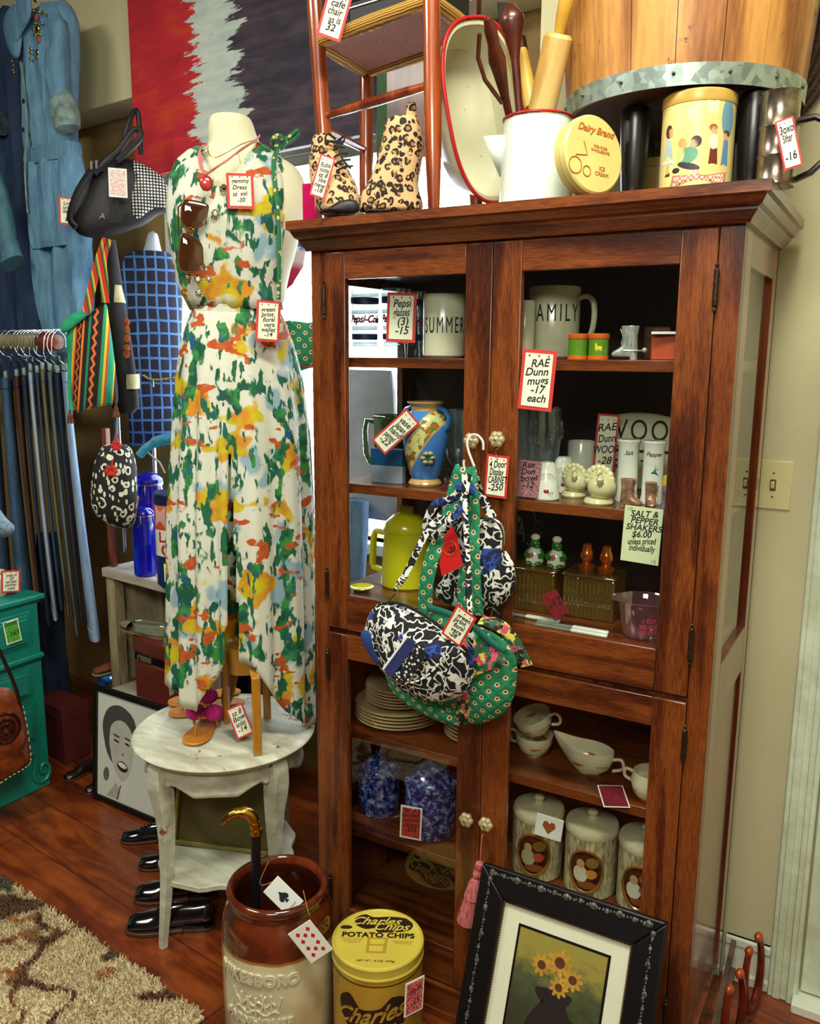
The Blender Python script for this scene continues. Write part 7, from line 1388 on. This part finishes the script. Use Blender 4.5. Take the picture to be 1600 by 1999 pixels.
G().rows(trace([(868, 254, 352, .14), (760, 248, 352, .15), (640, 240, 354, .165), (560, 234, 356, .165), (520, 238, 348, .15), (500, 246, 340, .12), (492, 262, 328, .10)], B, rz), 44, .95, cap=False).build('top_body', PLD, t2, solid=.002)
t2 = T('chunky_chain', 'chunky dull gold chain looped over the blue windowpane top', 'necklace', at(305, 735, P=B)-Vector((0, .0, 0)), rz); o0 = loc2(305, 735, B, rz); g = G()
cp_ = spline([(lh(u, v)[0]-o0[0], -.098, lh(u, v)[2]-o0[1]) for u, v in [(280, 732), (290, 738), (305, 740), (325, 738), (342, 736)]], 5)
for k, p in enumerate(cp_): g.ball(p, (.007, .004 if k % 2 else .006, .005), 8, 6)
g.build('chain_links', plain('dull gold', '9A8850', .35, .9), t2); G().tube([cp_[8], cp_[8]+Vector((0, 0, -.03))], .004, 6).build('charm', plain('dull gold', '9A8850', .35, .9), t2)
# floral backpack
s = MT('black white folk floral', .8); v = s.co(); v2 = s.vmath('ADD', v, s.vmath('SCALE', s.noise(v, 30, 2, out=1), sc=.02))
d = s.voro(v2, 30, rnd=.9); d2 = s.voro(s.co((1.6, 1, .7), (2, 1, 1)), 40, rnd=.9); ring = s.math('MULTIPLY', s.math('GREATER_THAN', d, .24), s.math('LESS_THAN', d, .42)); n3 = s.step(s.noise(v, 30, 1), .38, .42)
w_ = s.math('MAXIMUM', s.math('MULTIPLY', ring, n3), s.math('LESS_THAN', d2, .30)); s.col(s.mix(w_, hx('120E12'), hx('D0D0B8'))); FLK = s.m
B = at(218, 950, t=3.02); rz = facing(B); t = T('floral_backpack', 'black backpack with white folk flower print and red flower zip pulls', 'backpack', B, rz); lh = lambda u, v, y=0: (loc2(u, v, B, rz)[0], y, loc2(u, v, B, rz)[1])
G().puff(spl2([(lh(u, v)[0], lh(u, v)[2]) for u, v in [(178, 940), (184, 900), (200, 872), (228, 866), (252, 872), (265, 900), (268, 950), (266, 1000), (258, 1026), (230, 1030), (196, 1016), (178, 985)]], 4), .07).build('backpack_body', FLK, t)
G().tube(spline([lh(218, 876, -.02), lh(224, 858, .03), lh(226, 838, .09), lh(223, 828, .15), lh(221, 832, .19)], 5), .010, 8, flat=.5).build('hanging_strap', BLKF, t)
for u, v, k in ((216, 914, 1.0), (226, 866, .85)):
    g = G(); c0 = lh(u, v, -.075)
    for q in range(6): g.ball((c0[0]+.013*k*cos(q*pi/3), c0[1], c0[2]+.013*k*sin(q*pi/3)), (.0095*k, .004, .0095*k), 10, 6)
    g.tube([(c0[0], c0[1], c0[2]), (c0[0]+.008, c0[1], c0[2]+.04)], .003, 6); g.build('red_flower_pull', plain('red felt', 'C02418', .8), t)
# distressed crate shelf with jars
CRW = wood('whitewashed pine', '5A4A34', 'B4A888', 'Z', 8, .7, 0, '8E8060', rings=2); CRX = wood('whitewashed pine level', '7A7468', 'C4C2B4', 'X', 8, .7, 0, 'A8A090', rings=2)
CP = at(205, 1108, t=3.34); cr = T('whitewashed_crate', 'whitewashed wooden crate shelf with blue jars on top and a case inside', 'crate shelf', (CP.x, CP.y, 0), -TH); H_ = CP.z; cwid = .66; cdep = .27
G().box((-.01, -.01, H_-.035), (cwid, cdep, H_)).build('top_board', CRX, cr, bevel=.003)
for xx, yy in ((0, 0), (cwid-.05, 0), (0, cdep-.05), (cwid-.05, cdep-.05)): G().box((xx, yy, 0), (xx+.05, yy+.045, H_-.035)).build('corner_post', CRW, cr, bevel=.002)
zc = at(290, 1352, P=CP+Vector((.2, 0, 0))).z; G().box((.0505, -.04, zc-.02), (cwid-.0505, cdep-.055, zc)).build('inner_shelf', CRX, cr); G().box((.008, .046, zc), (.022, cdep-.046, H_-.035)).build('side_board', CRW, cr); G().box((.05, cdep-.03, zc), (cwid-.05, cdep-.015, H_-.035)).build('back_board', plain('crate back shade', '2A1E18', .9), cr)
sx_ = loc2(299, 860, bB, bz); G().tube([(sx_[0], 0, sx_[1]-.03), (sx_[0], 0, H_+.012-bB.z)], .010, 12).build('stand_pole', CHROME, bust); G().lathe([(0, 0), (.036, 0), (.034, .008), (.012, .014), (0, .014)], 32, rotm(loc=(sx_[0], 0, H_+.001-bB.z))).build('stand_base', BLACKM, bust)
def oncr(u, y, z): n = Vector((sin(TH), cos(TH), 0)); q = CP+n*y; d = ray(u, 1100); p = CAM+d*((q-CAM).dot(n)/d.dot(n)); return Vector((p.x, p.y, z+.001))
CBL = thin_glass('cobalt glass', '4058F0', .16, .08, op=.5, opc='0A18C0')
def bjar(u, y, r, h, label):
    t = T('cobalt_jar', label, 'jar', oncr(u, y, H_)); r *= 1.17; h *= 1.17; G().lathe([(0, 0), (r-.006, 0), (r, .008), (r*1.02, h*.3), (r*.98, h*.75), (r*.86, h*.84), (r*.86, h*.88)], 36, cap=False).build('glass_body', CBL, t)
    G().lathe([(r*.9, h*.88), (r*.93, h*.90), (r*.9, h*.93), (r*.6, h*.98), (0, h)], 36).build('glass_lid', CBL, t); G().lathe([(r*.89, h*.865), (r*.93, h*.87), (r*.93, h*.885), (r*.89, h*.89)], 36, cap=False).build('wire_bail', CHROME, t)
    g = G(); g.tube([(r*.5, -r*.78, h*.88), (r*.55, -r*.85, h*.78), (r*.3, -r*.98, h*.72), (r*.5, -r*.85, h*.86)], .0018, 6); g.tube([(r*.8, -.2*r, h*.88), (r*1.15, -.3*r, h*.86), (r*1.05, -.3*r, h*.70)], .003, 6); g.build('bail_latch', CHROME, t); return t
bjar(297, .150, .052, .315, 'taller cobalt blue glass jar with wire bail at the back of the crate top'); bjar(284, .028, .036, .225, 'smaller cobalt blue glass jar with wire latch at the front of the crate top')
s = MT('snack tin print', .35); v = s.co(); x, y, z = s.sep(v); s.col(s.ramp(s.math('MULTIPLY', z, 3.4), [(0, '14205A'), (.32, '14205A'), (.325, 'DCD8C4'), (.60, 'DCD8C4'), (.605, 'C04A2A'), (.80, 'D06A4A'), (.86, 'C04A2A')], 'CONSTANT')); SNK = s.m
t = T('printed_snack_tin', 'navy, cream and red printed tin with dark lid on the crate beside the blue jars', 'tin', oncr(345, .03, H_), facing(CP)); t.scale = (1.17,)*3; G().lathe(cyl_prof(.060, .262, .003), 40).build('tin_body', SNK, t); G().lathe([(.062, .255), (.063, .262), (.062, .285), (.058, .29), (0, .29)], 40).build('tin_lid', plain('navy tin lid', '16204A', .3), t)
text('LA', .045, REDL, t, rotm(loc=(0, 0, .155)), wrap=wrap_cyl(.0605, -pi/2-.6), bold=.001); text('O', .05, plain('red print o', 'B8302A', .5), t, rotm(loc=(0, 0, .115)), wrap=wrap_cyl(.0605, -pi/2-.55), bold=.002); decal('red_label', [(-.03, .19), (.012, .185), (.012, .25), (-.03, .255)], plain('label red', 'D8A8A0', .5), t, .0603, -pi/2-.75); decal('white_label', [(-.016, .018), (.016, .018), (.016, .075), (-.016, .075)], WHITEP, t, .0603, -pi/2-.5)
t = T('cream_carton', 'tall cream printed carton at the back of the crate beside the blue jars', 'carton', oncr(366, .2, H_)); t.scale = (1.17,)*3; G().lathe([(0, 0), (.034, 0), (.040, .30), (.044, .305), (.044, .32), (.041, .325), (.041, .36), (0, .362)], 32).build('carton_body', plain('cream carton', 'D0C898', .5, var=.1), t)
B = at(300, 880, t=3.12); rz = facing(B); lh = lambda u, v, y=0: (loc2(u, v, B, rz)[0], y, loc2(u, v, B, rz)[1]); t = T('turquoise_arched_handle', 'turquoise painted curved wooden piece with specks above the blue jars', 'painted wood', B, rz); G().tube(spline([lh(270, 892), lh(284, 876), lh(306, 862), (lh(330, 856)), lh(356, 856)], 5), [.008]+[.016]*8+[.020]*8+[.02]*4, 12, flat=.5).build('curved_piece', MTQ := plain('turquoise paint', '1E8AAA', .5, var=.25, vs=40), t)
G().tube([lh(288, 884, .02), lh(312, 905, .02), lh(322, 925, .02)], .004, 6).build('thin_rod', plain('grey rod', '9A9484', .6), t)
ptag(260, 992, 16, 52, ['blue', 'jars', '-18'], 'narrow white tag with a red edge on the smaller cobalt jar', oncr(272, .0, H_)-Vector((0, .06, 0)), roll=12)
# train case and silver shoes in the crate
s_ = at(300, 1300, P=CP); cx0 = oncr(250, -.035, zc); zl = at(290, 1240, P=cx0+Vector((.1, .05, 0))).z
KS = 1.17; t = T('train_case', 'oxblood hard-shell train case with a chrome latch inside the whitewashed crate', 'case', (cx0.x, cx0.y, zc+.001), -TH); OXB = plain('oxblood shell', '6E2A1E', .32, var=.12, vs=8, coat=.4); ch2 = zl-zc
G().box((0, 0, 0), (.34, .20, ch2*.62)).build('case_base', OXB, t, bevel=.012); G().box((-.004, -.004, ch2*.70), (.344, .204, ch2)).build('case_lid', OXB, t, bevel=.016); G().box((.004, .004, ch2*.60), (.336, .196, ch2*.72)).build('metal_band', plain('dark band', '1A1014', .3, .5), t)
G().box((.03, -.004, ch2*.625), (.11, .004, ch2*.695)).build('latch', plain('pale latch', 'A89878', .3, .7), t, bevel=.001); G().ball((.046, -.006, ch2*.66), (.006, .003, .006)).build('latch_button', BLACKM, t)
PAT2 = plain('pewter patent', '8E9078', .16, .25, var=.1, coat=1)
def flat_shoe(name, label, P, rot, mat=PAT2):
    t = T(name, label, 'shoe', P, rot=rot); prof = [(-.12, .012, .008, .018), (-.112, .026, .004, .030), (-.085, .036, .004, .038), (-.05, .039, .004, .040)]
    def f(u, w_):
        i = w_*3; j = min(int(i), 2); q = i-j; x, hw, z0, z1 = [lerp(a, b, q) for a, b in zip(prof[j], prof[j+1])]; a = 2*pi*u; return (x, hw*cos(a), lerp(z0, z1, .5+.5*sin(a)))
    G().surf(f, 24, 12, cu=True).build('toe_cap', mat, t)
    rim = [(.0+.17*((q/24))-.05 if False else 0, 0, 0) for q in range(1)]
    def g2(u, w_):
        a = lerp(-pi*.98, pi*.98, u); a = a; x = .035+.085*cos(a*.999) if False else .035-.088*cos(a+pi); hw = .036 if x < .0 else .030; y = hw*sin(a+pi)*(-1); z = lerp(.006, lerp(.040, .052, max(0, x)/.12), w_); return (x, y*(1-.12*w_), z)
    G().surf(g2, 40, 4).build('side_wall', mat, t, solid=.002); G().plate([(x, y) for x, y in spl2([(-.122, 0), (-.105, -.03), (-.05, -.038), (.03, -.028), (.10, -.028), (.124, 0), (.10, .028), (.03, .028), (-.05, .038), (-.105, .03)], 4)], .0, .005).build('sole', plain('tan sole', '8A6A4A'), t)
    return t
def onlid(x, y): return Vector((cx0.x, cx0.y, zl+.0025))+Vector((cos(-TH)*x-sin(-TH)*y, sin(-TH)*x+cos(-TH)*y, 0))
flat_shoe('silver_flat', 'pewter patent flat shoe pointing left on top of the train case', onlid(.035, .028), (0, 0, -TH+R(4)))
t = flat_shoe('silver_flat', 'pewter patent slingback with a paper slip inside, pointing to the front on the train case', onlid(.265, .09), (0, 0, -TH+R(66)))
G().tube(spline([(.02, -.03, .045), (.08, -.028, .10), (.13, 0, .14), (.08, .028, .10), (.02, .03, .045)], 6), .003, 6).build('sling_strap', PAT2, t); G().box((-.01, -.02, .03), (.05, .02, .032), rotm(0, R(-35), 0)).build('paper_slip', PAPER, t)
# blue stool with boots
P = at(190, 1330, t=3.42); SQ = CP+Vector((-.082, .075, 0)); t = T('blue_stool', 'small glossy blue painted stool with curved legs left of the crate post', 'stool', (SQ.x, SQ.y, 0)); BLU = plain('bright blue gloss', '1E6ABC', .2, var=.15, coat=.6); zs_ = P.z
G().lathe([(0, zs_-.03), (.052, zs_-.03), (.060, zs_-.022), (.063, zs_-.010), (.058, zs_), (0, zs_)], 40, sx=1.0).build('seat', BLU, t)
for k in range(3):
    a = R(215)+k*2*pi/3; G().tube(spline([(.035*cos(a), .035*sin(a), zs_-.03), (.043*cos(a), .043*sin(a), zs_*.75), (.030*cos(a), .030*sin(a), zs_*.3), (.036*cos(a), .036*sin(a), .012)], 6), [.019]*4+[.021]*4+[.017]*5+[.011]*6, 12).build('leg', BLU, t)
SU = plain('brown suede', '7A3A14', .9, var=.3, vs=40)
derby(Vector((SQ.x+.004, SQ.y+.0, zs_+.002)), R(75), 'brown suede moccasin with laces on the small blue stool', 'suede_moccasin', .165, SU, plain('pale sole', '8A7A5A'))
# dark items for depth
P = at(100, 1450, t=3.62); t = T('dark_red_box', 'dark red box on the floor in the shade below the jeans', 'box', (P.x, P.y, .0), -TH); G().box((-.10, 0, .002), (.10, .12, .24)).build('box_body', plain('dark red card', '5A1410', .7), t, bevel=.003); G().box((-.103, -.003, .19), (.103, .123, .245)).build('box_lid', plain('dark red card', '5A1410', .7), t, bevel=.002)
pq = oncr(221, .03, H_); G().box((-.011, -.011, 0), (.011, .011, at(222, 836, P=pq).z-H_)).build('brown_post', BRW, None, loc=pq, label='thin brown wooden post on the crate from which the floral backpack hangs', cat='post', bevel=.002)
cq = oncr(246, .21, H_); G().lathe([(.010, 0), (.010, 1.80-H_)], 16).build('chrome_post', CHROME, None, loc=cq, label='bright chrome post standing on the crate beside the black cardigan', cat='post')
# garments by the window seen through the cabinet's side glass
B = at(728, 850, gap=-.02); t = T('white_denim_skirt', 'white denim skirt hanging by the window, seen through the cabinet side glass', 'skirt', B, -TH)
gar(t, B, -TH, [(722, 640, 764, .05), (760, 636, 770, .06), (860, 632, 776, .07), (1000, 628, 778, .07), (1006, 628, 776, .06)], plain('white denim', 'B4B4C4', .9, var=.12, vs=12, bump=.5), 'skirt_body', amp=.004, fr=30, seed=70)
B = at(700, 1070, gap=.08); t = T('hanging_blue_jeans', 'blue jeans leg hanging by the window, seen through the cabinet side glass', 'jeans', B, -TH)
gar(t, B, -TH, [(975, 668, 716, .07), (1040, 668, 714, .08), (1130, 666, 708, .08), (1165, 664, 706, .08)], denim('jeans by window', '2A4A7A', '8AAAD0'), 'denim_body', amp=.006, fr=60, seed=71)
# ================================================================ bags hanging on the door knob
def paisley(name, inv=False):
    s = MT(name, .85); v = s.co(); v2 = s.vmath('ADD', v, s.vmath('SCALE', s.noise(v, 26, 1, .5, out=1), sc=.035))
    a = s.noise(v2, 62, .5); k = s.math('ABSOLUTE', s.math('SUBTRACT', a, .5)); ln = s.step(k, .045, .03)
    w_ = s.math('MAXIMUM', s.math('LESS_THAN', k, .050), s.step(s.noise(v2, 46, 1), .60, .62))
    bl = s.math('MULTIPLY', s.step(s.noise(s.co(loc=(3, 3, 3)), 20, 1), .64, .66), 1)
    c = s.mix(w_, hx('0C0A12'), hx('D6DAD2')); c = s.mix(bl, c, s.mix(w_, hx('0E1A4A'), hx('1E4A9A')))
    fp, fq = quilt(s, *[s.sep(v)[i] for i in (0, 2)], 30); s.col(c); s.bump(s.math('MAXIMUM', fp, fq), .5, .005); return s.m
PAI = paisley('black white paisley quilt')
K1 = Vector((kz1.x, -.03, kz1.z))
t = T('wire_hook', 'white metal S hook over the left glass door knob carrying the bags', 'hook', K1); WHM = plain('white wire', 'D8D8D0', .4)
h_ = lambda u, v, y=-.04: at(u, v, y=y)-K1
G().tube(spline([h_(943, 878, -.05), h_(942, 862, -.05), h_(932, 850, -.05), h_(920, 850, -.045), h_(912, 862, -.05), h_(914, 880, -.05), h_(922, 902, -.055), h_(926, 915, -.06), h_(918, 922, -.07), h_(906, 912, -.075), h_(905, 898, -.075)], 5), .0028, 8).build('hook_wire', WHM, t)
HB = at(915, 905, y=-.06)
def hbag(name, label, cat, u, v, y): B = at(u, v, y=y); return T(name, label, cat, B, 0), B
def pl(B, pts, k=4): return spl2([(lambda q: (q.x-B.x, q.z-B.z))(at(u, v, y=B.y)) for u, v in pts], k)
def p3(B, pts): return [at(u, v, y=y)-B for u, v, y in pts]
GQ = greenmat('green diamond quilt', 30)
def ribbon(name, B, pts, w, mat, par, th=.18, k=6): G().tube(spline(p3(B, pts), k), w, 8, flat=th, up=(1, 0, 0)).build(name, mat, par)
# back bag: black and white frame purse, right
t, B = hbag('paisley_frame_purse', 'paisley purse with a metal clasp frame, uppermost of the hanging bags', 'purse', 930, 1100, -.055)
G().puff(pl(B, [(868, 1120), (850, 1150), (858, 1172), (900, 1188), (950, 1190), (988, 1172), (1004, 1140), (1002, 1100), (985, 1070), (975, 1030), (950, 1012), (900, 1015), (880, 1050)]), .026, y=-.0).build('purse_body', PAI, t)
G().tube(spline(p3(B, [(905, 1025, -.085), (925, 1012, -.085), (962, 1014, -.085), (980, 1030, -.085), (983, 1055, -.085), (981, 1078, -.08)]), 5), .0035, 8).build('clasp_frame', CHROME, t)
ribbon('strap', B, [(926, 930, -.085), (935, 960, -.065), (952, 995, -.07), (962, 1012, -.075)], .011, PAI, t)
ribbon('strap', B, [(910, 930, -.088), (880, 985, -.07), (850, 1020, -.08), (842, 1035, -.085)], .012, PAI, t)
g = G(); g.tube(p3(B, [(960, 1185, -.075), (975, 1200, -.08)]), .002, 6); g.tube(p3(B, [(962, 1188, -.08), (955, 1215, -.08)]), .0015, 6); g.build('zip_pull', CHROME, t)
# green shoulder bag
t, B = hbag('green_quilted_bag', 'green quilted shoulder bag with floral side panel hanging below the knobs', 'bag', 910, 1300, -.085)
G().puff(pl(B, [(762, 1240), (752, 1290), (770, 1340), (830, 1385), (900, 1410), (940, 1412), (985, 1390), (1005, 1350), (1008, 1290), (990, 1255), (940, 1225), (860, 1200), (800, 1200)]), .045, y=0).build('bag_body', GQ, t)
s = MT('floral chintz', .85); v = s.co(); s.col(s.mix(s.step(s.noise(v, 60, 3), .5, .54), s.mix(s.step(s.noise(s.co(loc=(2, 2, 2)), 50, 2), .5, .55), hx('1E5A3A'), hx('12140E')), s.mix(s.step(s.noise(s.co(loc=(5, 5, 5)), 40, 2), .45, .5), hx('D8C84A'), hx('C84A6A')))); CHZ = s.m
G().puff(pl(B, [(905, 1250), (950, 1238), (985, 1262), (1000, 1285), (960, 1290), (930, 1330), (925, 1400), (905, 1395), (903, 1320)]), .012, y=-.036, back=.3).build('floral_panel', CHZ, t)
ribbon('bag_flap', B, [(938, 1210, -.115), (980, 1225, -.12), (1010, 1265, -.12), (1028, 1300, -.115)], .016, CHZ, t)
G().tube(spline(p3(B, [(835, 1185, -.115), (880, 1200, -.125), (925, 1225, -.13), (960, 1255, -.13), (985, 1270, -.125)]), 5), .008, 8, flat=.5).build('zipper', plain('teal zipper', '1E7A6A', .5, vs=300, var=.3), t)
ribbon('shoulder_strap', B, [(903, 912, -.094), (898, 925, -.096), (888, 960, -.09), (870, 1030, -.1), (846, 1080, -.11), (832, 1140, -.115), (830, 1195, -.11)], .0195, GQ, t)
ribbon('shoulder_strap', B, [(914, 912, -.094), (918, 940, -.096), (922, 1000, -.1), (922, 1080, -.115), (925, 1150, -.12), (930, 1200, -.11)], .0185, GQ, t)
ribbon('shoulder_strap', B, [(905, 1100, -.112), (900, 1150, -.115), (902, 1195, -.11)], .011, GQ, t)
G().puff(pl(B, [(755, 1270), (800, 1300), (900, 1395), (905, 1412), (850, 1395), (775, 1345)]), .03, y=-.016, back=.1).build('dark_base', greenmat('dark floral dot quilt', 34), t)
# front wristlet
t, B = hbag('paisley_wristlet', 'black, white and blue paisley zip bag, the lowest and frontmost of the hanging bags', 'bag', 815, 1275, -.195)
ol = [(735, 1180), (716, 1210), (713, 1245), (735, 1290), (765, 1325), (800, 1355), (850, 1370), (890, 1362), (915, 1345), (922, 1310), (915, 1275), (880, 1245), (840, 1215), (800, 1190), (765, 1178)]
G().puff(pl(B, ol), .040, y=0).build('bag_body', PAI, t)
G().puff(pl(B, [(752, 1200), (800, 1215), (850, 1250), (866, 1270), (850, 1300), (820, 1325), (790, 1330), (765, 1300), (748, 1250)]), .017, y=-.030, back=.1).build('front_pocket', PAI, t)
LAC = MT('white lace band', .8); v = LAC.co(); LAC.col(LAC.mix(LAC.step(LAC.voro(v, 110), .28, .34), hx('E0E4DC'), hx('0E0C14'))); LAC = LAC.m
NB = MT('navy dotted band', .8); v = NB.co(); NB.col(NB.mix(NB.step(NB.voro(v, 260, rnd=.2), .3, .36), hx('3A4A9A'), hx('121A4A'))); NB = NB.m
def band(nm, a, b, w, mat, y=-.205): G().tube(p3(B, [(a[0], a[1], y), ((a[0]+b[0])/2, (a[1]+b[1])/2, y-.005), (b[0], b[1], y+.003)]), w, 4, flat=.12, up=(0, 1, 0) if False else None).build(nm, mat, t)
def quad(nm, pts, y, mat): q = pl(B, pts, 1); G().prism(q, y-.002, y).build(nm, mat, t, smooth=0)
quad('lace_band', [(790, 1312), (836, 1246), (856, 1264), (812, 1324)], -.0480, LAC); quad('navy_band', [(772, 1294), (818, 1232), (834, 1245), (787, 1309)], -.0482, NB); quad('white_trim', [(769, 1291), (815, 1229), (818, 1232), (772, 1294)], -.0486, WHITEP)
G().tube(spline(p3(B, [(740, 1182, -.20), (765, 1176, -.205), (800, 1186, -.21), (845, 1213, -.215), (885, 1245, -.215), (915, 1275, -.205)]), 5), .0035, 6).build('zipper', BLKF, t)
gg = G()
bp = spline(p3(B, [(750, 1212, -.238), (748, 1250, -.24), (765, 1300, -.243), (792, 1331, -.243), (822, 1326, -.243), (852, 1301, -.243), (868, 1270, -.24)]), 6)
for k in range(0, len(bp)-1, 2): gg.tube([bp[k], bp[k+1]], .0022, 5)
gg.build('dashed_piping', WHITEP, t)
G().puff([(x, z) for x, z in pl(B, [(716, 1240), (722, 1225), (740, 1232), (752, 1262), (765, 1290), (742, 1285)])], .006, y=-.024, back=.1).build('blue_flower', plain('royal blue print', '1E4A9A', .8, var=.3), t)
ribbon('wrist_strap', B, [(914, 925, -.165), (895, 1000, -.172), (850, 1020, -.175), (832, 1040, -.178), (812, 1080, -.185), (792, 1120, -.19), (778, 1140, -.195)], .0085, PAI, t)
ribbon('wrist_strap', B, [(906, 925, -.165), (908, 1000, -.178), (914, 1120, -.20), (918, 1230, -.225), (920, 1300, -.225), (916, 1330, -.215)], .0065, PAI, t)
g = G(); g.tube(spline(p3(B, [(778, 1140, -.195), (770, 1150, -.20), (772, 1160, -.20), (762, 1170, -.20), (756, 1180, -.20)]), 4), .0028, 6); g.ball(at(772, 1152, y=-.20)-B, (.006, .004, .008), 10, 8); g.build('swivel_clasp', CHROME, t)
t, B = hbag('paisley_strap_bundle', 'bunched black and white paisley strap and bow below the hook among the bags', 'strap', 890, 990, -.11)
G().tube(spline(p3(B, [(925, 960, -.11), (905, 958, -.125), (880, 975, -.13), (850, 985, -.13), (838, 1005, -.13), (832, 1035, -.125), (850, 1045, -.12), (880, 1020, -.125), (905, 985, -.13), (908, 960, -.13)]), 6), .010, 8, flat=.35).build('looped_strap', PAI, t)
G().tube(p3(B, [(893, 950, -.135), (915, 952, -.135), (928, 962, -.13)]), [.012, .014, .008], 8).build('knot', plain('royal blue print', '1E4A9A', .8, var=.3), t)
# tags on the bags
P = at(877, 1075, y=-.150)
t = T('red_tag', 'bright red angular card tag marked 20 among the hanging bags', 'tag', P); rp_ = lambda pts: [(lambda q: (q.x-P.x, q.z-P.z))(at(u, v, y=P.y)) for u, v in pts]
G().prism(rp_([(881, 1028), (892, 1045), (903, 1105), (862, 1125), (857, 1100), (868, 1045)]), 0, .0012).build('card', plain('bright red card', 'C81E1A', .5, var=.04), t, smooth=0); text('-20', .016, INK, t, rotm(0, -.4, 0, (.004, -.0008, .002)), shear=.3, bold=.0004); G().tube([(lambda q: (q.x-P.x, -.0008, q.z-P.z))(at(878+13*cos(k*.5236), 1070+14*sin(k*.5236), y=P.y)) for k in range(12)], .0008, 5, closed=True).build('printed_ring', plain('orange ring print', 'D8642A'), t)
ptag(895, 1222, 48, 74, ['green', 'print', 'floral', 'vera', '-28'], 'tilted white tag with a red border lying on the green quilted bag', at(895, 1222, y=-.255), roll=28, rz=0)
ptag(969, 930, 48, 84, ['4 Door', 'Display', 'CABINET', '-250'], 'white tag with a red border tied to the right upper door knob', at(969, 930, y=-.02), roll=3, rz=0, string=[at(972, 876, y=-.064), at(967, 880, y=-.028), at(970, 895, y=-.024)])
# ================================================================ groups of repeats
GR = {'ankle_boot': 'leopard boots on the cabinet', 'glitter_pump': 'glitter pumps on the cabinet', 'thong_sandal': 'bowed sandals on the round table', 'flat_sandal': 'plain tan soles on the round table', 'dress_shoe': 'black shoes beside the round table', 'buckled_shoe': 'dark shoes behind the dresser',
      'price_tag': 'card price tags around the shop', 'iron_horseshoe': 'iron horseshoes on the floor', 'wooden_stick': 'rough sticks by the wall', 'printed_tumbler': 'tumblers on the top shelf', 'lettered_mug': 'cream mugs and cups', 'salt_shaker': 'green and orange shakers', 'cowboy_boot_figurine': 'boot figurines in the cabinet',
      'souvenir_shaker': 'rainbow shakers', 'turkey_figurine': 'turkey figurines', 'cylinder_shaker': 'white cylinder shakers', 'frog_chef_shaker': 'frog chef shakers', 'copper_lamp_shaker': 'copper lamp shakers', 'table_knife': 'white handled knives', 'teacup': 'teacups on the lower shelf', 'spongeware_canister': 'blue speckled canisters',
      'relief_canister': 'cream relief canisters', 'jeans': 'jeans hanging on the rack', 'clip_hanger': 'clip hangers on the rack rod', 'cobalt_jar': 'cobalt jars on the crate', 'silver_flat': 'pewter flats on the train case', 'suede_moccasin': 'moccasins on the blue stool', 'earring': 'earrings pinned to the dress', 'glass_drawer_box': 'amber glass boxes'}
for o in bpy.data.objects:
    if o.parent is None and 'label' in o and 'group' not in o:
        k = o.name.split('.')[0]
        if k in GR: o['group'] = GR[k]
